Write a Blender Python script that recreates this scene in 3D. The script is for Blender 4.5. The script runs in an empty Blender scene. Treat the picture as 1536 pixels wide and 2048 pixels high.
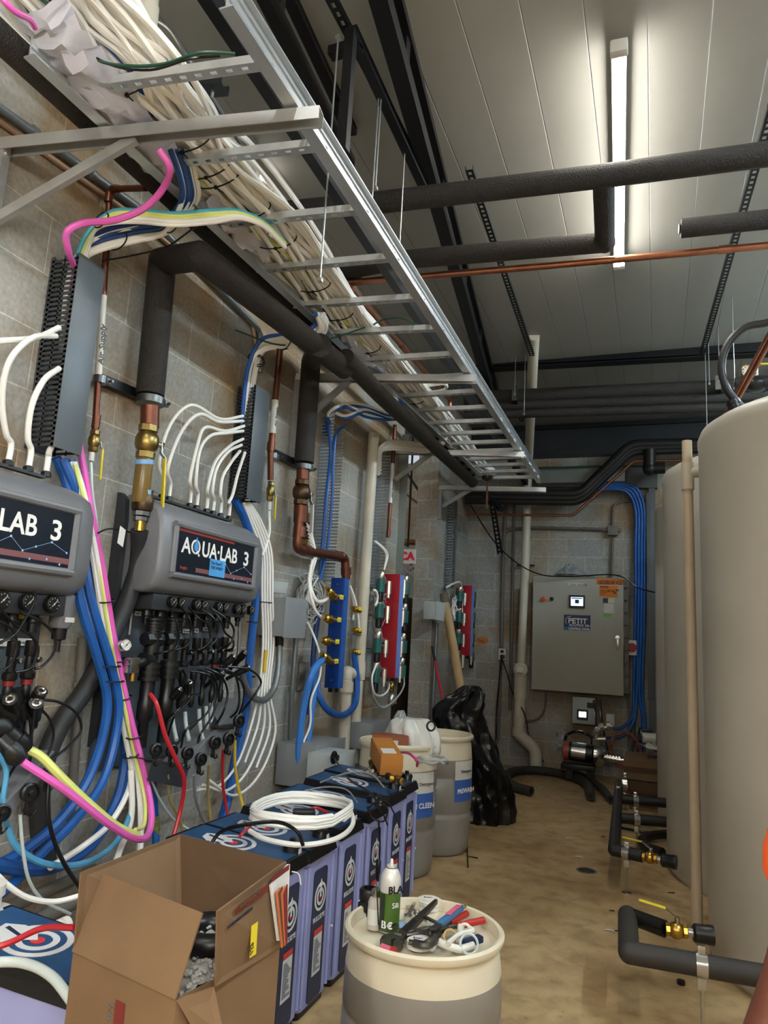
import bpy, bmesh, math, random
from mathutils import Vector as V, Matrix
rnd = random.Random(7)
SC = bpy.context.scene
COL = SC.collection

# ---------------------------------------------------------------- camera
FPX, HCAM = 1450.0, 1.5          # focal length in pixels of the 1536 x 2048 frame, lens height
_dy = V((541, -286, -FPX)).normalized()
_dz = V((452, 8200, -FPX)); _dz = (_dz - _dy * _dz.dot(_dy)).normalized()
_dx = _dy.cross(_dz)
RM = Matrix((_dx, _dy, _dz))     # camera axes -> world axes
EYE = V((0, 0, HCAM))
cd = bpy.data.cameras.new('camera'); cam = bpy.data.objects.new('camera', cd); COL.objects.link(cam)
cam.matrix_world = Matrix.Translation(EYE) @ RM.to_4x4()
cd.sensor_fit = 'VERTICAL'; cd.sensor_height = 36; cd.lens = FPX / 2048 * 36
cd.clip_start = 0.05; cd.clip_end = 100
SC.camera = cam
SC.view_settings.view_transform = 'Standard'; SC.view_settings.look = 'None'
SC.view_settings.gamma = 1; SC.view_settings.use_curve_mapping = False
SC.view_settings.exposure = 1.8
w = bpy.data.worlds.new('world'); SC.world = w; w.use_nodes = True
w.node_tree.nodes['Background'].inputs[0].default_value = (.5, .55, .6, 1)
w.node_tree.nodes['Background'].inputs[1].default_value = .3

XW, YB, ZC = -2.42, 9.77, 4.55   # left wall face, back wall face, ceiling

# survey: readings taken off the photograph, turned into points on known surfaces of the room
def ray(px, py): return RM @ V(((px - 768) / FPX, -(py - 1024) / FPX, -1))
def on(px, py, ax, v):
    r = ray(px, py); i = 'xyz'.index(ax); return EYE + r * ((v - EYE[i]) / r[i])
def W(px, py, d=0): return on(px, py, 'x', XW + d)
def B(px, py, d=0): return on(px, py, 'y', YB - d)
def Z(px, py, z=0): return on(px, py, 'z', z)
def Y(px, py, y): return on(px, py, 'y', y)
def ppm(p): return FPX / max(.05, -((RM.transposed() @ (V(p) - EYE)).z))
def rp(p, w): return w / 2 / ppm(p)

# ---------------------------------------------------------------- materials
MATS = {}
def lin(c):
    if isinstance(c, str): c = tuple(int(c[i:i + 2], 16) / 255 for i in (0, 2, 4))
    return tuple(x / 12.92 if x <= .04045 else ((x + .055) / 1.055) ** 2.4 for x in c) + (1,)
def mat(key, color=None, rough=.5, metal=0, var=0, vscale=6, bump=0, bscale=60, trans=0, alpha=1, emit=0, c2=None, coat=0, ior=1.45, stretch=None):
    if key in MATS: return MATS[key]
    m = bpy.data.materials.new(key); m.use_nodes = True; nt = m.node_tree; n = nt.nodes; L = nt.links
    b = n['Principled BSDF']; b.inputs['Base Color'].default_value = lin(color)
    b.inputs['Roughness'].default_value = rough; b.inputs['Metallic'].default_value = metal
    b.inputs['IOR'].default_value = ior
    if trans: b.inputs['Transmission Weight'].default_value = trans
    if alpha < 1: b.inputs['Alpha'].default_value = alpha
    if coat: b.inputs['Coat Weight'].default_value = coat; b.inputs['Coat Roughness'].default_value = .1
    if emit: b.inputs['Emission Color'].default_value = lin(color); b.inputs['Emission Strength'].default_value = emit
    geo = n.new('ShaderNodeTexCoord'); vec = geo.outputs['Object']
    if stretch:
        mp = n.new('ShaderNodeMapping'); mp.inputs['Scale'].default_value = stretch
        L.new(vec, mp.inputs[0]); vec = mp.outputs[0]
    nz = n.new('ShaderNodeTexNoise'); nz.inputs['Scale'].default_value = vscale; nz.inputs['Detail'].default_value = 5
    L.new(vec, nz.inputs['Vector'])
    mr = n.new('ShaderNodeMapRange'); mr.inputs[1].default_value = .3; mr.inputs[2].default_value = .7
    L.new(nz.outputs['Fac'], mr.inputs[0])
    if c2:
        mx = n.new('ShaderNodeMix'); mx.data_type = 'RGBA'
        mx.inputs[6].default_value = lin(color); mx.inputs[7].default_value = lin(c2)
        L.new(mr.outputs[0], mx.inputs[0]); L.new(mx.outputs[2], b.inputs['Base Color'])
    else:
        v_ = var or .06
        mr.inputs[3].default_value = 1 - v_; mr.inputs[4].default_value = 1 + v_
        hs = n.new('ShaderNodeHueSaturation'); hs.inputs['Color'].default_value = lin(color)
        L.new(mr.outputs[0], hs.inputs['Value']); L.new(hs.outputs[0], b.inputs['Base Color'])
    if bump:
        n2 = n.new('ShaderNodeTexNoise'); n2.inputs['Scale'].default_value = bscale; n2.inputs['Detail'].default_value = 4
        L.new(vec, n2.inputs['Vector'])
        bp = n.new('ShaderNodeBump'); bp.inputs['Strength'].default_value = bump; bp.inputs['Distance'].default_value = .01
        L.new(n2.outputs['Fac'], bp.inputs['Height']); L.new(bp.outputs[0], b.inputs['Normal'])
    MATS[key] = m
    return m

# ---------------------------------------------------------------- mesh builder
def spline(pts, n=6, closed=False):
    pts = [V(p) for p in pts]
    if len(pts) < 3: return pts
    out = []; N = len(pts)
    rng = range(N if closed else N - 1)
    for i in rng:
        if closed: p0, p1, p2, p3 = pts[(i - 1) % N], pts[i], pts[(i + 1) % N], pts[(i + 2) % N]
        else:
            p1, p2 = pts[i], pts[i + 1]
            p0 = pts[i - 1] if i else p1 * 2 - p2
            p3 = pts[i + 2] if i + 2 < N else p2 * 2 - p1
        d01 = max((p1 - p0).length, 1e-5) ** .5; d12 = max((p2 - p1).length, 1e-5) ** .5; d23 = max((p3 - p2).length, 1e-5) ** .5
        m1 = ((p1 - p0) / d01 - (p2 - p0) / (d01 + d12) + (p2 - p1) / d12) * d12
        m2 = ((p2 - p1) / d12 - (p3 - p1) / (d12 + d23) + (p3 - p2) / d23) * d12
        for k in range(n):
            t = k / n
            out.append(p1 * (2*t**3 - 3*t*t + 1) + m1 * (t**3 - 2*t*t + t) + p2 * (-2*t**3 + 3*t*t) + m2 * (t**3 - t*t))
    if not closed: out.append(pts[-1])
    return out
def frame_of(d, up=V((0, 0, 1))):
    d = d.normalized()
    if abs(d.dot(up)) > .98: up = V((0, 1, 0)) if abs(d.y) < .9 else V((1, 0, 0))
    x = up.cross(d).normalized(); y = d.cross(x).normalized()
    return x, y, d
class MB:
    def __init__(s): s.bm = bmesh.new(); s.mi = 0
    def face(s, vs):
        try: f = s.bm.faces.new(vs); f.material_index = s.mi; return f
        except ValueError: return None
    def box(s, c, size, rot=None, bev=0):
        c = V(c); vs = []
        R = rot or Matrix.Identity(3)
        for dx in (-.5, .5):
            for dy in (-.5, .5):
                for dz in (-.5, .5):
                    vs.append(s.bm.verts.new(c + R @ V((dx * size[0], dy * size[1], dz * size[2]))))
        fs = [s.face([vs[i] for i in q]) for q in ((0,1,3,2),(4,6,7,5),(0,4,5,1),(2,3,7,6),(0,2,6,4),(1,5,7,3))]
        if bev:
            es = list({e for f in fs for e in f.edges})
            r = bmesh.ops.bevel(s.bm, geom=es, offset=bev, segments=2, profile=.6, affect='EDGES')
            for f in r['faces']: f.material_index = s.mi
        return s
    def bar(s, p0, p1, w, h, up=V((0, 0, 1)), bev=0):
        p0, p1 = V(p0), V(p1); x, y, d = frame_of(p1 - p0, V(up))
        R = Matrix((x, y, d)).transposed()
        return s.box((p0 + p1) / 2, (w, h, (p1 - p0).length), R, bev)
    def tube(s, pts, r, n=8, caps=True, closed=False, flat=None):
        pts = [V(p) for p in pts]; N = len(pts); rings = []
        d0 = (pts[1] - pts[0]); x, y, d = frame_of(d0)
        if flat: x, y, d = frame_of(d0, V(flat))
        for i, p in enumerate(pts):
            if closed: dd = (pts[(i + 1) % N] - pts[i - 1])
            else: dd = (pts[min(i + 1, N - 1)] - pts[max(i - 1, 0)])
            if dd.length < 1e-7: dd = d
            dd = dd.normalized()
            q = d.rotation_difference(dd); x = q @ x; d = dd; x = (x - d * x.dot(d)).normalized(); y = d.cross(x)
            rr = r[i] if isinstance(r, (list, tuple)) else r
            rings.append([s.bm.verts.new(p + (x * math.cos(a) + y * math.sin(a)) * rr) for a in [2 * math.pi * k / n for k in range(n)]])
        for i in range(N if closed else N - 1):
            a, b = rings[i], rings[(i + 1) % N]
            for k in range(n): s.face((a[k], a[(k + 1) % n], b[(k + 1) % n], b[k]))
        if caps and not closed: s.face(rings[0][::-1]); s.face(rings[-1])
        return s
    def wire(s, pts, r, n=8, k=6): return s.tube(spline(pts, k), r, n)
    def cyl(s, p0, p1, r0, r1=None, n=20, caps=True):
        return s.tube([p0, p1], [r0, r0 if r1 is None else r1], n, caps)
    def lathe(s, prof, loc, axis=(0, 0, 1), n=32, cap0=True, cap1=True, sx=1, sy=1):
        loc = V(loc); x, y, d = frame_of(V(axis)); rings = []
        for r, h in prof:
            rings.append([s.bm.verts.new(loc + d * h + (x * math.cos(a) * sx + y * math.sin(a) * sy) * max(r, 1e-4)) for a in [2 * math.pi * k / n for k in range(n)]])
        for a, b in zip(rings, rings[1:]):
            for k in range(n): s.face((a[k], a[(k + 1) % n], b[(k + 1) % n], b[k]))
        if cap0: s.face(rings[0][::-1])
        if cap1: s.face(rings[-1])
        return s
    def prism(s, poly, o, u, v, depth):
        o, u, v = V(o), V(u), V(v); nrm = u.cross(v).normalized()
        a = [s.bm.verts.new(o + u * p[0] + v * p[1]) for p in poly]
        b = [s.bm.verts.new(o + u * p[0] + v * p[1] + nrm * depth) for p in poly]
        s.face(a[::-1]); s.face(b); n = len(poly)
        for k in range(n): s.face((a[k], a[(k + 1) % n], b[(k + 1) % n], b[k]))
        return s
    def quad(s, *ps): s.face([s.bm.verts.new(V(p)) for p in ps]); return s
    def ball(s, c, r, n=12, sc=(1, 1, 1)):
        m = Matrix.Translation(V(c)) @ Matrix.Diagonal((*[r * k for k in sc], 1))
        f0 = len(s.bm.faces)
        g = bmesh.ops.create_uvsphere(s.bm, u_segments=n, v_segments=max(6, n // 2), radius=1, matrix=m)
        for v_ in g['verts']:
            for f in v_.link_faces: f.material_index = s.mi
        return s
    def torus(s, c, R, r, axis=(0, 0, 1), n=24, m=8, arc=(0, 2 * math.pi)):
        x, y, d = frame_of(V(axis)); c = V(c); full = arc[1] - arc[0] > 6.28
        pts = [c + (x * math.cos(a) + y * math.sin(a)) * R for a in [arc[0] + (arc[1] - arc[0]) * k / n for k in range(n if full else n + 1)]]
        return s.tube(pts, r, m, closed=full)
    def plate(s, o, u, v, t):          # parallelogram slab: corner o, edges u and v, thickness t along u x v
        o, u, v = V(o), V(u), V(v)
        return s.prism([(0, 0), (1, 0), (1, 1), (0, 1)], o, u, v, t)
    def build(s, name, mats, parent=None, smooth=True, ang=38):
        bm = s.bm
        bmesh.ops.recalc_face_normals(bm, faces=bm.faces)
        if smooth:
            ca = math.radians(ang)
            for f in bm.faces: f.smooth = True
            for e in bm.edges:
                e.smooth = not (len(e.link_faces) == 2 and e.calc_face_angle(0) > ca) and len(e.link_faces) == 2
        me = bpy.data.meshes.new(name); bm.to_mesh(me); bm.free()
        for m in (mats if isinstance(mats, (list, tuple)) else [mats]): me.materials.append(m)
        o = bpy.data.objects.new(name, me); COL.objects.link(o)
        if parent: o.parent = parent
        return o
def tag(o, label=None, cat=None, group=None, kind=None):
    if label: o['label'] = label
    if cat: o['category'] = cat
    if group: o['group'] = group
    if kind: o['kind'] = kind
    return o
def _emp(name):
    o = bpy.data.objects.new(name, None); COL.objects.link(o); o.empty_display_size = .05; return o
def thing(name, label, cat, group=None): return tag(_emp(name), label, cat, group)
def copy_tree(o, parent=None):
    c = o.copy(); COL.objects.link(c)
    if parent: c.parent = parent
    for ch in list(o.children): copy_tree(ch, c)
    return c
def place(o, loc, rz=0, label=None, group=None, scale=None):
    o.location = V(loc); o.rotation_euler = (0, 0, rz)
    if label: o['label'] = label
    if group: o['group'] = group
    return o
def text(body, o, u, v, size, mt, parent, name='lettering', ext=.0006, bold=0, align='LEFT', xs=1.0):
    """lettering standing on a surface: o = origin, u = reading direction, v = up"""
    cu = bpy.data.curves.new(name, 'FONT'); cu.body = body; cu.size = size; cu.extrude = ext; cu.offset = bold
    cu.align_x = align; cu.resolution_u = 3
    t = bpy.data.objects.new(name, cu); COL.objects.link(t)
    dg = bpy.context.evaluated_depsgraph_get(); dg.update()
    me = bpy.data.meshes.new_from_object(t.evaluated_get(dg))
    bpy.data.objects.remove(t); bpy.data.curves.remove(cu)
    u = V(u).normalized(); v = V(v); v = (v - u * v.dot(u)).normalized(); n = u.cross(v)
    R = Matrix((u * xs, v, n)).transposed().to_4x4()
    me.transform(Matrix.Translation(V(o)) @ R)
    me.materials.clear(); me.materials.append(mt)
    ob = bpy.data.objects.new(name, me); COL.objects.link(ob)
    if parent: ob.parent = parent
    return ob
def recenter():
    """put each top-level thing's origin at its own base"""
    for o in [o for o in COL.objects if o.parent is None and o.type in ('EMPTY', 'MESH') and o.location.length < 1e-6]:
        if o.get('fixed'): del o['fixed']; continue
        ms = [o] if o.type == 'MESH' else []
        def walk(x):
            for c in x.children:
                if c.type == 'MESH': ms.append(c)
                walk(c)
        walk(o)
        if not ms: continue
        lo = V((1e9,) * 3); hi = V((-1e9,) * 3); rot = False
        for m in ms:
            if m.location.length > 1e-6: rot = True
            for vv in m.data.vertices:
                for i in range(3): lo[i] = min(lo[i], vv.co[i]); hi[i] = max(hi[i], vv.co[i])
        base = V(((lo.x + hi.x) / 2, (lo.y + hi.y) / 2, lo.z))
        if o.type == 'EMPTY' and not rot:
            o.location = base
            for c in o.children: c.location = c.location - base
        elif o.type == 'MESH' and o.data.users == 1 and not o.children:
            o.data.transform(Matrix.Translation(-base)); o.location = base
EX, EY, EZ = V((1, 0, 0)), V((0, 1, 0)), V((0, 0, 1))
def segs(pts, r=.03, k=5):
    """polyline with rounded corners"""
    pts = [V(p) for p in pts]; out = [pts[0]]
    for a, b, c in zip(pts, pts[1:], pts[2:]):
        d1 = (a - b); d2 = (c - b); q = min(r, d1.length * .45, d2.length * .45)
        p1 = b + d1.normalized() * q; p2 = b + d2.normalized() * q
        for i in range(k + 1):
            t = i / k; out.append(p1 * (1 - t) ** 2 + b * 2 * t * (1 - t) + p2 * t * t)
    out.append(pts[-1]); return out
# ---------------------------------------------------------------- lamps of the room, and unseen ones added
M_LAMP = mat('lamp_warm', 'fffaf0', emit=21)
M_LAMPC = mat('lamp_cool_added', 'd8efff', emit=62)  # for the unseen cool lamps added on the right side
M_WHITE = mat('white_plastic', 'd9d6cc', .45)
def strip_light(p0, p1, label, m=M_LAMP, drop=0, group=None):
    t = thing('strip_light', label, 'ceiling light', group)
    d = (p1 - p0).normalized()
    MB().bar(p0 + EZ * .03, p1 + EZ * .03, .075, .03, bev=.006).build('housing', M_WHITE, t)
    mb = MB(); mb.tube([p0 + d * .04, p1 - d * .04], .03, 10); mb.build('lamp_tube', m, t)
    for p, s in ((p0, 1), (p1, -1)):
        MB().box(p + d * .02 * s + EZ * .005, (.085, .05, .07), bev=.008).build('end_cap', mat('clear_cap', 'cfccc2', .3), t)
    if drop:
        mb = MB()
        for q in (.25, .75):
            c = p0.lerp(p1, q); mb.cyl(c + EZ * .04, V((c.x, c.y, ZC)), .006, n=6)
        mb.build('hanger_rod', mat('rod_zinc', 'a8a8a0', .35, 1), t)
    return t
ZL = 4.46
strip_light(Z(1238, 92, ZL), Z(1238, 532, ZL), 'long lit tube light on the ceiling above the black crossing pipes')
strip_light(Z(503, 345, ZL), Z(548, 408, ZL), 'short lit tube light seen through the rungs of the cable tray')
strip_light(Z(205, -40, ZL), Z(245, 2, ZL), 'lit lamp end at the top edge beside the white vertical pipe')
M_LAMPN = mat('lamp_added', 'fffefa', emit=52)  # unseen lamps added behind the viewer, hung low to brighten the tray undersides
for k, (x, y0, y1) in enumerate(((-1.2, -2.3, -.1), (.5, -2.3, -.1), (-1.0, -.05, .75) , (1.9, -2.3, -.1))):
    zz = ZL if k == 2 else 2.75
    strip_light(V((x, y0, zz)), V((x, y1, zz)), '%s added unseen tube light behind the viewer, counted from the block wall' % ('first', 'second', 'short', 'last')[k], M_LAMPN, drop=zz < 3, group='added tube lights behind the viewer')
strip_light(V((-4.3, 6.8, 4.365)), V((-4.3, 8.8, 4.365)), 'added unseen tube light in the room beyond the wall opening')  # added lamp, brightens what shows through the opening
strip_light(V((2.3, 1.2, ZL)), V((2.25, 3.6, ZL)), 'cool tube light assumed on the ceiling out of view, right of the frame', M_LAMPC)  # assumed lamp, added out of view to tint the right of the ceiling bluish
strip_light(V((2.3, 5.2, ZL)), V((2.25, 7.6, ZL)), 'cool tube light added out of view over the farthest tank', M_LAMPC)  # unseen lamp added to brighten the back of the room

# ---------------------------------------------------------------- setting materials
def block_mat(key, axis, row, z0, y0):
    m = bpy.data.materials.new(key); m.use_nodes = True; nt = m.node_tree; n = nt.nodes; L = nt.links
    b = n['Principled BSDF']; b.inputs['Roughness'].default_value = .75
    tc = n.new('ShaderNodeTexCoord'); sp = n.new('ShaderNodeSeparateXYZ'); L.new(tc.outputs['Object'], sp.inputs[0])
    cb = n.new('ShaderNodeCombineXYZ')
    a = n.new('ShaderNodeMath'); a.operation = 'SUBTRACT'; a.inputs[1].default_value = y0 - 20 * row * 2
    z = n.new('ShaderNodeMath'); z.operation = 'SUBTRACT'; z.inputs[1].default_value = z0
    L.new(sp.outputs[axis], a.inputs[0]); L.new(sp.outputs[2], z.inputs[0])
    L.new(a.outputs[0], cb.inputs[0]); L.new(z.outputs[0], cb.inputs[1])
    br = n.new('ShaderNodeTexBrick'); br.inputs['Scale'].default_value = 1
    br.inputs['Brick Width'].default_value = row * 2; br.inputs['Row Height'].default_value = row
    br.inputs['Mortar Size'].default_value = .0045; br.inputs['Mortar Smooth'].default_value = .3; br.offset = .5
    br.inputs['Color1'].default_value = lin('969793'); br.inputs['Color2'].default_value = lin('a29e94')
    br.inputs['Mortar'].default_value = lin('c2beb2')
    L.new(cb.outputs[0], br.inputs['Vector'])
    # broad warm and cool weathering of the masonry
    nz = n.new('ShaderNodeTexNoise'); nz.inputs['Scale'].default_value = 1.6; nz.inputs['Detail'].default_value = 4; L.new(tc.outputs['Object'], nz.inputs['Vector'])
    mr = n.new('ShaderNodeMapRange'); mr.inputs[1].default_value = .44; mr.inputs[2].default_value = .66; L.new(nz.outputs['Fac'], mr.inputs[0])
    mx = n.new('ShaderNodeMix'); mx.data_type = 'RGBA'; mx.blend_type = 'MULTIPLY'; L.new(mr.outputs[0], mx.inputs[0])
    L.new(br.outputs['Color'], mx.inputs[6]); mx.inputs[7].default_value = lin('e2c096')
    n3 = n.new('ShaderNodeTexNoise'); n3.inputs['Scale'].default_value = 45; n3.inputs['Detail'].default_value = 6; L.new(tc.outputs['Object'], n3.inputs['Vector'])
    m3 = n.new('ShaderNodeMapRange'); m3.inputs[1].default_value = .3; m3.inputs[2].default_value = .7; m3.inputs[3].default_value = .8; m3.inputs[4].default_value = 1.12; L.new(n3.outputs['Fac'], m3.inputs[0])
    hs = n.new('ShaderNodeHueSaturation'); L.new(mx.outputs[2], hs.inputs['Color']); L.new(m3.outputs[0], hs.inputs['Value'])
    L.new(hs.outputs[0], b.inputs['Base Color'])
    ad = n.new('ShaderNodeMath'); ad.operation = 'MULTIPLY_ADD'; ad.inputs[1].default_value = -.5
    L.new(br.outputs['Fac'], ad.inputs[0]); 
    m4 = n.new('ShaderNodeMath'); m4.operation = 'MULTIPLY'; m4.inputs[1].default_value = .45; L.new(n3.outputs['Fac'], m4.inputs[0]); L.new(m4.outputs[0], ad.inputs[2])
    bp = n.new('ShaderNodeBump'); bp.inputs['Strength'].default_value = .6; bp.inputs['Distance'].default_value = .012
    L.new(ad.outputs[0], bp.inputs['Height']); L.new(bp.outputs[0], b.inputs['Normal'])
    return m
M_BLK_L = block_mat('block_wall_side', 1, .2586, .1118, 2.16)
M_BLK_B = block_mat('block_wall_back', 0, .237, .106, -1.55)
def floor_mat():
    m = bpy.data.materials.new('concrete_floor'); m.use_nodes = True; nt = m.node_tree; n = nt.nodes; L = nt.links
    b = n['Principled BSDF']; tc = n.new('ShaderNodeTexCoord')
    def nz(s, d=6, dist=0):
        q = n.new('ShaderNodeTexNoise'); q.inputs['Scale'].default_value = s; q.inputs['Detail'].default_value = d; q.inputs['Distortion'].default_value = dist
        L.new(tc.outputs['Object'], q.inputs['Vector']); return q.outputs['Fac']
    def ramp(fac, stops):
        r = n.new('ShaderNodeValToRGB'); L.new(fac, r.inputs[0]); e = r.color_ramp.elements
        while len(e) < len(stops): e.new(.5)
        for x, (p, c) in zip(e, stops): x.position = p; x.color = lin(c)
        return r.outputs[0]
    c1 = ramp(nz(1.5, 8, .6), [(.3, '9c8158'), (.48, 'b3986e'), (.62, 'c0a67b'), (.75, 'cdb68e')])
    c2 = ramp(nz(9, 8, .3), [(.3, 'a89880'), (.5, 'e8e4dc'), (.7, 'ffffff')])
    mx = n.new('ShaderNodeMix'); mx.data_type = 'RGBA'; mx.blend_type = 'MULTIPLY'; mx.inputs[0].default_value = .6
    L.new(c1, mx.inputs[6]); L.new(c2, mx.inputs[7])
    c3 = ramp(nz(38, 4), [(.25, '75624a'), (.36, 'ffffff'), (.8, 'ffffff')])
    m2 = n.new('ShaderNodeMix'); m2.data_type = 'RGBA'; m2.blend_type = 'MULTIPLY'; m2.inputs[0].default_value = .5
    L.new(mx.outputs[2], m2.inputs[6]); L.new(c3, m2.inputs[7]); L.new(m2.outputs[2], b.inputs['Base Color'])
    rr = n.new('ShaderNodeMapRange'); rr.inputs[3].default_value = .35; rr.inputs[4].default_value = .75; L.new(nz(3, 5), rr.inputs[0]); L.new(rr.outputs[0], b.inputs['Roughness'])
    bp = n.new('ShaderNodeBump'); bp.inputs['Strength'].default_value = .25; bp.inputs['Distance'].default_value = .01; L.new(nz(30, 6), bp.inputs['Height']); L.new(bp.outputs[0], b.inputs['Normal'])
    return m
def ceil_mat():
    m = bpy.data.materials.new('ceiling_panel'); m.use_nodes = True; nt = m.node_tree; n = nt.nodes; L = nt.links
    b = n['Principled BSDF']; b.inputs['Roughness'].default_value = .5
    tc = n.new('ShaderNodeTexCoord'); sp = n.new('ShaderNodeSeparateXYZ'); L.new(tc.outputs['Object'], sp.inputs[0])
    f = n.new('ShaderNodeMath'); f.operation = 'PINGPONG'; f.inputs[1].default_value = .145; L.new(sp.outputs[0], f.inputs[0])
    mr = n.new('ShaderNodeMapRange'); mr.inputs[1].default_value = 0; mr.inputs[2].default_value = .004; L.new(f.outputs[0], mr.inputs[0])
    nz = n.new('ShaderNodeTexNoise'); nz.inputs['Scale'].default_value = 3; nz.inputs['Detail'].default_value = 8; L.new(tc.outputs['Object'], nz.inputs['Vector'])
    mx = n.new('ShaderNodeMix'); mx.data_type = 'RGBA'; mx.inputs[6].default_value = lin('6f6f6b'); mx.inputs[7].default_value = lin('93928c')
    L.new(mr.outputs[0], mx.inputs[0])
    hs = n.new('ShaderNodeHueSaturation'); m3 = n.new('ShaderNodeMapRange'); m3.inputs[3].default_value = .93; m3.inputs[4].default_value = 1.06; L.new(nz.outputs['Fac'], m3.inputs[0])
    L.new(m3.outputs[0], hs.inputs['Value']); L.new(mx.outputs[2], hs.inputs['Color']); L.new(hs.outputs[0], b.inputs['Base Color'])
    bp = n.new('ShaderNodeBump'); bp.inputs['Strength'].default_value = .8; bp.inputs['Distance'].default_value = .004; L.new(mr.outputs[0], bp.inputs['Height']); L.new(bp.outputs[0], b.inputs['Normal'])
    return m
def struct(name, mb, m):
    o = mb.build(name, m); o['kind'] = 'structure'; o['fixed'] = 1; return o
XR, YF = 2.9, -2.6       # right wall, wall behind the viewer
struct('floor', MB().box((-1.6, 3.6, -.05), (9.4, 12.6, .1)), floor_mat())
struct('ceiling', MB().box((.24, 3.6, ZC + .05), (5.6, 12.6, .1)), ceil_mat())
TH = .25
OY0, OY1, OZ = 6.9, 8.19, 3.9    # opening in the left wall
mb = MB(); mb.box((XW - TH / 2, (YF + OY0) / 2, ZC / 2), (TH, OY0 - YF, ZC)); mb.box((XW - TH / 2, (OY1 + YB) / 2, ZC / 2), (TH, YB - OY1, ZC))
mb.box((XW - TH / 2, (OY0 + OY1) / 2, (OZ + ZC) / 2), (TH, OY1 - OY0, ZC - OZ))
o = struct('wall_left', mb, [M_BLK_L, M_BLK_B])
for f in o.data.polygons:
    if abs(f.normal.y) > .9: f.material_index = 1
struct('wall_back', MB().box(((XW - 3.8 + XR) / 2 - .2, YB + .1, 2.03), (XR - XW + 4.4, .2, 4.06)), M_BLK_B)
struct('trim_1', MB().box((.24, YB + .06, 4.31), (5.6, .08, .5)), mat('dark_closure', '2b2d2f', .45, .3, bump=.1, bscale=3))
mb = MB(); mb.box((.24, YB - .0, 4.5), (5.4, .05, .05)); struct('trim_2', mb, mat('dark_trim', '1b1c1d', .5, .3))
struct('wall_right', MB().box((XR + .1, 3.6, ZC / 2), (.2, 12.6, ZC)), M_BLK_L)
struct('wall_front', MB().box((.2, YF - .1, ZC / 2), (5.6, .2, ZC)), M_BLK_B)
struct('wall_far', MB().box((-6.2, 3.6, 2.2), (.2, 12.6, 4.4)), M_BLK_L)
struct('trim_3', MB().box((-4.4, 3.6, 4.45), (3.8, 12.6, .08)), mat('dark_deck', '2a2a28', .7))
# white trim strip lining the near edge of the opening
struct('trim_4', MB().bar(V((XW + .006, OY0 - .07, .9)), V((XW + .006, OY0 - .07, 3.6)), .14, .012, EY), mat('zinc_strip', '8d9490', .5, .4))
struct('trim_5', MB().bar(B(1304, 945, .05), B(1304, 1570, .05), rp(B(1290, 1100), 12) * 2, .1, EY), mat('steel_grey_paint', '5a5c5c', .5, .2))
mb = MB(); mb.bar(B(1078, 955, .06), B(1315, 957, .06), .27, .12, EZ if False else EY); struct('trim_6', mb, MATS['steel_grey_paint'])
# ---------------------------------------------------------------- overhead steel, struts, rods, pipes
M_FOAM = mat('black_foam', '1f1c19', .6, c2='332d28', vscale=120, bump=.9, bscale=150)
M_FOAMS = mat('black_foam_smooth', '1d1c1b', .45, bump=.1, bscale=60)
M_BLKSTEEL = mat('black_steel', '17181a', .45, .4)
M_STRUT = mat('dark_strut', '2c2f30', .4, .7)
M_ZINC = mat('zinc_rod', 'b4b6b2', .35, .9)
M_ALU = mat('aluminium', 'ccd0d2', .36, .8, var=.12, vscale=14, stretch=(1, .15, 1))
M_ALUD = mat('aluminium_dull', 'b4b5b4', .42, .65, var=.1, vscale=9)
M_COPPER = mat('copper', 'a87058', .34, .9, c2='8f5e48', vscale=12)
M_COPPERO = mat('copper_old', '7d5040', .42, .9, c2='6a4234', vscale=18)
M_BRASS = mat('brass', 'a08a55', .35, 1, c2='877244', vscale=25)
M_BRASSY = mat('brass_bright', 'c9a552', .3, 1, c2='a98438', vscale=30)
M_BLACK = mat('black_plastic', '121212', .35, var=.2)
M_PVC = mat('pvc', 'cbc4b2', .4, c2='b9b09c', vscale=5)
M_STEELB = mat('bright_steel', 'c0c0bc', .22, 1)
M_TIE = mat('cable_tie', '0b0b0b', .5)
M_CONDUIT = mat('grey_conduit', '7b7f80', .4, .6)
M_PAINTG = mat('painted_conduit', '6c6860', .6, .1)

def beam(name, a, b, w, h, m, label, cat='steel beam', group=None):
    t = thing(name, label, cat, group); MB().bar(a, b, w, h).build('beam', m, t); return t
# dark steel frame: sloping chords with posts
def chord(a, b, w, h, label, posts, post_len):
    t = thing('roof_truss', label, 'roof truss', None)
    MB().bar(a, b, w, h).build('chord', M_BLKSTEEL, t)
    d = b - a
    MB().bar(V((a.x, a.y, ZC - .03)), V((b.x, b.y, ZC - .03)), w, .05).build('top_chord', M_BLKSTEEL, t)
    for q in posts:
        c = a + d * q; MB().bar(c, V((c.x, c.y, ZC)), w * .7, w * .7, EY).build('post', M_BLKSTEEL, t)
    return t
chord(Z(745, -60, 4.3), Z(988, 815, 4.3), .085, .09, 'long black roof truss slanting behind the cable tray to the back wall', (.1, .3, .5, .7, .9), .2)
chord(Z(505, -60, 4.3), Z(700, 330, 4.3), .06, .08, 'thin black truss chord seen left of the slotted strut', (.2, .8), .2)
t = thing('roof_post', 'black square steel post hanging beside the nearest slotted strut', 'steel post')
MB().bar(Z(703, 60, 4.25), Z(703, 60, 4.25) - EZ * .62, .045, .045, EY).build('post', M_BLKSTEEL, t)
MB().bar(Z(703, 60, 4.25) + EY * .0, Z(860, 400, 4.25), .05, .05).build('brace', M_BLKSTEEL, t)
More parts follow.
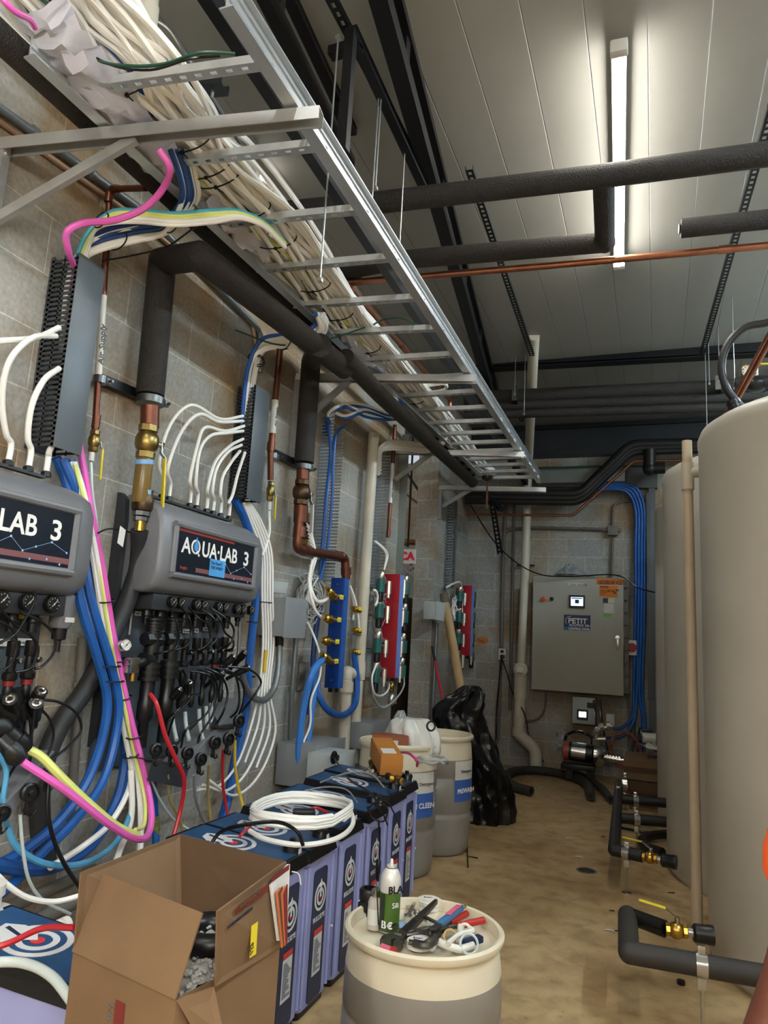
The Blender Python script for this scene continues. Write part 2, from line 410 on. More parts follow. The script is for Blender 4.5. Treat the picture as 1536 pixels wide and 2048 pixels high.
# slotted struts with threaded rods
def slotted(mbk, a, b, w, h, m, par, pitch=.05, hole=M_WHITE):
    """perforated channel: two flanges and a back with real slots between cross webs"""
    d = b - a; Ln = d.length; x, y, dn = frame_of(d)
    mb = MB(); s = w * .28
    for sg in (-1, 1):
        mb.bar(a + x * sg * (w / 2 - s / 2) - y * 0, b + x * sg * (w / 2 - s / 2), s, .003)
        mb.bar(a + x * sg * w / 2 + EZ * h / 2, b + x * sg * w / 2 + EZ * h / 2, .003, h)
    k = int(Ln / pitch)
    for i in range(k + 1):
        c = a + dn * min(Ln - pitch * .2, i * pitch + pitch * .2); mb.bar(c - dn * pitch * .21, c + dn * pitch * .21, w * .46, .003)
    return mb.build('channel', m, par)
def strut(a, b, label, w=.045):
    t = thing('slotted_strut', label, 'strut channel', 'slotted struts under the ceiling')
    t['group'] = 'slotted struts under the ceiling'
    slotted(None, a, b, w, .03, M_STRUT, t); return t
strut(Z(640, -40, 4.3), Z(862, 385, 4.3), 'slotted dark strut left of centre, running up out of the frame beside the big truss')
strut(Z(938, 340, 4.3), Z(1064, 712, 4.3), 'slotted dark strut ending at the white vent pipe near the back')
strut(Z(1546, 215, 4.3), Z(1404, 711, 4.3), 'slotted dark strut above the tanks, near the right edge of the frame')
def rod(px, py0, py1, y, label=None, w=.009):
    a = Y(px, py0, y); b = Y(px, py1, y); b = V((a.x, a.y, b.z))
    mb = MB(); mb.cyl(a, b, w / 2, n=6); mb.box(b + EZ * .01, (.02, .02, .015)); mb.box(a - EZ * .02, (.022, .022, .012))
    o = mb.build('threaded_rod', M_ZINC)
    tag(o, label or 'thin zinc threaded rod hanging from the ceiling struts', 'threaded rod', 'threaded hanger rods')
pt = Z(680, 80, 4.2)
rod(677, 68, 560, Z(677, 68, 4.2).y, 'thin zinc rod hanging through the short strut piece above the tray')
rod(763, 180, 378, Z(763, 180, 4.28).y, 'left rod of the close pair above the upper black pipe'); rod(758, 178, 420, Z(758, 178, 4.28).y, 'right rod of the close pair dropping to the tray edge')
rod(810, 290, 500, Z(810, 290, 4.28).y, 'single zinc rod hanging between the tray and the upper black pipe')
for px, a, b, y in ((1033, 640, 790, 7.3), (1051, 690, 830, 7.3)): rod(px, a, b, y, 'zinc rod holding the three black pipes beside the white vent pipe')
for px, a, b, y in ((1416, 660, 770, 7.2), (1410, 690, 860, 7.4), (1435, 620, 765, 7.0), (1462, 540, 780, 6.4)): rod(px, a, b, y, 'zinc rod in the cluster hanging above the tank rim')
# short strut pieces
def short_strut(a, b, label, w=.05):
    t = thing('strut_piece', label, 'strut channel')
    mb = MB(); d = (b - a); x, y, dn = frame_of(d)
    mb.bar(a, b, w, .004); mb.bar(a + x * w / 2 + y * .02, b + x * w / 2 + y * .02, .004, .044); mb.bar(a - x * w / 2 + y * .02, b - x * w / 2 + y * .02, .004, .044)
    mb.build('channel', M_STRUT, t)
    mb = MB(); mb.cyl(a.lerp(b, .8) - EZ * .03, a.lerp(b, .8) + EZ * .08, .007, n=6); mb.build('bolt', M_ZINC, t)
short_strut(Z(660, 115, 4.2), Z(722, 97, 4.2), 'short black strut piece gripping the zinc rod at the top')
short_strut(Z(330, 190, 3.62), Z(450, 178, 3.62), 'dark strut piece under the tray near the top left', .07)
# black rubber foam pipes crossing under the ceiling
def pipe(pts, r, m, label, cat='pipe', name='insulated_pipe', group=None, n=18, seams=(), k=0, sr=.06):
    P = segs(pts, sr) if k == 0 else spline(pts, k)
    mb = MB(); mb.tube(P, r, n)
    for q in seams:
        i = max(1, min(len(P) - 2, int(q * (len(P) - 1)))); d = (P[i + 1] - P[i - 1]).normalized()
        mb.cyl(P[i] - d * .004, P[i] + d * .004, r * 1.03, n=n)
    return tag(mb.build(name, m), label, cat, group)
t = thing('insulated_pipe', 'thick black foam pipe with a square drop, crossing under the tube light', 'pipe')
a, b, c = Z(560, 425, 4.0), Z(1207, 352, 4.0), Z(1560, 305, 4.0)
MB().tube([a, Z(760, 405, 4.0), b, c], .062, 20).build('upper_run', M_FOAM, t)
dr = V((b.x, b.y, 0)); q = Y(1200, 490, b.y + .3)
b2 = Z(1210, 485, 3.93); 
MB().tube([b, b2], .058, 20).build('drop', M_FOAM, t)
MB().tube([b2 + (b - b2).normalized() * -.0, Z(800, 520, 3.93), Z(655, 548, 3.93)], .06, 20).build('lower_run', M_FOAM, t)
for q in (b, b2): MB().ball(q, .063, 14).build('elbow', M_FOAM, t)
t = thing('insulated_pipe', 'black foam pipe with a raw cut end entering at the right edge', 'pipe')
a, b = Z(1362, 457, 3.95), Z(1600, 432, 3.95)
MB().tube([a, b], .055, 20).build('sleeve', M_FOAM, t)
d = (a - b).normalized(); MB().cyl(a + d * .004, a + d * .012, .03, n=14).build('bore', M_BLACK, t)
# copper line under the foam pipes
cp = [Z(1600, 485, 3.86), Z(1100, 531, 3.86), Z(700, 565, 3.86), Z(660, 562, 3.86), Z(610, 490, 3.86), Z(560, 420, 3.86)]
t = thing('copper_pipe', 'bright copper pipe crossing under the black foam pipes and turning over the tray', 'pipe')
MB().tube(segs(cp, .05), .022, 14).build('tube', M_COPPER, t)
d = (cp[1] - cp[0]).normalized()
for c in (cp[0].lerp(cp[1], .28), cp[2] - d * .05, cp[3] - d * .05): MB().cyl(c - d * .04, c + d * .04, .026, n=14).build('coupling', M_COPPER, t)
t = thing('copper_pipe', 'copper pipe running away above the white tubes behind the tray rungs', 'pipe')
P = [Z(700, 575, 3.8), Z(775, 660, 3.8), Z(900, 800, 3.8), Z(900, 800, 3.8) + V((0, .02, -.2))]
MB().tube(segs(P, .04), .02, 12).build('tube', M_COPPER, t)
MB().cyl(P[0].lerp(P[2], .42), P[0].lerp(P[2], .48), .026, n=12).build('coupling', M_COPPER, t)
# purlin and the three black pipes before the back wall
y0 = 7.5
t = thing('steel_purlin', 'flat black steel beam crossing above the three black pipes at the back', 'steel beam')
MB().bar(Y(940, 728, y0), Y(1560, 694, y0), .09, .1).build('beam', M_BLKSTEEL, t)
MB().bar(Y(940, 742, y0), Y(1560, 708, y0), .12, .012).build('lower_flange', M_BLKSTEEL, t)
for (ya, yb_, r, lab) in ((797, 775, 15, 'topmost of the three black pipes crossing below the steel beam'), (815, 797, 11, 'middle of the three black pipes crossing below the steel beam'), (831, 815, 9, 'lowest of the three black pipes crossing below the steel beam')):
    pipe([Y(930, ya, y0 + .02), Y(1445, yb_, y0 + .02), Y(1560, yb_ - 5, y0 + .02)], rp(Y(1200, ya, y0), r * 2), M_FOAM, lab, group=None)
def rack(px, p0, p1, label):
    t = thing('pipe_rack', label, 'pipe hanger'); a, b = Y(px, p0, y0 - .05), Y(px + 14, p1, y0 - .02)
    a2 = V((a.x, a.y - .16, a.z)); 
    slotted(None, Y(px, p0 + 8, y0 - .1), Y(px + 15, p1 + 8, y0 + .25), .045, .03, M_STRUT, t)
    mb = MB(); mb.box(Y(px, p0 - 4, y0 - .1), (.05, .03, .14)); mb.torus(Y(px + 2, p0 - 8, y0 - .05), .07, .008, EX, 16, 5); mb.build('clamp', M_STEELB, t)
rack(1029, 793, 835, 'strut rack clamping the black pipes beside the white vent pipe'); rack(1436, 770, 812, 'strut rack clamping the black pipes near the tank top')
# white vent pipes
def vpipe(name, a, b, r, m, label, cat='pipe', collars=()):
    t = thing(name, label, cat); MB().cyl(a, b, r, n=20).build('tube', m, t)
    for q, ln in collars:
        c = a.lerp(b, q); d = (b - a).normalized(); MB().cyl(c - d * ln / 2, c + d * ln / 2, r * 1.13, n=20).build('coupling', m, t)
    return t
q = Z(277, 150, 3.75)
vpipe('vent_pipe', q, V((q.x, q.y, ZC)), rp(q, 42), M_PVC, 'short white vertical pipe rising to the ceiling behind the near end of the tray', collars=((.35, .1),))
q = [Z(308, 38, 4.4), Z(340, 60, 4.3), Z(375, 115, 4.1), Z(430, 205, 4.0), Z(480, 285, 4.0)]
tag(MB().wire(q, .011, 8, 6).build('conduit', M_CONDUIT), 'thin grey conduit curving down from the ceiling behind the first rungs', 'conduit')
# dark pipe run above the tray's far side, with loose black wires
t = thing('steel_tube', 'long black square tube running above the right side of the cable tray', 'steel beam')
MB().bar(Z(395, -40, 3.85), Z(1052, 965, 3.62), .055, .07).build('beam', M_BLKSTEEL, t)
# ---------------------------------------------------------------- ladder cable tray, its brackets and the tubes in it
ZT = 3.37                                           # underside of the tray rails
tray = thing('cable_tray', 'long aluminium ladder cable tray running from the upper left away to the back wall', 'cable tray')
def rail(a, b):
    mb = MB(); up = EZ
    mb.bar(a + EZ * .055, b + EZ * .055, .006, .105)
    for zz, ww in ((.003, .05), (.108, .05)): mb.bar(a + EZ * zz, b + EZ * zz, ww, .006)
    for zz in (.035, .075): mb.bar(a + EX * .006 + EZ * zz, b + EX * .006 + EZ * zz, .008, .006)
    return mb.build('side_rail', M_ALU, tray)
RL0, RL1 = Z(58, 112, ZT), Z(962, 952, ZT); RR0, RR1 = Z(452, 15, ZT), Z(1078, 966, ZT)
rail(RL0, RL1); rail(RR0, RR1)
for (lx, ly, rx, ry) in ((150,183,490,140), (312,330,600,303), (437,450,692,428), (532,540,752,523), (605,612,806,602), (660,668,850,662), (712,723,888,713), (755,765,915,755), (792,795,937,786), (826,822,958,818), (850,848,978,844), (874,870,993,866), (894,889,1008,885), (915,905,1020,902), (925,921,1032,916), (940,934,1042,930), (955,946,1050,943), (965,957,1062,956)):
    a, b = Z(lx, ly, ZT + .03), Z(rx, ry, ZT + .03); y_ = (a.y * .35 + b.y * .65)
    a = V((RL0.x + .0, a.y, ZT + .025)); b = V((RR0.x, b.y, ZT + .025))
    mb = MB(); d = b - a; Ln = d.length; x, y, dn = frame_of(d)
    for sg in (-1, 1): mb.bar(a + x * sg * .02 + EZ * .015, b + x * sg * .02 + EZ * .015, .003, .032); mb.bar(a + x * sg * .0145, b + x * sg * .0145, .013, .003)
    k = 13
    for i in range(k + 1): c = a + dn * Ln * i / k; mb.bar(c - dn * Ln / k * .3, c + dn * Ln / k * .3, .018, .003)
    mb.build('rung', M_ALU, tray)
def bracket(a, b, label, leg=.55, bx=.45):
    t = thing('tray_bracket', label, 'wall bracket')
    a = V((XW + .005, a.y, a.z)); mb = MB()
    mb.bar(a, b, .055, .004); 
    for s in (-1, 1):
        x, y, dn = frame_of(b - a); mb.bar(a + x * s * .026 - EZ * .024, b + x * s * .026 - EZ * .024, .004, .05)
    mb.build('arm', M_ALUD, t)
    mb = MB(); mb.bar(a + EX * .02 - EZ * .02, a + EX * .02 - EZ * leg, .05, .035, EY); mb.build('wall_leg', M_ALUD, t)
    mb = MB(); q = a + (b - a) * bx; mb.bar(q - EZ * .04, a + EX * .05 - EZ * (leg * .62), .045, .022, EY); mb.build('brace', M_ALUD, t)
    mb = MB()
    for s in (0, .6): mb.cyl(a + EX * .04 - EZ * (.06 + s * leg), a + EX * .055 - EZ * (.06 + s * leg), .009, n=8)
    mb.build('anchor_bolt', M_ZINC, t)
bracket(Z(0, 285, 3.36), Z(643, 222, 3.36), 'nearest aluminium wall bracket of the tray, crossing the upper left')
bracket(Z(565, 752, 3.36), Z(953, 752, 3.36), 'aluminium tray bracket with a diagonal brace, level with the second grey duct', .62, .3)
bracket(Z(795, 898, 3.36), Z(1048, 905, 3.36), 'aluminium tray bracket at the edge of the wall opening', .5, .3)
bracket(Z(886, 972, 3.36), Z(1092, 976, 3.36), 'farthest aluminium tray bracket beside the white dome camera', .4, .3)

M_TW = mat('tube_white', 'f3f1ea', .32, c2='ebeae4', vscale=9)
M_TY = mat('tube_lime', 'd5dc7c', .35); M_TB = mat('tube_blue', '1f5ca8', .38, c2='1a4f93', vscale=7)
M_TNAVY = mat('tube_navy', '1b3f78', .4); M_TTEAL = mat('tube_teal', '3f9fb0', .35); M_TPINK = mat('tube_pink', 'e46ac0', .35, c2='d85cae')
M_TCLR = mat('tube_clear', 'd7e2de', .2, trans=.35); M_TRED = mat('tube_red', 'b3242c', .35); M_TYEL = mat('tube_yellow', 'c9a92e', .35)
M_TGREEN = mat('tube_green', '1e4a3a', .4); M_TSKY = mat('tube_sky', '5aa6cf', .25, trans=.2); M_TBLK = mat('tube_black', '0e0e0f', .3)
M_TGREY = mat('tube_grey', '77797a', .4); M_TLBL = mat('tube_pale_blue', '4b86c8', .35)
# the run of tubes lying in the tray: control line through the tray's own coordinates
line = [Z(60, -60, 3.62), Z(150, 60, 3.56), Z(240, 150, 3.46), Z(330, 245, 3.44), Z(400, 325, 3.44), Z(520, 445, 3.44), Z(595, 535, 3.44), Z(655, 607, 3.44), Z(705, 665, 3.44), Z(755, 720, 3.44), Z(845, 820, 3.44), Z(890, 870, 3.44), Z(935, 925, 3.44), Z(965, 948, 3.44)]
def in_tray(i, n, rad, m, name, label, group, i0=0, i1=None, half=.19, spread=None):
    rr = random.Random(i * 17 + 3)
    pts = []; u = (i + .5) / n * 2 - 1
    lay = (i % 3)
    seg = line[i0:i1]
    for k, c in enumerate(seg):
        q = (k + i0) / (len(line) - 1); hw = half * (1.15 - .5 * q)
        uu = u + rr.uniform(-.3, .3)
        pts.append(c + EX * uu * hw + EZ * (lay * rad * 1.7 + rr.uniform(-.008, .012) + (1 - u * u) * .02))
    o = MB().wire(pts, rad, 6, 4).build(name, m); return tag(o, label, 'tube', group)
for i in range(46):
    in_tray(i, 46, .0125, M_TW, 'white_tube', 'white plastic tube lying in the cable tray bundle', 'white tubes in the cable tray')
for i, u in enumerate((2, 5, 9)):
    in_tray(u, 24, .012, M_TY, 'lime_tube', 'pale lime tube on the wall side of the tray bundle', 'lime tubes in the cable tray', 3)
for u in (13, 30, 19): in_tray(u, 46, .011, M_TB, 'blue_tube', 'blue tube lying among the white tubes in the tray', 'blue tubes in the cable tray', 0, 9)
# strands crossing over the bundle
for k, (a, b) in enumerate(((0, 5), (4, 9), (7, 12), (2, 7), (9, 13), (5, 10))):
    P = [line[a + j] + EX * (.13 - .26 * j / (b - a)) * (1 if k % 2 else -1) * .8 - EZ * .012 for j in range(b - a + 1)]
    tag(MB().wire(P, .0125, 6, 4).build('white_tube', M_TW), 'white plastic tube crossing beneath the tray bundle', 'tube', 'white tubes crossing under the bundle')
# loop of white tube at the far side
tag(MB().wire([Z(810, 760, 3.5), Z(850, 770, 3.5), Z(890, 768, 3.5), Z(888, 780, 3.5), Z(850, 785, 3.5), Z(812, 775, 3.5)], .014, 6, 5).build('tube_loop', M_TW), 'white tube loop standing out of the bundle just past the second bracket', 'tube')
# plastic film under the first stretch
M_FILM = mat('plastic_film', 'cfd0dc', .25, trans=.25, bump=.6, bscale=14)
def film(pts, hw, label, m=None, dz=-.02):
    mb = MB(); rows = []; P = spline(pts, 6); rr = random.Random(5)
    for i, p in enumerate(P):
        rows.append([mb.bm.verts.new(p + EX * (u * hw) + EZ * (dz + u * u * .05 + rr.uniform(-.018, .018))) for u in (-1, -.6, -.3, 0, .3, .6, 1)])
    for a, b in zip(rows, rows[1:]):
        for k in range(6): mb.face((a[k], a[k + 1], b[k + 1], b[k]))
    o = mb.build('plastic_film', m or M_FILM)
    s = o.modifiers.new('thick', 'SOLIDIFY'); s.thickness = .002
    return tag(o, label, 'plastic film')
film([Z(70, 20, 3.5), Z(110, 80, 3.44), Z(190, 180, 3.40), Z(285, 290, 3.40), Z(330, 345, 3.40)], .11, 'crumpled clear film lying under the tubes at the near end of the tray')
film([Z(405, 400, 3.42), Z(450, 450, 3.41), Z(520, 520, 3.41)], .07, 'smooth shiny film lying beside the tubes at the fourth rung')
film([Z(685, 660, 3.42), Z(705, 700, 3.41), Z(760, 745, 3.41)], .07, 'crumpled clear film in the tray near the second bracket')
# cable ties round the bundle
def tie(c, R, ax, label='black cable tie round the tube bundle', tail=True, sq=.42):
    mb = MB(); x, y, d = frame_of(V(ax)); pts = [c + (x * math.cos(a) + y * math.sin(a) * sq) * R for a in [2 * math.pi * k / 20 for k in range(20)]]
    mb.tube(pts, .0035, 5, closed=True)
    if tail: mb.cyl(pts[15], pts[15] - EZ * .03 + EX * .03, .003, n=5); mb.box(pts[15], (.012, .012, .012))
    return tag(mb.build('cable_tie', M_TIE), label, 'cable tie', 'black cable ties on the tube bundles')
for q in (2.2, 3.5, 4.1, 4.25, 4.8, 5.4, 6.5, 7.4, 8.6, 9.3, 9.8, 10.4, 11.2):
    i = int(q); c = line[i].lerp(line[i + 1], q - i) + EZ * .01; tie(c, .15 - .007 * q, line[i + 1] - line[i])
# black wires draped over the near rung, green one beyond the fifth
wire = lambda pts, r, m, label, cat='wire', name='wire', n=6, group=None: tag(MB().wire(pts, r, n, 6).build(name, m), label, cat, group)
wire([Z(60, -20, 3.62), Z(120, 30, 3.56), Z(180, 110, 3.45), Z(260, 132, 3.35), Z(330, 128, 3.34), Z(400, 106, 3.36), Z(470, 108, 3.38)], .006, M_TGREEN, 'dark green wire drooping over the first rung of the tray')
wire([Z(90, -20, 3.62), Z(130, 60, 3.5), Z(200, 120, 3.42), Z(300, 140, 3.33), Z(380, 118, 3.34), Z(440, 112, 3.38)], .0045, M_TBLK, 'thin black wire drooping under the green one at the first rung')
wire([Z(735, 660, 3.5), Z(765, 640, 3.42), Z(800, 636, 3.4), Z(835, 650, 3.45)], .006, M_TGREEN, 'dark green wire arching over the tray at the sixth rung')
wire([W(205, 522, .1), W(270, 510, .15), W(330, 495, .25), Z(378, 463, 3.3), Z(412, 440, 3.36)], .0045, M_TBLK, 'thin black wire strung from the first duct up to the tray')
wire([Z(470, 660, 3.2), Z(560, 690, 3.2), Z(650, 680, 3.3), Z(730, 655, 3.42)], .005, M_TGREEN, 'dark green wire slung below the second tube bundle')
t = thing('wire_bunch', 'bunch of black wires tied along the inner side of the right tray rail', 'wire')
rr = random.Random(3)
for k in range(4):
    P = [V((RR0.x - .05 + rr.uniform(-.02, .02), y_, ZT + .12 + rr.uniform(-.02, .03))) for y_ in [1.9 + .45 * j for j in range(15)]]
    MB().wire(P, .005, 5, 3).build('strand', M_TBLK, t)

# ---------------------------------------------------------------- pipes along the left wall, high up
def foam_run(pts, r, label, rough=M_FOAM, elbows=True):
    t = thing('insulated_pipe', label, 'pipe')
    for i, (a, b) in enumerate(zip(pts, pts[1:])): MB().tube([a, b], r, 20).build('sleeve', rough, t)
    if elbows:
        for p in pts[1:-1]: MB().ball(p, r * 1.02, 14).build('mitre', rough, t)
    return t
foam_run([Z(-60, 18, 3.46), Z(400, 447, 3.46), Z(870, 878, 3.46), Z(942, 948, 3.44)], .052, 'black foam pipe running beside the left tray rail over its whole length')
foam_run([W(300, 790, .12), W(325, 523, .12), Z(400, 512, 3.2), Z(690, 738, 3.22)], .068, 'black foam covered riser that turns high up and runs along the wall')
foam_run([Z(640, 690, 3.2), W(622, 725, .13), W(608, 925, .13)], .07, 'second black foam riser dropping to the copper valve and elbow', elbows=False)
foam_run([Z(690, 715, 3.25), Z(760, 790, 3.25), Z(945, 965, 3.33)], .06, 'black foam pipe low beside the tray in the far half')
def cond(pts, w, m, label, name='conduit', cat='conduit', group=None, sr=.12, n=12, straps=()):
    t = thing(name, label, cat, group); r = rp(pts[len(pts) // 2], w)
    P = segs(pts, sr); MB().tube(P, r, n).build('tube', m, t)
    mb = MB(); ok = False
    for q in straps:
        i = min(len(pts) - 2, int(q)); c = pts[i].lerp(pts[i + 1], q - i); d = (pts[i + 1] - pts[i]).normalized(); mb.cyl(c - d * .012, c + d * .012, r * 1.35, n=12); ok = True
    if ok: mb.build('strap', m, t)
    else: mb.bm.free()
    return t
cond([W(-30, 195, .03), W(290, 425, .03), W(500, 640, .03), W(521, 665, .03), W(520, 745, .03)], 13, M_CONDUIT, 'grey metal conduit running along the left wall and bending down at its end', straps=(.25, .6, 1.3))
cond([W(-30, 222, .02), W(290, 448, .02), W(470, 600, .02), W(505, 640, .02), W(512, 700, .02)], 8, mat('conduit_tan', 'a98a70', .4, .4), 'thin tan conduit just below the grey one on the left wall')
# copper elbow and air line
def air_line(top, elbow_to, p_mid, p_bot, w, label, tape=(.55, .85), lever=None, txt='Air Supply', wrap=True, text_rot=True):
    t = thing('copper_pipe', label, 'pipe'); r = rp(p_mid, w)
    MB().tube(segs([elbow_to, top, p_mid], .05) if elbow_to else [top, p_mid], r, 14).build('tube', M_COPPERO, t)
    if elbow_to:
        d = (elbow_to - top).normalized()
        for q in (d, -EZ): MB().cyl(top + q * .02, top + q * .07, r * 1.25, n=14).build('coupling', M_COPPERO, t)
    MB().cyl(p_mid + EZ * .01, p_mid + EZ * .07, r * 1.25, n=14).build('coupling', M_COPPERO, t)
    a, b = top.lerp(p_mid, tape[0]), top.lerp(p_mid, tape[1])
    MB().cyl(a, b, r * 1.06, n=14).build('label_tape', M_WHITE, t)
    ln = (a - b).length
    text(txt, b + V((r * 1.08, r * .25, .05)), (a - b), -EY, min(.045, ln * .14), M_BLACK, t, bold=.0006)
    return t, r
air_line(W(220, 378, .06), Z(292, 376, 3.42), W(190, 860, .06), None, 13, 'copper air line with an Air Supply label beside the first grey duct', (.45, .78))
air_line(W(560, 700, .06), None, W(541, 905, .06), None, 13, 'copper air line with a white label beside the second grey duct', (.5, .82))
air_line(W(790, 850, .06), None, W(776, 1075, .06), None, 8, 'copper air line beside the wall opening trim', (.35, .7))
# ---------------------------------------------------------------- slotted wiring ducts
M_DUCT = mat('duct_grey', '5e6468', .4, .25, var=.05); M_DUCTD = mat('duct_side', '3d4144', .5)
M_DUCTL = mat('duct_light', '80868a', .45)
def duct(tl, bl, fl, fr, label, cover=True, pitch=.022, m=None, halves=2):
    t = thing('wiring_duct', label, 'wiring duct'); m = m or M_DUCTD
    p = W(*tl); y0 = p.y; z1 = p.z; z0 = W(*bl).z; D = Y(fl[0], fl[1], y0).x - XW; y1 = W(fr[0], fr[1], D).y
    MB().box((XW + .006, (y0 + y1) / 2, (z0 + z1) / 2), (.008, y1 - y0, z1 - z0)).build('back_plate', m, t)
    n = int((z1 - z0) / pitch)
    for nm, yy in (('slotted_side', y0 + .002), ('slotted_side', y1 - .002)):
        mb = MB()
        for k in range(n): mb.box((XW + D / 2, yy, z0 + (k + .5) * pitch), (D, .003, pitch * .55))
        if cover:
            mb.box((XW + D * .5, yy, (z0 + z1) / 2), (.008, .003, z1 - z0)); mb.box((XW + .012, yy, (z0 + z1) / 2), (.02, .003, z1 - z0)); mb.box((XW + D - .008, yy, (z0 + z1) / 2), (.016, .003, z1 - z0))
        mb.build(nm, m, t)
    if cover: MB().box((XW + D + .002, (y0 + y1) / 2, (z0 + z1) / 2), (.004, y1 - y0 + .004, z1 - z0), bev=.0015).build('cover', M_DUCT, t)
    return t, y0, y1, z0, z1, D
DU1 = duct((103, 515), (67, 902), (157, 522), (210, 532), 'large grey wiring duct with its cover on, nearest the viewer')
DU2 = duct((475, 772), (458, 998), (512, 775), (540, 778), 'grey wiring duct with its cover on, above the second dispenser')
DU3 = duct((643, 838), (604, 1155), (668, 838), (690, 842), 'tall open slotted duct without a cover, beyond the second riser', False, .026, M_DUCTL)
DU4 = duct((752, 903), (744, 1175), (772, 905), (782, 907), 'open slotted duct without a cover, behind the white drain pipe', False, .03, M_DUCTL)
DU5 = duct((893, 1000), (886, 1175), (912, 1000), (915, 1003), 'slotted duct in the far corner beyond the wall opening', True, .035, M_DUCTL)
for DD, xs in ((DU3, .5),):
    pass

# ---------------------------------------------------------------- tube bundles from the tray to the ducts
def bundle(paths, label_fmt=None): pass
def tubeW(pts, w, m, label, name='tube', cat='tube', group=None, n=8, k=6):
    P = [W(*p) if len(p) == 3 else V(p[3]) for p in pts]
    r = rp(P[len(P) // 2], w); return tag(MB().wire(P, r, n, k).build(name, m), label, cat, group)
# four blue and two white hoses over the first duct
for k, (dx, dy, m) in enumerate(((0, 0, M_TNAVY), (9, 5, M_TNAVY), (-9, -4, M_TNAVY), (4, 14, M_TNAVY), (22, 4, M_TW), (12, 24, M_TW), (4, 28, M_TW), (-8, 30, M_TW))):
    far = 1 - .25 * (dx / 30)
    tubeW([(352 + dx * 1.2, 300, .62), (368 + dx, 350, .60), (372 + dx, 400, .52), (335 + dx * .5, 440 + dy * .8, .38), (270, 452 + dy, .26), (205, 468 + dy, .16), (172 - dx * .2, 495 + dy * .6, .1), (155 - dx * .6, 540, .07), (135 - dx * .6, 700, .05)],
          11, m, ('navy hose' if m is M_TNAVY else 'white hose') + ' swooping from the tray into the top of the first duct', 'hose', 'hose', ('navy' if m is M_TNAVY else 'white') + ' hoses into the first duct')
for k, (dy, m, nm) in enumerate(((0, M_TY, 'lime'), (-9, M_TTEAL, 'teal'), (7, M_TW, 'white'), (14, M_TW, 'white'), (-4, M_TY, 'lime'))):
    tubeW([(570, 488 + dy * .5, .76), (525, 446 + dy * .4, .74), (478, 428 + dy * .6, .68), (430, 430 + dy, .6), (350, 436 + dy, .5), (280, 430 + dy, .36), (225, 432 + dy, .26), (185 + dy * .4, 458, .18), (165 + dy * .7, 500, .13), (150 + dy * .6, 560, .08)],
          9, m, nm + ' tube lying over the navy hoses above the first duct', 'tube', 'tube', nm + ' tubes over the navy hoses')
pk = tubeW([(318, 300, .66), (338, 330, .68), (330, 370, .6), (290, 415, .48), (230, 440, .36), (160, 448, .28), (134, 465, .24), (136, 500, .2), (150, 548, .1), (140, 700, .06), (158, 880, .06), (172, 960, .1), (180, 1010, .14), (200, 1110, .16), (232, 1300, .17), (262, 1440, .2), (292, 1560, .26), (303, 1630, .34), (296, 1670, .4), (272, 1678, .44), (220, 1650, .46), (130, 1580, .42), (45, 1524, .34)],
       13, M_TPINK, 'long bright pink tube dropping through the first duct and looping back to the near dispenser', 'pink_tube')
tubeW([(-20, -30, .9), (20, 15, .92), (60, 40, .86), (70, 55, .84)], 12, M_TPINK, 'pink tube end at the top left corner of the tray', 'pink_tube')
# bundle over the second duct
for k in range(9):
    a = k * 2.4; dx = math.cos(a) * 9 * (k > 0); dy = math.sin(a) * 9 * (k > 0)
    m, nm = (M_TB, 'blue') if k in (4, 8) else (M_TW, 'white')
    if nm == 'blue': dx, dy = (-9, -13) if k == 4 else (-3, -14)
    tubeW([(640 + dx, 628, .6), (645 + dx, 655 + dy, .56), (615 + dx * .6, 678 + dy, .48), (565, 684 + dy, .34), (528 + dx * .5, 692 + dy, .22), (508 + dx, 725, .14), (500 + dx, 765, .09), (492 + dx, 850, .05)],
          9, m, nm + ' hose bending from the tray into the second duct', 'hose', 'hose', nm + ' hoses into the second duct')
def ringW(px, py, d, R, ax, w=.0035):
    return tag(MB().torus(W(px, py, d), R, w, ax, 20, 5).build('cable_tie', M_TIE), 'black cable tie round the tube bundle', 'cable tie', 'black cable ties on the tube bundles')
ringW(565, 683, .34, .055, (0, 1, -.1)); ringW(570, 683, .34, .055, (0, 1, -.1)); ringW(512, 718, .16, .05, (0, .35, 1)); ringW(513, 722, .16, .05, (0, .35, 1)); ringW(636, 676, .5, .06, (.5, 1, .6))
ringW(345, 440, .42, .06, (.3, 1, 0)); ringW(312, 452, .3, .05, (.1, 1, 0)); ringW(202, 440, .22, .04, (.1, 1, -.2)); ringW(235, 480, .2, .05, (0, 1, -.1))
# blue and white hoses into the third duct
for k, (dy, m, nm) in enumerate(((0, M_TB, 'blue'), (9, M_TB, 'blue'), (18, M_TB, 'blue'), (-4, M_TW, 'white'), (5, M_TW, 'white'), (13, M_TW, 'white'))):
    s = 10 * math.sin(k * 2.1)
    tubeW([(800 - k * 3, 795, .55), (808 - k * 2, 822 + dy * .6, .5), (780, 832 + dy * .5 + s * .3, .45), (730, 815 + dy + s, .3), (690, 812 + dy - s * .8, .18), (660 + dy * .6, 826, .1), (655 + k * 2, 845, .07), (653 + k * 2, 870, .03)],
          7, m, nm + ' hose sagging from the tray to the open third duct', 'hose', 'hose', nm + ' hoses into the third duct')
for k in range(7):
    dy = (k % 4) * 5; s = 3 * math.sin(k * 2.1)
    tubeW([(893 + k, 866, .62), (888 - k, 880 + dy * .6, .55), (855, 888 + dy + s, .4), (810, 884 + dy + s, .25), (775, 884 + dy, .14), (757 + k, 900 + dy * .3, .08), (755 + k, 950, .04)],
          6, M_TW, 'white tube of the bunch sagging from the tray into the fourth duct', 'tube', 'tube', 'white tubes into the fourth duct')
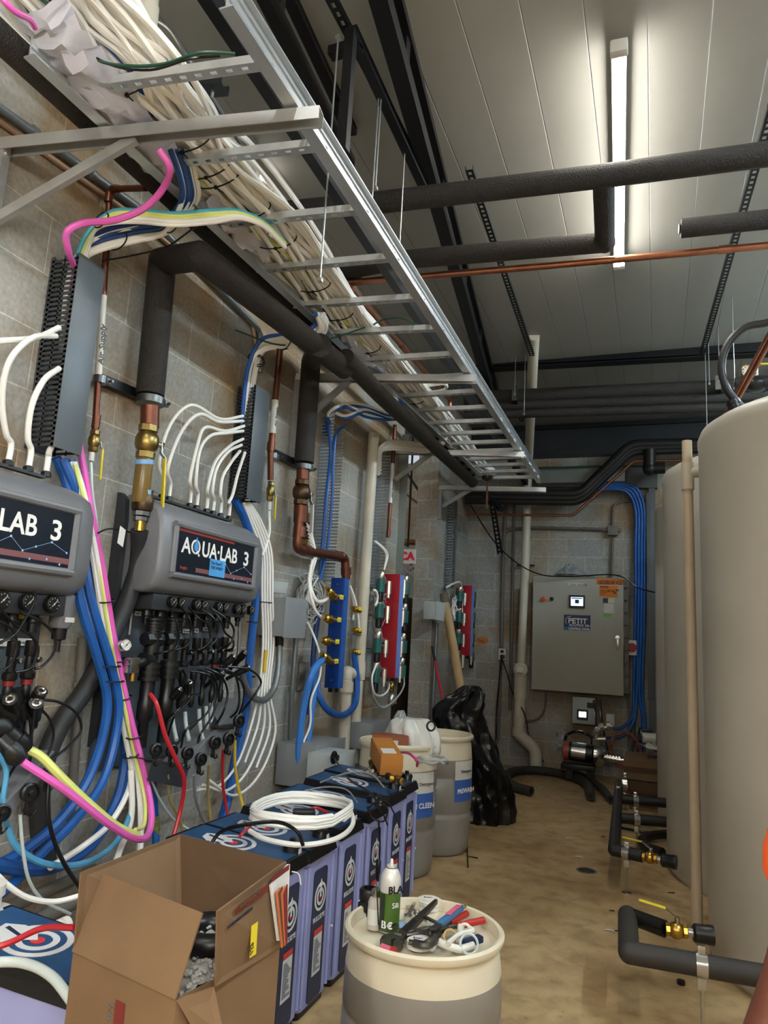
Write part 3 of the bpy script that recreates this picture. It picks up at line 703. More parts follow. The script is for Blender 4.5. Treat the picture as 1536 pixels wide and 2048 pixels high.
for dx in (0,): tubeW([(658 + dx, 850, .1), (662 + dx, 900, .1), (652 + dx, 1000, .1), (648 + dx, 1060, .1), (640 + dx, 1150, .08)][0:5], 8, M_TB, 'blue tube running down inside the open third duct', 'tube', 'tube', 'blue tubes inside the third duct')
tubeW([(690, 850, .13), (672, 870, .13), (664, 1000, .13), (654, 1100, .12), (640, 1160, .1)], 6, M_TB, 'blue tube lying outside the comb of the third duct', 'blue_tube')

# ---------------------------------------------------------------- valves on the copper and foam risers
def ball_valve(p, axis, r, ln, m, par, lever=None, lm=None, lside=EX, lever_dir=None, llen=.2, hex_n=8):
    """brass body with hex ends, stem, nut and a bent lever"""
    d = V(axis).normalized(); mb = MB()
    mb.lathe([(r * .95, -ln / 2), (r * 1.05, -ln * .47), (r * 1.05, -ln * .3), (r * .9, -ln * .28)], p, d, hex_n)
    mb.lathe([(r * .9, -ln * .28), (r * 1.15, -ln * .2), (r * 1.3, -ln * .08), (r * 1.3, ln * .1), (r * 1.1, ln * .22), (r * .92, ln * .28)], p, d, 20)
    mb.lathe([(r * .92, ln * .28), (r * 1.08, ln * .3), (r * 1.08, ln * .47), (r * .95, ln * .5)], p, d, hex_n)
    mb.build('valve_body', m, par)
    s = V(lside).normalized(); mb = MB(); mb.cyl(p + s * r, p + s * r * 1.9, r * .3, n=10); mb.lathe([(r * .38, 0), (r * .38, r * .2)], p + s * r * 1.75, s, 6); mb.build('stem', M_STEELB, par)
    if lm:
        L = V(lever_dir).normalized(); q = p + s * r * 1.7
        mb = MB(); wv = r * .55
        mb.bar(q - L * r * .3, q + L * r * .9, wv, .004, s); mb.bar(q + L * r * .9, q + L * r * 1.4 + s * r * .5, wv, .004, s); mb.build('lever', M_STEELB, par)
        e = q + L * r * 1.4 + s * r * .5; mb = MB(); mb.bar(e, e + L * llen, wv * 1.15, .009, s, bev=.003); mb.build('lever_grip', lm, par)
        return e, L
M_LEVY = mat('lever_yellow', 'd9c52a', .4); M_LEVW = mat('lever_white', 'd8dadb', .35)
# first air valve
t = thing('ball_valve', 'small brass valve with a yellow lever at the foot of the first air line', 'valve')
ball_valve(W(188, 882, .06), EZ, .02, .1, M_BRASS, t, None, M_LEVY, EY + EX * .4, V((0, .05, -1)), .14)
tag(t, None, None)
MB().cyl(W(184, 905, .06), W(182, 922, .06), .013, n=12).build('push_fitting', M_WHITE, t)
t = thing('ball_valve', 'small brass valve with a yellow lever at the foot of the second air line', 'valve')
ball_valve(W(541, 982, .06), EZ, .021, .13, M_BRASS, t, None, M_LEVY, EY + EX * .4, V((0, .05, -1)), .15)
MB().cyl(W(539, 1004, .06), W(538, 1020, .06), .013, n=12).build('push_fitting', M_WHITE, t)
MB().cyl(W(541, 905, .06), W(541, 960, .06), .02, n=12).build('pipe_stub', M_COPPERO, t)
tubeW([(182, 925, .06), (184, 980, .08), (192, 1040, .1), (195, 1100, .12), (196, 1180, .12)], 7, M_TCLR, 'pale tube dropping from the first air valve behind the near dispenser', 'air_tube')
tubeW([(538, 1022, .06), (539, 1060, .07), (532, 1092, .1), (524, 1112, .12)], 6, M_TW, 'white tube dropping from the second air valve to the dispenser', 'air_tube')
# strut clamps on the wall
def wall_strut(a, b, label):
    t = thing('wall_strut', label, 'strut channel'); mb = MB(); mb.bar(a, b, .045, .045, EX); mb.build('channel', M_BLKSTEEL, t); return t
def clamp(p, R, ax=EZ, m=M_STEELB, name='pipe_clamp', label='metal clamp holding a pipe on the wall strut', h=.035, group='wall strut pipe clamps'):
    t = thing(name, label, 'pipe clamp', group); mb = MB(); mb.lathe([(R, -h / 2), (R * 1.1, -h / 2), (R * 1.1, h / 2), (R, h / 2)], p, ax, 24); mb.build('band', m, t)
    mb = MB(); q = p + EX * R * .75 + EY * R * .95; mb.box(q, (.02, .03, h * .8), bev=.004); mb.cyl(q - EX * .03, q + EX * .03, .007, n=8); mb.build('screw_lug', m, t); return t
wall_strut(W(198, 758, .03), W(300, 800, .03), 'black strut on the wall behind the first riser, above the brass valve')
wall_strut(W(545, 905, .03), W(600, 932, .03), 'black strut on the wall behind the second riser')
M_CLAMP = mat('clamp_grey', '6c6e6e', .35, .9)
clamp(W(301, 802, .12), .062, m=M_CLAMP, label='large metal clamp holding the first foam riser on the wall strut', group=None); clamp(W(607, 935, .13), .06, m=M_CLAMP, label='large metal clamp holding the second foam riser', group=None); clamp(W(200, 760, .06), .028, m=M_CLAMP, label='small clamp on the copper air line with the Air Supply label', group=None); clamp(W(546, 912, .06), .03, m=M_CLAMP, label='small clamp on the air line beside the second riser', group=None)
# first riser: copper stub, brass valve with yellow lever, amber filter with blue bands, union, black hose
t = thing('filter_assembly', 'brass valve with yellow lever over an amber filter on the first riser', 'valve assembly')
def wp(px, py, d=.15): return W(px, py, d)
MB().cyl(wp(300, 812), wp(299, 856), rp(wp(300, 830), 37), n=20).build('copper_stub', M_COPPERO, t)
r = rp(wp(296, 880), 44) 
ball_valve(wp(294, 884), EZ, r * .82, (wp(296, 850) - wp(292, 920)).length, M_BRASS, t, None, M_LEVY, EY + EX * .5, V((.05, .02, -1)), .26)
M_AMB = mat('amber_bowl', '7b6330', .25, c2='655025', vscale=4)
MB().lathe([(r * .75, 0), (r * .78, -.02), (r * .78, -.2), (r * .7, -.215)], wp(290, 918), (0, 0, 1), 24).build('filter_bowl', M_AMB, t)
M_BAND = mat('blue_band', '7fb0e0', .4)
mb = MB(); 
for yy in (925, 985): mb.cyl(wp(289 - (yy - 925) * .06, yy - 5), wp(289 - (yy - 925) * .06, yy + 4), r * .82, n=24)
mb.build('seal_band', M_BAND, t)
M_BRZ = mat('bronze', '5d4a38', .4, .9, c2='4c3b2c', vscale=20)
mb = MB(); mb.lathe([(r * .85, 0), (r * .95, .01), (r * .95, .06), (r * .8, .075), (r * .8, .1)], wp(284, 1022), (0, 0, 1), 20); mb.build('union', M_BRZ, t)
mb = MB(); mb.lathe([(r * .8, 0), (r * .8, .02)], wp(283, 1032), (0, 0, 1), 8); mb.lathe([(r * .68, 0), (r * .68, .018)], wp(281, 1042), (0, 0, 1), 8); mb.build('hex_nut', M_CLAMP, t)
MB().cyl(wp(281, 1042), wp(279, 1062), r * .45, n=16).build('hose_barb', M_BRASSY, t)
tag(MB().wire([wp(279, 1060), wp(278, 1110, .12), wp(262, 1180, .1), wp(225, 1270, .09), wp(170, 1380, .08), wp(120, 1450, .07), wp(85, 1540, .07), wp(80, 1640, .08), wp(95, 1740, .1)], .042, 14).build('black_hose', mat('hose_black', '2a2b2c', .5)), 'thick black hose curving from the amber filter down behind the blue hoses', 'hose')
# second riser: copper, valve with white lever, copper elbow line to the blue manifold
t = thing('copper_riser', 'aged copper riser with a brass valve, elbowing across to the top of the blue manifold', 'pipe')
def wq(px, py, d=.13): return W(px, py, d)
r = rp(wq(603, 1000), 25)
MB().cyl(wq(606, 938), wq(605, 965), r * 1.05, n=18).build('tube', M_COPPERO, t)
ball_valve(wq(603, 985), EZ, rp(wq(603, 990), 28), (wq(603, 960) - wq(602, 1012)).length, M_BRZ, t, None, M_LEVW, EY + EX * .4, V((.02, .02, -1)), .2)
E1 = wq(594, 1098)
MB().tube(segs([wq(601, 1010), E1, wq(690, 1115, .16), W(692, 1160, .17)], .05), r * .78, 16).build('elbow_line', M_COPPERO, t)
mb = MB()
for a, b, k in ((wq(602, 1012), wq(601, 1045), 1.15), (wq(600, 1055), wq(598, 1075), 1.05), (wq(606, 1100), wq(625, 1104), .95), (wq(672, 1112), wq(684, 1114, .16), .95), (W(692, 1135, .17), W(692, 1150, .17), .95)): MB().cyl(a, b, r * k, n=18).build('coupling', M_COPPERO, t)
# ---------------------------------------------------------------- chemical dispensers on the left wall
M_HOOD = mat('hood_grey', '74767a', .42, .15, bump=.05, bscale=90); M_HOODD = mat('hood_dark', '2f3236', .45)
M_BOARD = mat('board_grey', '4c545a', .45); M_DISP = mat('display_dark', '141a24', .25, c2='1a2230', vscale=4)
M_LET = mat('letter_white', 'e8e8e4', .5); M_BTAPE = mat('blue_tape', '4a9ad8', .6); M_REDL = mat('label_red', '8e2d24', .5)
M_MAUVE = mat('display_band', '7c4f52', .5); M_DOT = mat('display_dot', '9cc4e8', .4); M_STICK = mat('sticker', 'cfcdc6', .5)
M_GFACE = mat('gauge_face', 'b9b8b0', .4); M_GDARK = mat('gauge_dark', '1b1b1b', .3)
M_DROP = mat('drop_blue', '4c93d2', .3)
def gauge(p, r, par, ax=EX, m_rim=None, face=None):
    ax = V(ax).normalized(); mb = MB(); mb.lathe([(r * .8, -r * 1.2), (r, -r * .9), (r, 0), (r * .9, r * .08), (r * .84, 0)], p, ax, 20); g = mb.build('gauge', m_rim or M_BLACK, par)
    MB().cyl(p - ax * r * .1, p + ax * r * .02, r * .84, n=20).build('dial', face or M_GDARK, g)
    x, y, d = frame_of(ax); q = p + ax * r * .05; mb = MB()
    for k in range(9):
        a = -2.3 + 4.6 * k / 8; dd = x * math.sin(a) + y * math.cos(a); mb.bar(q + dd * r * .62, q + dd * r * .78, r * .07, r * .02, ax)
    mb.bar(q - (x + y) * r * .3, q + (x + y) * r * .5, r * .09, r * .02, ax); mb.cyl(q, q + ax * r * .05, r * .12, n=8); mb.build('needle', M_GFACE if not face else M_BLACK, g)
    return g
def dispenser(y0, y1, dz, label, tape, n_g, g_pos, full=True, dnear=None):
    """one hood: y0..y1 along the wall, dz height shift"""
    t = thing('chemical_dispenser', label, 'dispenser')
    prof = [(.02, 2.12), (.05, 2.13), (.17, 2.10), (.235, 2.06), (.262, 2.0), (.27, 1.9), (.27, 1.78), (.255, 1.70), (.2, 1.665), (.02, 1.66)]
    secs = [(0, .90, .02), (.006, .97, .006), (.03, 1, 0), (1 - .12, 1, 0), (1 - .05, .94, .012), (1 - .015, .82, .035), (1, .62, .07)]
    mb = MB(); rings = []; Lh = y1 - y0; zc = 1.88
    for q, s, _ in secs:
        rings.append([mb.bm.verts.new(V((XW + d * (s if d > .1 else 1), y0 + q * Lh, zc + (z - zc) * (1 - (1 - s) * .55) + dz))) for d, z in prof])
    for a, b in zip(rings, rings[1:]):
        for k in range(len(prof)): mb.face((a[k], a[(k + 1) % len(prof)], b[(k + 1) % len(prof)], b[k]))
    mb.face(rings[0][::-1]); mb.face(rings[-1]); mb.build('hood', M_HOOD, t, ang=60)
    # bezel and display
    dy0, dy1, z0, z1 = y0 + .1 * Lh, y0 + .82 * Lh, 1.765 + dz, 1.985 + dz; xx = XW + .27
    mb = MB()
    for a, b in (((dy0 - .02, z1 + .012), (dy1 + .02, z1 + .012)), ((dy0 - .02, z0 - .012), (dy1 + .02, z0 - .012)), ((dy0 - .012, z0), (dy0 - .012, z1)), ((dy1 + .012, z0), (dy1 + .012, z1))):
        mb.tube([V((xx + .004, *a)), V((xx + .004, *b))], .016, 8)
    mb.build('bezel', M_HOOD, t)
    dp = MB().box((xx + .002, (dy0 + dy1) / 2, (z0 + z1) / 2), (.006, dy1 - dy0, z1 - z0)).build('display_panel', M_DISP, t)
    q = xx + .0055; w_ = dy1 - dy0; h_ = z1 - z0
    mb = MB(); mb.box((q, (dy0 + dy1) / 2 + w_ * .12, z0 + h_ * .13), (.001, w_ * .76, h_ * .1)); mb.build('colour_band', M_MAUVE, dp)
    if full: mb = MB(); mb.box((q, dy0 + w_ * .35, z1 - h_ * .05), (.001, w_ * .7, h_ * .05)); mb.build('red_band', M_REDL, dp)
    mb = MB(); rr = random.Random(int(y0 * 10)); pts = [V((q + .001, dy0 + w_ * u, z0 + h_ * v)) for u, v in ((.5, .22), (.6, .4), (.68, .2), (.76, .3), (.86, .42), (.97, .28), (.73, .08), (.84, .12), (.93, .06))]
    for p in pts: mb.cyl(p, p + EX * .0006, .0045, n=8)
    for a, b in zip(pts[:5], pts[1:6]): mb.bar(a, b, .0012, .0005, EX)
    mb.build('network_dots', M_DOT, dp)
    O = V((q, dy0 + w_ * .06, z0 + h_ * .5))
    s = .108
    text('A', V((q, dy0 + w_ * .06, z0 + h_ * .47)), EY, EZ, s, M_LET, dp, bold=.002); 
    # the Q is drawn round a water drop
    qc = V((q, dy0 + w_ * .215, z0 + h_ * .47 + s * .35))
    mb = MB(); mb.torus(qc, s * .3, s * .05, EX, 24, 6); mb.bar(qc + V((0, .012, -.018)), qc + V((0, .036, -.042)), .011, .003, EX); mb.build('letter_q', M_LET, dp)
    mb = MB(); dr = [(0, .05), (.008, .03), (.016, .008), (.017, -.006), (.01, -.018), (0, -.021), (-.01, -.018), (-.017, -.006), (-.016, .008), (-.008, .03)]
    mb.prism([(a * 1.0, b) for a, b in dr], qc + EX * .001, EY, EZ, .004); mb.build('water_drop', M_DROP, dp)
    text('UA\u00b7LAB', V((q, dy0 + w_ * .29, z0 + h_ * .47)), EY, EZ, s, M_LET, dp, bold=.002, xs=.93)
    text('3', V((q, dy0 + w_ * .84, z0 + h_ * .47)), EY, EZ, s, M_LET, dp, bold=.002, xs=1.15)
    if full: text('Knight', V((q, dy0 + w_ * .06, z0 + h_ * .1)), EY, EZ, .022, mat('dull_red', 'a8483a', .5), dp)
    ty = dy0 + w_ * (.4 if full else .02); tz = z0 + h_ * (.06 if full else .1)
    MB().box((q + .001, ty + w_ * .1, tz + h_ * .2), (.001, w_ * .2 if full else w_ * .42, h_ * .4)).build('tape_note', M_BTAPE, dp)
    text(tape, V((q + .002, ty + w_ * (.01 if full else .02), tz + h_ * .27)), EY, EZ, .024 if full else .034, mat('ink', '16203a', .5), dp, xs=.9)
    # fitting strip along the top edge
    MB().bar(V((XW + .10, y0 + .03, 2.135 + dz)), V((XW + .10, y1 - .2, 2.135 + dz)), .03, .012, EZ).build('fitting_strip', M_HOODD, t)
    # gauge bar
    MB().box((XW + .12, (y0 + y1) / 2 - .0, 1.625 + dz), (.14, Lh * .84, .085), bev=.01).build('gauge_bar', mat('gauge_bar', '3a3d40', .4, .3), t)
    for yy in g_pos: gauge(V((XW + .215, yy, 1.628 + dz)), .028 if n_g > 6 else .033, t)
    mb = None
    for k, yy in enumerate([y0 + Lh * (.12 + .1 * i) for i in range(8)]):
        MB().lathe([(.022, 0), (.024, -.03), (.018, -.035), (.018, -.07)], V((XW + .13, yy, 1.585 + dz)), (0, 0, 1), 12).build('connector', M_BLACK, t)
    # back board
    MB().box((XW + .02, (y0 + y1) / 2 - .03, 1.27 + dz), (.03, Lh * .98, .85), bev=.006).build('back_board', M_BOARD, t)
    mb = MB(); pr = [(.0, 1.7), (.17, 1.9), (.17, 2.02), (.05, 2.14), (0, 2.15), (0, .85), (.05, .9), (.06, 1.3), (.12, 1.62)]
    mb = MB(); mb.prism([(d, z + dz) for d, z in ((0, .95), (.04, 1.0), (.05, 1.35), (.06, 1.7), (.06, 2.0), (.05, 2.1), (.02, 2.13), (0, 2.13))], V((XW + .003, y0 - .0, 0)), EX, EZ, .03 if True else 0)
    mb.build('side_plate', M_HOODD, t)
    return t
D2y0, D2y1 = 2.79, 3.80
D2 = dispenser(D2y0, D2y1, 0, 'grey wall dispenser whose blue tape sits under the full title on its display', 'This Panel 2\nTRIP-SMART', 9, [3.0 + .0 + k for k in (.0, .07, .205, .27, .41, .475, .60, .665, .755)])
D1 = dispenser(1.40, 2.41, -.06, 'nearest grey wall dispenser cut by the left edge, tape reading Panel 2', 'Panel 2', 5, [1.62, 1.77, 1.87, 2.0, 2.12, 2.24], False)
# tubes from the ducts into the tops
def nub(p, r, par=None): pass
TOPZ = 2.14
def top_tube(pts, w, label, y, dz, grp):
    P = [W(*p) for p in pts] + [V((XW + .10, y, TOPZ + dz + .09)), V((XW + .10, y, TOPZ + dz + .005))]
    t = thing('white_tube', label, 'tube', grp)
    r = rp(P[1], w); MB().wire(P, r, 8, 6).build('tube', M_TW, t)
    MB().lathe([(.022, 0), (.02, .018), (.012, .024)], V((XW + .10, y, TOPZ + dz)), (0, 0, 1), 6).build('fitting', M_BLACK, t)
G1 = 'tubes from the first duct into the near dispenser'
for pts, y, lab in (([(118, 655, .14), (70, 676, .16), (0, 682, .16), (-60, 690, .14), (-90, 800, .12)], -90, 'white tube leaving the first duct highest and running out of the frame'),
                    ([(112, 672, .14), (60, 678, .2), (20, 720, .18), (4, 790, .14), (13, 870, .11)], 15, 'white tube arching from the first duct to the leftmost visible fitting'),
                    ([(118, 737, .14), (88, 760, .16), (64, 810, .14), (56, 880, .11)], 56, 'white tube bowing from the first duct to the middle fitting of the near dispenser'),
                    ([(110, 880, .13), (98, 905, .11)], 92, 'short white tube dropping from the first duct to the near dispenser')):
    top_tube(pts, 12, lab, W(y, 930 + y * .2, .1).y, -.06, G1)
G2 = 'tubes from the second duct into the second dispenser'
src = [(486, 832), (486, 842), (488, 852), (486, 862), (486, 878), (483, 890), (480, 902), (490, 905)]
mid = [[(440, 838), (382, 810), (340, 850), (318, 930)], [(435, 843), (400, 828), (365, 860), (335, 940)], [(450, 862), (408, 856), (395, 890), (380, 960)], [(455, 866), (420, 872), (400, 900), (392, 970)], [(460, 892), (430, 925), (415, 980)], [(455, 905), (432, 940), (425, 985)], [(462, 925), (445, 955), (441, 990)], [(475, 950), (465, 990), (458, 1005)]]
tgt = [W(px, 1012 + (px - 318) * .24, .1).y for px in (322, 336, 378, 392, 412, 425, 440, 457)]
D2p = [W(*q, .03) for q in ((306, 1022), (282, 1110), (266, 1205), (258, 1310), (300, 1500), (330, 1500), (330, 1022))]
MB().prism([(p.y, p.z) for p in D2p], V((XW + .004, 0, 0)), EY, EZ, .03).build('side_board', M_HOODD, D2)
for s, m_, yv, k in zip(src, mid, tgt, range(8)):
    top_tube([(s[0], s[1], .12)] + [(a, b, .15) for a, b in m_], 6.5, ('%s white tube bowing from the second duct, counted from the left at the dispenser top' % ('first second third fourth fifth sixth seventh eighth'.split()[k])), yv, 0, G2)

# ---------------------------------------------------------------- valves, injectors and black plastic fittings under the hoods
def ribbed(mb, p, r, ln, ribs, ax=EZ, n=18):
    prof = []
    for k in range(ribs):
        a = ln * k / ribs; b = ln * (k + .62) / ribs; c = ln * (k + 1) / ribs
        prof += [(r, a), (r, b), (r * .88, b + .0005), (r * .88, c - .0005)]
    mb.lathe(prof, p, ax, n)
def big_valve(y, z, d, label, s=.6):
    t = thing('flush_valve', label, 'valve'); p = V((XW + d, y, z))
    mb = MB(); ribbed(mb, p + EZ * .06, .039, .075, 5); mb.lathe([(.038, 0), (.042, .004), (.042, .012), (.03, .018)], p + EZ * .134, EZ, 12); mb.build('solenoid_cap', M_BLACK, t)
    mb = MB(); mb.lathe([(.034, -.05), (.036, .0), (.033, .06)], p, EZ, 18); mb.build('valve_body', M_BLACK, t)
    mb = MB(); ribbed(mb, p - EZ * .14, .05, .085, 3); mb.build('union_nut', M_BLACK, t)
    mb = MB(); mb.lathe([(.034, 0), (.034, -.09), (.038, -.1), (.038, -.17), (.024, -.19), (.024, -.3)], p - EZ * .14, EZ, 16); mb.build('injector_tube', M_BLACK, t)
    mb = MB(); mb.lathe([(.03, 0), (.036, .01), (.036, .05), (.02, .06)], p + EZ * .05, EY, 8); mb.lathe([(.03, 0), (.036, .01), (.036, .05), (.02, .06)], p + EZ * .05 - EY * .06, EY, 8); mb.build('side_port', M_BLACK, t)
def small_valve(y, z, d, label, red=False, clear=True):
    t = thing('dosing_valve', label, 'valve', 'dosing valves of the second dispenser' if y > 2.5 else 'dosing valves of the near dispenser'); p = V((XW + d, y, z))
    mb = MB(); mb.lathe([(.02, .03), (.023, .034), (.023, .085), (.02, .088)], p, EZ, 16); mb.build('solenoid_cap', M_BLACK, t)
    mb = MB(); mb.lathe([(.016, -.03), (.018, 0), (.016, .03)], p, EZ, 12); mb.box(p + EX * .025 + EZ * .015, (.04, .015, .015), bev=.003); mb.build('valve_body', M_BLACK, t)
    mb = MB(); mb.lathe([(.024, 0), (.027, .006), (.027, .024), (.022, .03)], p - EZ * .055, EZ, 16); mb.build('union_nut', M_BLACK, t)
    mb = MB(); mb.lathe([(.01, 0), (.012, .004), (.009, .01)], p + EX * .045 + EZ * .02, EX, 6); mb.build('silver_nut', M_STEELB, t)
    if red: MB().cyl(p - EZ * .056, p - EZ * .075, .021, n=14).build('red_band', mat('band_red', '7a1c1c', .4), t)
    mb = MB(); mb.lathe([(.015, 0), (.018, -.015), (.018, -.05), (.012, -.06), (.012, -.12), (.017, -.13), (.017, -.17), (.01, -.19)], p - EZ * .075, EZ, 14); mb.build('injector', M_BLACK, t)
big_valve(W(303, 1300, .2).y, W(303, 1300, .2).z, .2, 'left one of the two tall ribbed black valves under the second dispenser')
big_valve(W(342, 1298, .2).y, W(342, 1298, .2).z, .2, 'right one of the two tall ribbed black valves under the second dispenser')
for k, (px, py) in enumerate(((368, 1312), (391, 1310), (411, 1310), (431, 1308), (448, 1306))):
    c = W(px, py, .17); small_valve(c.y, c.z, .17, '%s of the five small black valves under the second dispenser' % ('leftmost', 'second', 'middle', 'fourth', 'rightmost')[k], k > 2)
for k, (px, py) in enumerate(((22, 1330), (58, 1328))):
    c = W(px, py, .2); small_valve(c.y, c.z, .2, ('left', 'right')[k] + ' small black valve with a red band under the near dispenser', True)
c = W(-25, 1330, .2); small_valve(c.y, c.z, .2, 'black valve under the near dispenser cut by the left frame edge', True)
# pressure gauge with brass block at the second dispenser inlet
t = thing('inlet_gauge', 'round white faced pressure gauge on the inlet of the second dispenser', 'pressure gauge')
gauge(W(253, 1290, .24), rp(W(253, 1290, .24), 25), t, (1, -.25, .1), M_STEELB, M_STICK)
MB().box(W(262, 1330, .2), (.05, .06, .07), bev=.006).build('block', M_STEELB, t)
mb = MB(); mb.cyl(W(268, 1330, .2), W(288, 1322, .2), .026, n=12); mb.cyl(W(285, 1318, .2), W(300, 1322, .2), .034, n=8); mb.build('elbow', M_BLACK, t)
mb = MB(); ribbed(mb, W(264, 1362, .2) , .014, .06, 3); mb.build('brass_nipple', M_BRASSY, t)
# diagonal black foot valves with silver tips
def probe(a, b, label, grp, r=.021):
    t = thing('injector_probe', label, 'injector', grp); d = (b - a).normalized(); L = (b - a).length
    mb = MB(); mb.lathe([(r * .6, 0), (r * .8, L * .1), (r * .8, L * .5), (r, L * .52), (r, L)], a, d, 14); mb.build('barrel', M_BLACK, t)
    mb = MB(); mb.torus(b + d * .002, r * .55, r * .22, d, 16, 6); mb.build('tip_ring', M_STEELB, t)
    mb = MB(); mb.tube([a - d * .05, a], r * .5, 8); mb.build('tail', M_TBLK, t)
GP = 'angled injector probes of the second dispenser'
for k, (a, b, wd) in enumerate((((330, 1410), (360, 1378), 'lowest left'), ((362, 1395), (378, 1364), 'one with its tip beside the thin wires'), ((420, 1365), (445, 1345), 'one under the rightmost small valve'), ((440, 1338), (468, 1313), 'upper left one of the right pair'), ((468, 1330), (490, 1305), 'highest and farthest right'), ((468, 1350), (498, 1334), 'low right one pointing outward'))):
    probe(W(*a, .2), W(*b, .27), 'black angled injector probe, ' + wd + ', under the second dispenser', GP)
for k, (a, b, wd) in enumerate((((35, 1450), (20, 1398), 'with its silver tip facing out near the left edge'), ((70, 1440), (73, 1405), 'beside the black loop'), ((55, 1425), (82, 1382), 'highest one, right'))):
    probe(W(*a, .2), W(*b, .28), 'black probe of the near dispenser ' + wd, 'injector probes of the near dispenser', .026)
# body lumps where the near dispenser's fittings meet
t = thing('hose_manifold', 'black plastic manifold of the near dispenser from which the lime and pink tubes leave', 'manifold')
def fit(a, b, r, nm='fitting'):
    mb = MB(); d = (b - a); mb.lathe([(r, 0), (r, d.length * .4), (r * 1.25, d.length * .42), (r * 1.25, d.length * .7), (r * .8, d.length)], a, d, 12); mb.build(nm, M_BLACK, t)
fit(W(-40, 1440, .2), W(20, 1470, .26), .04, 'manifold_body'); fit(W(15, 1465, .26), W(55, 1500, .3), .032); fit(W(0, 1480, .26), W(44, 1522, .33), .034); fit(W(-20, 1500, .24), W(10, 1475, .24), .04); fit(W(30, 1380, .22), W(45, 1440, .22), .024); fit(W(-10, 1400, .22), W(25, 1440, .24), .03)
tubeW([(52, 1497, .3), (80, 1512, .33), (120, 1552, .38), (170, 1600, .42), (230, 1650, .44), (275, 1672, .42)], 17, M_TY, 'lime green tube slanting down from the near dispenser above the pink one', 'lime_tube')
# board plates, stickers
def sticker(px, py, d, wy, hz, label, m=M_STICK, txt=None, kids=None):
    p = W(px, py, d); t = thing('sticker', label, 'label'); mb = MB(); mb.box(p, (.0015, wy, hz)); mb.build('paper', m, t)
    if txt: text(txt, p + V((.0012, -wy * .42, -hz * .25)), EY, EZ, hz * .7, mat('ink', '16203a', .5), t)
for px, py, w_, lab, tx in ((278, 1227, .06, 'oval sticker near the top left of the second board', 'inlet'), (313, 1227, .06, 'upper of two small stickers under the gauge bar', 'Flush'), (313, 1238, .06, 'lower of two small stickers under the gauge bar', 'Air'), (372, 1262, .06, 'second white label of the row above the small valves', 'Detergent'), (393, 1261, .04, 'third white label of the row above the small valves', 'Soap'), (412, 1258, .06, 'fourth white label of the row above the small valves', 'Softener'), (355, 1263, .05, 'first white label of the row above the small valves', 'Sour'), (445, 1224, .05, 'oval sticker near the top right of the second board', 'Out')):
    sticker(px, py, .05, w_, .022, lab, txt=tx)
sticker(262, 1240, .05, .012, .14, 'tall narrow scale strip at the left edge of the second board')
for px, py, w_, lab, tx, m in ((50, 1329 - 45, .08, 'white label above the right valve of the near dispenser', 'Soap', M_STICK), (4, 1285, .07, 'white label above the left valve of the near dispenser', 'Sour', M_STICK), (72, 1228, .09, 'oval label on the near board', 'Panel 1', M_STICK), (35, 1230, .1, 'yellow oval sticker on the near board', 'air', M_LEVY), (150, 1165, .08, 'white tab at the end of the near gauge bar', None, M_STICK)):
    sticker(px, py, .06 if m is not None and px < 140 else .2, w_, .028, lab, m, tx)
sticker(88, 1577, .0, .001, .001, 'x') if False else None
# air filter bottles hanging at the right end of each gauge bar
for px, py, s, lab in ((128, 1190, 1.0, 'grey filter bowl hanging under the near gauge bar'), (478, 1205, .6, 'slim filter bowl hanging under the second gauge bar')):
    t = thing('air_filter', lab, 'filter'); p = W(px, py, .14)
    MB().lathe([(.045 * s, 0), (.045 * s, -.12 * s), (.036 * s, -.135 * s)], p, EZ, 16).build('bowl', M_HOODD if s < 1 else M_HOOD, t)
    MB().lathe([(.03 * s, -.135 * s), (.028 * s, -.18 * s), (.012, -.185 * s), (.012, -.23 * s)], p, EZ, 12).build('drain', M_BLACK, t)
    MB().box(p + V((.046 * s, 0, -.1 * s)), (.003, .05 * s, .02)).build('label', M_STICK, t)
cond([W(480, 1228, .14), W(478, 1290, .14), W(474, 1330, .14)], 7, M_CONDUIT, 'thin grey tube below the slim filter bowl')
# black control wires, thin and looping
GW = 'thin black control tubes of the second dispenser'
for k, pts in enumerate((
    [(340, 1218), (352, 1240), (358, 1275), (352, 1295), (325, 1305), (305, 1308)], [(362, 1215), (378, 1235), (383, 1262), (376, 1290), (345, 1302)],
    [(378, 1215), (395, 1235), (415, 1250), (420, 1280), (402, 1298), (378, 1302)], [(402, 1218), (430, 1240), (433, 1275), (415, 1295), (395, 1302)],
    [(425, 1218), (455, 1240), (468, 1262), (462, 1285), (440, 1300)], [(420, 1215), (440, 1238), (450, 1265), (466, 1280), (466, 1295), (448, 1302)],
    [(365, 1340), (375, 1360), (378, 1390), (350, 1425), (330, 1440)], [(380, 1342), (415, 1350), (430, 1385), (415, 1425), (372, 1460), (362, 1495)],
    [(395, 1338), (425, 1348), (435, 1390), (425, 1430), (400, 1470), (395, 1495)], [(410, 1335), (440, 1350), (455, 1385), (448, 1420), (425, 1460)],
    [(425, 1335), (465, 1345), (478, 1380), (475, 1420), (455, 1440)], [(440, 1332), (500, 1340), (522, 1365), (505, 1395), (482, 1425)],
    [(430, 1338), (470, 1352), (488, 1375), (485, 1410), (470, 1445)], [(370, 1380), (378, 1400), (360, 1420), (338, 1440), (320, 1460)], [(400, 1390), (380, 1392), (350, 1430), (335, 1475)])):
    tubeW([(a, b, .22 + (.06 if 0 < i < len(pts) - 1 else 0)) for i, (a, b) in enumerate(pts)], 4.2 if k < 6 else 4.6, M_TBLK, ['thin black tube looping in front of the label row of the second board', 'thin black tube sagging among the injector probes of the second dispenser'][k > 5], 'control_tube', group=['thin black tubes above the valves', 'thin black tubes among the injector probes'][k > 5])
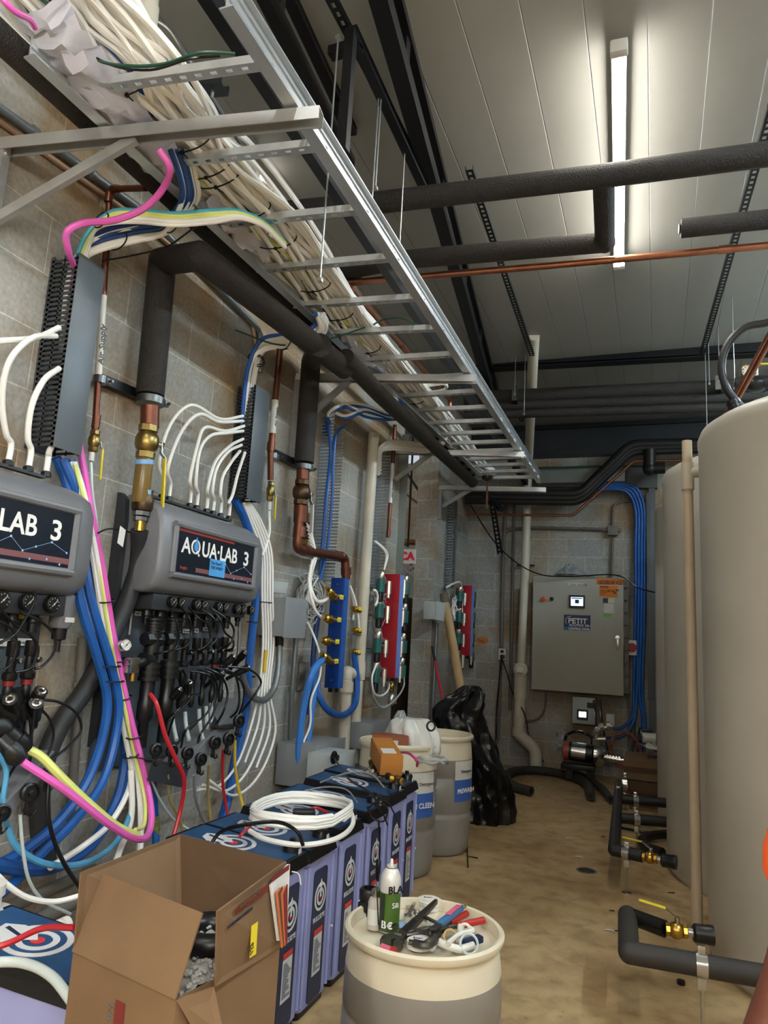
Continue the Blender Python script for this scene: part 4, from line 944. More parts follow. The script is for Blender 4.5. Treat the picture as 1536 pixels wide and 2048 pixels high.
for k, (pts, lab) in enumerate((([(-10, 1240), (20, 1255), (34, 1290), (20, 1330), (-5, 1345)], 'left thin black loop at the near dispenser board'), ([(-5, 1210), (30, 1250), (65, 1275), (76, 1300), (62, 1335), (30, 1345)], 'black loop crossing the white label of the near board'), ([(40, 1225), (85, 1245), (110, 1275), (105, 1310), (80, 1335), (70, 1337)], 'wide black loop right of the near board'),
    ([(84, 1399), (120, 1405), (155, 1430), (162, 1460), (140, 1490), (95, 1525)], 'black loop standing out to the right below the near dispenser'), ([(76, 1412), (100, 1440), (107, 1470), (95, 1510), (80, 1530)], 'smaller black loop inside the right one'), ([(70, 1420), (60, 1480), (25, 1540), (-5, 1590)], 'black tube dropping left from the near probes'), ([(70, 1180), (70, 1200), (52, 1235), (28, 1270), (0, 1285)], 'thin grey lead hanging off the near gauge'))):
    tubeW([(a, b, .28) for a, b in pts], 5.5, M_TBLK, lab, 'control_tube')
tubeW([(42, 1405, .24), (60, 1440, .24), (62, 1490, .24), (54, 1560, .24)], 7, M_TBLK, 'thick black lead behind the probes of the near dispenser', 'control_tube')
# lower steel channel with round foot fittings
def foot_fitting(px, py, w, d, label, grp):
    t = thing('foot_fitting', label, 'fitting', grp); p = W(px, py, d); r = rp(p, w)
    ax = V((1, -.35, .1)).normalized()
    mb = MB(); mb.lathe([(r, 0), (r, r * .5), (r * .78, r * .6), (r * .72, r * .35), (r * .3, r * .35)], p, ax, 20); mb.build('cup', M_BLACK, t)
    mb = MB(); mb.lathe([(r * .3, 0), (r * .3, r * .7), (r * .15, r * .75)], p, ax, 8); mb.build('core', M_BLACK, t)
    mb = MB(); mb.cyl(p - EZ * r * .8, p - EZ * r * 2.2, r * .28, n=10); mb.lathe([(r * .38, 0), (r * .42, -r * .3), (r * .3, -r * .5)], p - EZ * r * 1.6, EZ, 8); mb.build('stem', M_BLACK, t)
    mb = MB(); q = p - EZ * r * 2.1; mb.wire([q, q + EX * r * .5 - EZ * r * .2, q + EX * r * .9 + EZ * r * .1], r * .1, 6, 4); mb.wire([q, q + EY * r * .9 - EZ * r * .2, q + EY * r * 1.3 + EZ * r * .2], r * .1, 6, 4); mb.build('clip', M_BLACK, t)
GF = 'round fittings on the lower channel of the second dispenser'
for k, (px, py) in enumerate(((310, 1500), (342, 1502), (373, 1506), (400, 1518), (428, 1485), (455, 1478), (476, 1442))):
    foot_fitting(px, py, 26, .3, '%s round black fitting on the lower channel of the second dispenser' % 'first second third fourth fifth sixth seventh'.split()[k], GF)
foot_fitting(58, 1585, 38, .34, 'round black fitting on the lower channel of the near dispenser', None); foot_fitting(2, 1625, 34, .36, 'round black fitting at the left edge of the lower channel', None)
foot_fitting(95, 1548, 30, .3, 'black fitting at the right end of the near lower channel', None)
def channel(pts, w, label, m=M_HOOD):
    t = thing('lower_channel', label, 'channel'); a, b = pts; d = b - a
    mb = MB(); mb.bar(a, b, w, .006, EX); mb.bar(a + EZ * w * .5 - EX * .06, b + EZ * w * .5 - EX * .06, .13, .005, EZ); mb.build('channel', m, t)
channel((W(300, 1540, .3), W(372, 1556, .3)), .09, 'lower steel channel under the second dispenser, left part', M_HOODD)
channel((W(368, 1548, .3), W(482, 1415, .22)), .09, 'lower steel channel under the second dispenser, rising right part')
channel((W(-10, 1640, .33), W(100, 1520, .28)), .06, 'bright steel channel under the near dispenser')
MB().plate(W(440, 1408, .1), W(480, 1410, .1) - W(440, 1408, .1), W(430, 1440, .26) - W(440, 1408, .1), .004)
t = thing('drip_shelf', 'small black shelf beside the lower right fittings of the second dispenser', 'shelf')
MB().plate(W(440, 1408, .06), W(482, 1412, .06) - W(440, 1408, .06), W(420, 1455, .28) - W(440, 1408, .06), .006).build('shelf', M_GDARK, t)
# white injector tubes between valves and channel
for k, px in enumerate((345, 370, 398, 412, 422)): tubeW([(px, 1430 - k * 6, .18), (px + 2, 1450, .2), (px + 8, 1480, .26)], 8, M_TCLR, 'clear tube joining an injector to the lower channel of the second dispenser', 'clear_tube', group='clear tubes under the injectors')

# ---------------------------------------------------------------- big hoses and drop tubes
GB = None
tubeW([(112, 915, .05), (128, 950, .06), (140, 1000, .09), (148, 1100, .12), (160, 1200, .16), (196, 1320, .17), (214, 1400, .17), (206, 1470, .17), (175, 1560, .18), (120, 1640, .2), (50, 1700, .24), (-20, 1740, .28)], 19, M_TB, 'blue hose leaving the first duct, sweeping left in the upper loop', 'blue_hose', 'hose')
tubeW([(125, 918, .07), (140, 950, .09), (158, 1010, .1), (166, 1100, .13), (180, 1190, .17), (222, 1330, .18), (238, 1410, .18), (228, 1490, .18), (202, 1570, .19), (150, 1640, .2), (90, 1700, .22), (10, 1780, .26), (-30, 1800, .28)], 18, M_TB, 'blue hose leaving the first duct, sweeping left in the middle loop', 'blue_hose', 'hose')
tubeW([(138, 920, .05), (150, 960, .07), (170, 1030, .08), (190, 1150, .12), (225, 1280, .12), (243, 1400, .12), (252, 1500, .13), (238, 1590, .15), (190, 1680, .18), (120, 1730, .22), (50, 1738, .26), (-30, 1726, .3)], 22, M_TB, 'thickest blue hose, sweeping left in the lowest loop', 'blue_hose', 'hose')
tubeW([(148, 925, .08), (165, 980, .12), (185, 1070, .15), (214, 1250, .16), (236, 1370, .17), (262, 1470, .18), (274, 1540, .2), (282, 1640, .26), (276, 1740, .3), (262, 1800, .32)], 12, M_TW, 'white tube hanging straight beside the long pink tube', 'white_tube')
tubeW([(142, 925, .07), (160, 980, .11), (180, 1080, .14), (208, 1260, .15), (228, 1370, .16), (252, 1480, .17), (262, 1560, .18), (225, 1640, .22), (170, 1690, .26), (100, 1735, .3)], 11, M_TW, 'white tube curving left below the pink loop', 'white_tube')
tubeW([(150, 930, .1), (174, 1020, .14), (196, 1130, .16), (222, 1290, .17), (250, 1420, .19), (272, 1520, .21), (290, 1600, .28), (288, 1650, .34), (270, 1660, .38)], 8, M_TY, 'pale lime tube running inside the pink one', 'lime_tube')
tubeW([(262, 1540, .2), (262, 1640, .22), (240, 1700, .24), (225, 1745, .28)], 13, M_TW, 'white tube ending behind the cardboard box', 'white_tube')
tubeW([(15, 1655, .3), (30, 1690, .32), (70, 1720, .34), (130, 1732, .34), (185, 1720, .32), (235, 1680, .26), (262, 1620, .2), (268, 1560, .16)], 12, M_TSKY, 'pale sky blue tube looping low across the blue hoses', 'sky_tube')
tubeW([(-10, 1500, .3), (12, 1540, .3), (6, 1600, .32), (15, 1655, .3)], 11, M_TSKY, 'pale sky blue tube dropping at the left frame edge', 'sky_tube')
tubeW([(40, 1630, .35), (46, 1700, .36), (58, 1760, .36), (85, 1800, .36), (140, 1828, .36)], 7, M_TCLR, 'clear tube hanging from the near round fitting', 'clear_tube')
tubeW([(98, 1560, .32), (95, 1620, .34), (108, 1680, .36), (130, 1730, .38), (160, 1775, .4)], 9, M_TBLK, 'thick black cable hanging below the near channel', 'black_cable')
tubeW([(-20, 1735, .4), (15, 1770, .42), (55, 1795, .44), (110, 1803, .46), (165, 1790, .5)], 11, M_TW, 'white tube sagging toward the cardboard box', 'white_tube')
tubeW([(300, 1388, .24), (312, 1405, .28), (330, 1470, .32), (352, 1520, .34), (368, 1560, .34), (362, 1615, .32), (345, 1680, .32)], 9, M_TRED, 'bright red tube hanging from the tall valves behind the cardboard box', 'red_tube')
tubeW([(446, 1500, .28), (445, 1560, .26), (452, 1610, .26), (462, 1660, .3)], 6, M_TRED, 'thin red tube hanging below the second dispenser', 'red_tube')
tubeW([(470, 1480, .26), (470, 1530, .26), (480, 1590, .28), (495, 1640, .34)], 6, M_TYEL, 'thin yellow tube hanging below the second dispenser', 'yellow_tube')
tubeW([(418, 1530, .28), (416, 1580, .26), (424, 1650, .28), (440, 1680, .3)], 6, mat('tube_amber', 'a08c54', .3, trans=.2), 'amber tube hanging below the fifth round fitting', 'amber_tube')
tubeW([(438, 1520, .28), (436, 1580, .26), (430, 1630, .26), (425, 1690, .3)], 5, mat('tube_green', '2c6a5a', .3), 'thin green tube hanging below the second dispenser', 'green_tube') if False else None
tubeW([(388, 1550, .3), (392, 1600, .28), (415, 1650, .28), (462, 1690, .34)], 6, M_TGREY, 'grey tube hanging below the fourth round fitting', 'grey_tube')
tubeW([(335, 1550, .3), (340, 1600, .28), (360, 1640, .28), (372, 1700, .3)], 6, mat('tube_amber', 'a08c54', .3), 'amber tube hanging below the second round fitting', 'amber_tube')
tubeW([(303, 1560, .28), (320, 1600, .26), (350, 1640, .26), (380, 1660, .3)], 5, M_TCLR, 'clear tube hanging below the first round fitting', 'clear_tube')
t = thing('blue_hose', 'blue hose end wrapped in yellow tape beside the pink loop', 'hose')
MB().wire([W(305, 1560, .2), W(310, 1640, .2), W(312, 1690, .22)], rp(W(310, 1640, .2), 15), 12).build('hose', M_TB, t); MB().cyl(W(310, 1632, .2), W(312, 1672, .21), rp(W(310, 1640, .2), 16.5), n=14).build('tape', mat('tape_yellow', '8f8a2e', .5, c2='3c5a3a', vscale=60), t)
# blue and white drop beside the second dispenser
tubeW([(470, 1000, .05), (490, 1040, .06), (505, 1100, .07), (512, 1180, .09), (505, 1260, .1), (498, 1330, .1), (492, 1420, .1), (470, 1520, .12), (455, 1600, .14), (432, 1680, .2)], 17, M_TB, 'thick blue hose dropping past the right side of the second dispenser', 'blue_hose', 'hose')
for k in range(5):
    dx = k * 5.2; tubeW([(486 + dx * .6, 1005, .06), (500 + dx, 1040, .08), (521 + dx, 1100, .1), (524 + dx, 1200, .12), (526 + dx, 1290, .12), (518 + dx, 1380, .13), (505 + dx * (2.2), 1440 + dx, .14), (478 + dx * 2.2, 1520 + dx, .15), (440 + dx * 1.5, 1570 + dx, .2), (395 + dx, 1580 - dx, .24)][:(8 if k % 2 else 10)], 5, M_TW, 'white tube of the bunch dropping past the second dispenser', 'white_tube', group='white tubes beside the second dispenser')
t = thing('yellow_tape', 'yellow tape sleeve on the white tubes beside the second dispenser', 'tape'); MB().cyl(W(532, 1300, .14), W(528, 1345, .14), rp(W(530, 1300, .14), 8), n=10).build('sleeve', M_TYEL, t)
for (px, py) in ((531, 1205), (214, 1330), (218, 1355)): ringW(px, py, .13, .04, (0, 0, 1))
for (px, py, d) in ((215, 1202, .17), (240, 1320, .17), (248, 1395, .18), (268, 1472, .2), (262, 1510, .2)): ringW(px, py, d, .034, (0, .3, -1))
ringW(215, 1332, .17, .055, (0, 0, 1)); ringW(222, 1362, .17, .055, (0, 0, 1)); ringW(504, 1244, .1, .032, EZ); ringW(500, 1353, .1, .032, EZ)
# conduit down the wall between the dispensers
cond([W(165, 1275, .04), W(150, 1510, .04), W(140, 1640, .04)], 19, M_PAINTG, 'grey painted conduit low on the wall behind the blue hoses', straps=(.4,))
t = thing('paint_mark', 'round blue painter tape mark on the wall between the dispensers', 'tape mark'); MB().cyl(W(222, 1160, .001), W(222, 1160, .003), .05, n=16).build('tape', mat('tape_blue_dark', '24608c', .6), t)
t = thing('wall_tag', 'small beige paper tag wired to the wall beside the union', 'tag'); mb = MB(); mb.bar(W(246, 1056, .22), W(240, 1090, .24), .04, .002, EX); mb.build('paper', M_STICK, t)
wire([W(196, 1066, .2), W(215, 1058, .16), W(240, 1060, .1), W(262, 1065, .1)], .004, M_TBLK, 'thin black wire joining the near dispenser to the wall tag')
# ---------------------------------------------------------------- blue and red manifolds, boxes, drain pipes on the left wall
M_MBLUE = mat('manifold_blue', '173f8a', .3, .3, coat=.3); M_MRED = mat('manifold_red', '9c1624', .35, .0, coat=.2); M_LAV = mat('manifold_face', '6a86c8', .35)
M_TEAL = mat('valve_teal', '1d5a55', .4); M_CHR = mat('nickel', 'c4c0b4', .3, .9); M_BOXG = mat('box_grey', '868a8c', .45, .1); M_BOXL = mat('box_light', 'a9b0b0', .45)
def manifold(pt, pb, d, dx, wy, m, m2, label):
    t = thing('manifold', label, 'manifold'); a, b = W(*pt, d), W(*pb, d); b = V((a.x, (a.y + b.y) / 2, b.z)); a = V((a.x, b.y, a.z))
    MB().box((a + b) / 2, (dx, wy, a.z - b.z), bev=.004).build('body', m, t)
    MB().box((a + b) / 2 + EX * (dx / 2 + .002), (.004, wy * .92, (a.z - b.z) * .99)).build('front_face', m2, t)
    mb = MB(); mb.cyl(b, b - EZ * .03, dx * .35, n=12); mb.build('plug', M_BLACK, t)
    if m is M_MBLUE:
        mb = MB()
        for q in (.06, .93): mb.cyl(a.lerp(b, q) + EX * .0 - EY * wy * .5, a.lerp(b, q) - EY * (wy * .5 + .006), .008, n=8)
        mb.build('screw', M_STEELB, t)
    return t, a, b
t, ma, mb_ = manifold((682, 1157), (665, 1376), .16, .11, .09, M_MBLUE, mat('manifold_blue_face', '2b5fae', .3, .2), 'blue upright manifold fed by the aged copper elbow line')
for k, q in enumerate((.2, .42, .62, .85)): text('OUT %d' % (k + 1) if False else '|||', ma.lerp(mb_, q) + V((.062, -.02, 0)), EZ, -EY, .03, M_MBLUE, t)
def out_valve(p, dirv, label, grp, m=M_BRASSY, L=.19, r=.022, lm=None, tail=True):
    t = thing('manifold_valve', label, 'valve', grp); d = V(dirv).normalized()
    ball_valve(p + d * L * .4, d, r, L * .5, m, t)
    MB().cyl(p, p + d * L * .2, r * .7, n=10).build('nipple', m, t); mb = MB(); mb.lathe([(r * .8, L * .62), (r * .95, L * .64), (r * .95, L * .72), (r * .5, L * .75), (r * .62, L * .8), (r * .5, L * .84), (r * .62, L * .88), (r * .5, L * .95)], p, d, 10); mb.build('adapter', m, t)
    mb = MB(); q = p + d * L * .35 + EX * r * 2; mb.bar(q, q - d * L * .1 + EX * .01, r * 1.2, .006, EZ); mb.box(q - d * .03 + EX * .012, (.006, r * 2.4, r * 1.3), bev=.002); mb.build('lever_grip', lm or M_LEVY, t); return t
for k, (px, py) in enumerate(((672, 1200), (668, 1240), (664, 1283), (662, 1326))):
    out_valve(W(px, py, .2) , V((.15, -1, .25 if k in (0, 3) else .02)), '%s brass valve on the left side of the blue manifold' % ('topmost', 'second', 'third', 'lowest')[k], 'valves of the blue manifold', L=.3, r=.026)
for k, (px, py) in enumerate(((705, 1216), (705, 1258), (703, 1302))):
    out_valve(W(px, py, .13), V((0.1, .6, -.1)), '%s brass valve on the right side of the blue manifold' % ('upper', 'middle', 'lower')[k], 'valves of the blue manifold', L=.14)
tubeW([(645, 1318, .22), (625, 1345, .24), (610, 1400, .2), (601, 1460, .18), (598, 1520, .18), (606, 1565, .2)], 15, M_TLBL if False else mat('hose_blue_light', '3a78c4', .38), 'blue hose dropping from the lowest brass valve to the grey lower box', 'blue_hose', 'hose')
tubeW([(632, 1330, .16), (630, 1370, .16), (622, 1440, .16), (614, 1500, .16), (610, 1558, .18)], 12, mat('hose_blue_light', '3a78c4', .38), 'narrower blue hose hanging behind the one from the lowest valve', 'blue_hose', 'hose')
tubeW([(640, 1210, .1), (632, 1260, .08), (627, 1310, .08), (625, 1370, .08), (618, 1430, .08)], 12, M_TNAVY, 'dark blue hose behind the left valves of the blue manifold', 'blue_hose', 'hose')
tubeW([(634, 1360, .12), (637, 1390, .16), (652, 1416, .2), (675, 1430, .2), (697, 1425, .2), (712, 1400, .18), (714, 1360, .16), (708, 1306, .14)], 13, M_TB, 'blue hose hanging in a U loop below the blue manifold', 'blue_hose', 'hose')
# white drain pipes
t = thing('drain_pipe', 'tall white plastic drain pipe between the two open ducts', 'pipe')
a, b, c = W(748, 868, .1), W(718, 1330, .1), W(706, 1525, .1); r = rp(b, 23)
MB().tube([a, b], r, 20).build('upper_pipe', M_PVC, t); MB().tube([b, c], r * .92, 20).build('lower_pipe', M_PVC, t)
MB().tube([b + EZ * .03, b - EZ * .12], r * 1.16, 20).build('coupling', M_PVC, t)
mb = MB(); mb.bar(W(700, 1268, .1), W(728, 1270, .1), .012, .05, EX); mb.build('strap', M_STEELB, t)
t = thing('drain_pipe', 'shorter white plastic pipe with a hub, directly below the blue manifold', 'pipe')
a, c = W(693, 1358, .12), W(686, 1525, .12); MB().tube([a, c], r * .95, 20).build('lower_pipe', M_PVC, t); MB().tube([a - EZ * .02, a - EZ * .1], r * 1.2, 20).build('hub', M_PVC, t); MB().tube(segs([a, a + EZ * .06, W(714, 1352, .12)], .05), r * .95, 16).build('elbow', M_PVC, t)
# red manifolds
def wall_manifold(pt, pb, d, side_l, side_r, s, label, gl, far=False):
    t, a, b = manifold(pt, pb, d, .14 * s, .1 * s, M_MRED, M_LAV, label); 
    for sgn, lst, nm in ((-1, side_l, 'left'), (1, side_r, 'right')):
        for k, (px, py) in enumerate(lst):
            p = V((a.x - .02, a.y + (sgn * .055 - .1 * (sgn < 0) + .16 * (sgn > 0)) * s, W(px, py, d).z)); d_ = V((.1, sgn, .05))
            v = thing('manifold_valve', '%s valve on the %s side of the %s' % (('topmost', 'second', 'third', 'lowest')[k], nm, gl), 'valve', 'valves of the ' + gl)
            r = .026 * s
            MB().cyl(V((p.x, a.y, p.z)), p, .012, n=8).build('nipple', M_CHR, v)
            mb = MB(); mb.cyl(p, p + d_ * .1 * s, r * .7, n=8); mb.lathe([(r, 0), (r * 1.5, r * .4), (r * 1.5, r * 1.4), (r, r * 1.8)], p + d_ * .07 * s - EX * r, EX, 8); mb.lathe([(r * .8, 0), (r, .01), (r, .05 * s), (r * .7, .06 * s)], p + d_ * .11 * s, EZ, 8); mb.build('valve_body', M_CHR, v)
            mb = MB(); q = p + d_ * .12 * s; mb.lathe([(r * 1.3, 0), (r * 1.3, -.1 * s), (r * .9, -.11 * s)], q, EZ, 12); mb.build('regulator', M_TEAL, v)
            mb = MB(); mb.lathe([(r, -.11 * s), (r, -.17 * s), (r * .5, -.18 * s)], q, EZ, 10); mb.build('lower_cap', M_BLACK, v)
            mb = MB(); mb.cyl(p + EX * r * 1.4 + EZ * .0, p + EX * r * 1.4 - EZ * .1 * s, r * .8, n=8); mb.cyl(p + EX * r * 1.4 - EZ * .1 * s, p + EX * r * 1.4 - EZ * .13 * s, r * .5, n=8); mb.build('outlet', M_CHR, v)
wall_manifold((790, 1150), (775, 1355), .16, ((772, 1162), (768, 1212), (764, 1280), (772, 1338)), ((806, 1165), (806, 1222), (801, 1282), (797, 1332)), 1.15, 'red upright manifold with a pale blue face at the edge of the wall opening', 'near red manifold')
wall_manifold((935, 1172), (928, 1312), .14, ((922, 1185), (921, 1226), (918, 1268), (920, 1310)), ((946, 1185), (944, 1226), (942, 1268), (941, 1305)), 1.2, 'smaller looking red manifold in the far corner beyond the opening', 'far red manifold')
t = thing('gas_valve', 'brass fitting and steel nut hanging below the near red manifold', 'valve')
ball_valve(W(783, 1372, .16), EZ, .022, .1, M_BRASSY, t); MB().lathe([(.02, 0), (.034, -.02), (.034, -.08), (.02, -.1)], W(783, 1388, .16), EZ, 8).build('nut', M_CHR, t)
# loose white control wires
def tangle(c, ry, rz, d, n, seed, m, label, grp, w=.004):
    rr = random.Random(seed)
    for k in range(n):
        pts = []; a0 = rr.uniform(0, 6); tw = rr.uniform(1.0, 1.6); oy, oz = rr.uniform(-.3, .3), rr.uniform(-.3, .3)
        for j in range(12):
            a = a0 + 2 * math.pi * tw * j / 11; q = rr.uniform(.6, 1)
            pts.append(c + V((d + rr.uniform(-.04, .04), ry * (math.cos(a) * q + oy), rz * (math.sin(a) * q + oz))))
        tag(MB().wire(pts, w, 5, 5).build('coiled_wire', m), label, 'wire', grp)
M_WG = mat('wire_grey', 'a9aaa6', .4)
tangle(W(612, 1200, .05), .16, .17, .03, 14, 3, M_WG, 'grey wire of the messy coil left of the blue manifold', 'grey wires coiled beside the blue manifold', .0055)
tangle(W(752, 1240, .05), .12, .26, .04, 8, 8, M_WG, 'grey wire of the tangle left of the near red manifold', 'grey wires beside the near red manifold', .005)
tangle(W(910, 1215, .05), .2, .2, .03, 6, 12, M_TW, 'white wire tangled left of the far red manifold', 'white wires beside the far red manifold', .006)
for k in range(7): tubeW([(612 + k * 1.2, 1045 + k * 7, .14), (622 + k, 1060 + k * 6, .16), (628 + k, 1110, .14), (622, 1160, .12), (612 + k * 3, 1200 + k * 3, .1)], 3.4, M_TW, 'white wire leaving the small yellow port block beside the copper riser', 'white_wire', 'wire', 'white wires of the port block')
tubeW([(622, 1130, .14), (620, 1170, .16), (632, 1200, .2), (650, 1200, .2), (660, 1190, .2)], 7, M_TW, 'white tube curving to the topmost brass valve', 'white_tube')
tubeW([(625, 1120, .14), (618, 1165, .16), (628, 1215, .2), (648, 1240, .2)], 6, M_TW, 'white tube curving to the second brass valve', 'white_tube')
tubeW([(700, 1172, .1), (710, 1200, .12), (716, 1230, .13), (718, 1255, .13)], 5, M_TW, 'white tube curving right of the blue manifold', 'white_tube'); tubeW([(702, 1180, .1), (708, 1215, .1), (706, 1240, .13)], 4, M_TW, 'short white tube right of the blue manifold', 'white_tube')
tubeW([(606, 1228, .06), (625, 1265, .14), (640, 1310, .2), (640, 1350, .2), (622, 1400, .18), (620, 1450, .18), (605, 1490, .16), (592, 1540, .14), (606, 1590, .2)], 4.5, M_TW, 'long white wire dropping from the grey box corner to the floor', 'white_wire', 'wire')
tubeW([(752, 1330, .16), (744, 1355, .16), (748, 1385, .16), (766, 1390, .16), (778, 1375, .16), (778, 1350, .16)], 4, M_TW, 'white tube ring below the near red manifold', 'white_tube')
tubeW([(744, 1360, .15), (746, 1390, .15), (765, 1415, .16), (790, 1400, .2), (808, 1370, .2), (808, 1355, .2)], 3.5, M_WG, 'thin grey tube slung under the near red manifold', 'grey_tube')
tubeW([(746, 1180, .12), (752, 1182, .14), (755, 1200, .14), (750, 1212, .14)], 5, M_TW, 'short white tube arching at the drain pipe', 'white_tube')
tubeW([(893, 1175, .1), (905, 1168, .12), (920, 1165, .14), (925, 1180, .12)], 4, M_TW, 'white tube looping over the far red manifold', 'white_tube')
for k in range(3): tubeW([(748 + k * 2, 1082, .1), (760 + k * 4, 1092 + k * 2, .14), (772 + k * 2, 1110, .14), (768, 1140, .14)], 3, M_TW, 'thin white wire leaving the fourth duct', 'white_wire', 'wire', 'white wires of the fourth duct')
t = thing('port_block', 'small yellow framed port block beside the copper riser', 'fitting block'); MB().box(W(608, 1062, .1), (.05, .05, .26), bev=.004).build('block', M_BRASSY, t)
for k in range(4): MB().cyl(W(610, 1048 + k * 9, .13), W(622, 1047 + k * 9, .13), .012, n=8).build('port', M_BLACK, t)
# electrical boxes
def ebox(tl, br, d0, d1, m, label, near=True, bev=.004, lid=True):
    """box on the wall: tl / br = pixel corners of its room face"""
    a = W(*tl, d1); b = W(*br, d1); t = thing('electrical_box', label, 'electrical box')
    MB().box((XW + (d0 + d1) / 2, (a.y + b.y) / 2, (a.z + b.z) / 2), (d1 - d0, b.y - a.y, a.z - b.z), bev=bev).build('box', m, t)
    if lid: MB().box((XW + d1 + .004, (a.y + b.y) / 2, (a.z + b.z) / 2), (.008, b.y - a.y + .01, a.z - b.z + .012), bev=.002).build('lid', m, t)
    return t
ebox((571, 1195), (607, 1275), .01, .2, M_BOXG, 'grey electrical box on the wall beside the second dispenser, clear tub on top')
t = thing('clear_tub', 'small clear plastic tub standing on the grey electrical box', 'tub'); c = W(556, 1190, .1)
mb = MB(); prof = [(.0, 0), (.045, 0), (.055, .075), (.065, .08), (.065, .084), (.05, .08), (.042, .006), (0, .006)]
mb.lathe(prof, c + EZ * .012, EZ, 4, False, False, 1.3, 1.9); mb.build('tub', mat('clear_plastic', 'dfe6e6', .15, trans=.6), t, ang=20)
t = thing('flexible_conduit', 'grey corrugated conduit looping from the box bottom back to the dispenser', 'conduit')
P = spline([W(559, 1276, .12), W(558, 1320, .13), W(550, 1370, .15), (W(532, 1398, .17)), W(508, 1396, .18), W(490, 1370, .18), W(482, 1335, .18)], 14)
rr_ = rp(P[10], 12); MB().tube(P, [rr_ * (1 + .08 * (i % 2)) for i in range(len(P))], 12).build('sleeve', M_CONDUIT, t); MB().cyl(W(559, 1272, .12), W(559, 1292, .12), rr_ * 1.4, n=12).build('connector', M_BLACK, t)
cond([W(592, 1276, .05), W(583, 1400, .05), W(580, 1490, .05), W(592, 1545, .06), W(615, 1540, .1)], 11, M_CONDUIT, 'grey conduit dropping from the box and sweeping to the lower box', straps=(.82,), sr=.2)
t = thing('knob', 'small round black knob on the wall left of the grey box', 'knob'); MB().lathe([(.03, 0), (.034, .01), (.03, .02), (.012, .025), (.012, .035)], W(523, 1267, .0), EX, 16).build('knob', M_BLACK, t)
t = thing('junction_plate', 'small square wall plate behind the blue hoses', 'wall plate'); MB().box(W(606, 1352, .01), (.02, .16, .2), bev=.003).build('plate', M_PAINTG, t)
ebox((630, 1492), (684, 1555), .02, .3, M_BOXG, 'dark grey floor level box behind the jugs, below the blue hoses')
ebox((672, 1512), (706, 1562), .3, .5, M_BOXL, 'light grey small box with a cable gland, standing behind the jugs')
t = thing('cable_gland', 'black cable gland with a cable leaving the light grey box', 'cable gland'); c = W(668, 1515, .5); mb = MB(); mb.torus(c, .03, .012, EX, 14, 6); mb.cyl(c - EX * .01, c + EX * .03, .02, n=10); mb.build('ring', M_BLACK, t)
ebox((745, 1448), (775, 1490), .02, .28, M_BOXG, 'grey box low on the wall near the opening, with two stub conduits')
for k, py in enumerate((1447, 1466)): cond([W(722, py + 3, .1), W(738, py - 2, .14), W(752, py - 3, .16)], 9, M_PAINTG, ('upper', 'lower') [k] + ' stub conduit entering the grey box near the opening')
ebox((872, 1203), (896, 1243), .02, .16, M_BOXL, 'grey junction box on the far wall stub beside the slotted duct')
cond([W(874, 1246, .05), W(866, 1400, .05), W(862, 1515, .05)], 8, M_BOXL if False else M_CONDUIT, 'thin light conduit below the far junction box', straps=(.95,))

# ---------------------------------------------------------------- what shows through the opening
def far_box(name, px0, py0, px1, py1, x, m, label, cat, dd=.1):
    a, b = on(px0, py0, 'x', x), on(px1, py1, 'x', x); t = thing(name, label, cat)
    MB().box((x - dd / 2, (a.y + b.y) / 2, (a.z + b.z) / 2), (dd, abs(b.y - a.y), abs(a.z - b.z)), bev=.01).build('body', m, t); return t
a = on(790, 1105, 'x', -3.4); 
t = thing('warning_sign', 'white sign with bright red letters beyond the opening', 'sign')
p = Y(815, 1113, 8.05); MB().box(p, (.2, .03, .17)).build('board', M_STICK, t); text('CA', p + V((-.09, -.02, -.04)), EX, EZ, .13, mat('sign_red', 'e8203a', .5), t, bold=.006)
MB().bar(V((p.x, p.y, p.z + .11)), V((p.x, p.y, 4.4)), .02, .02, EY).build('hanger', M_BLACK, t)
t = thing('copper_pipe', 'short copper pipe with a bronze coupling seen through the opening', 'pipe'); p0, p1 = Y(792, 1083, 8.3), Y(835, 1086, 8.3)
MB().cyl(p0, p1 + EX * .2, .035, n=14).build('tube', M_COPPER, t); MB().cyl(p0.lerp(p1, .2), p0.lerp(p1, .6), .045, n=14).build('coupling', M_BRASSY, t)
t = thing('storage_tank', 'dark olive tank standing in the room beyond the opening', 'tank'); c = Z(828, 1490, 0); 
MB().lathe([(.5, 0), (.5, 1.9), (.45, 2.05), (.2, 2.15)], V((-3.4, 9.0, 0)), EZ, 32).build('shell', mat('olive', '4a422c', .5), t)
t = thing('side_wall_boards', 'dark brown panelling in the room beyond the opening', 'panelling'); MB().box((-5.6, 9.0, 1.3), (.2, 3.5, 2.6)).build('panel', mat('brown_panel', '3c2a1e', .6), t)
tubeW([], 1, None, '') if False else None
wire([Y(795, 1120, 8.9), Y(810, 1118, 8.9), Y(828, 1135, 8.9), Y(840, 1160, 8.9)], .02, M_TRED, 'dark red hose seen through the opening', 'hose', 'hose')
for k, (a, b, lab) in enumerate(((Y(795, 1165, 8.7), Y(840, 1118, 8.7), 'thin pale brace crossing behind the opening, rising right'), (Y(795, 1120 + 8, 8.6), Y(840, 1160, 8.6), 'thin pale brace crossing behind the opening, falling right'), (Y(800, 925, 8.6), Y(840, 985, 8.6), 'dark angled roof brace above the opening'), (Y(795, 975, 8.6), Y(840, 1010, 8.6), 'old copper pipe slanting in the room beyond the opening'))):
    t = thing('brace', lab, 'brace'); MB().bar(a, b, .03, .03).build('bar', [M_ALUD, M_ALUD, M_STRUT, M_COPPERO][k], t)
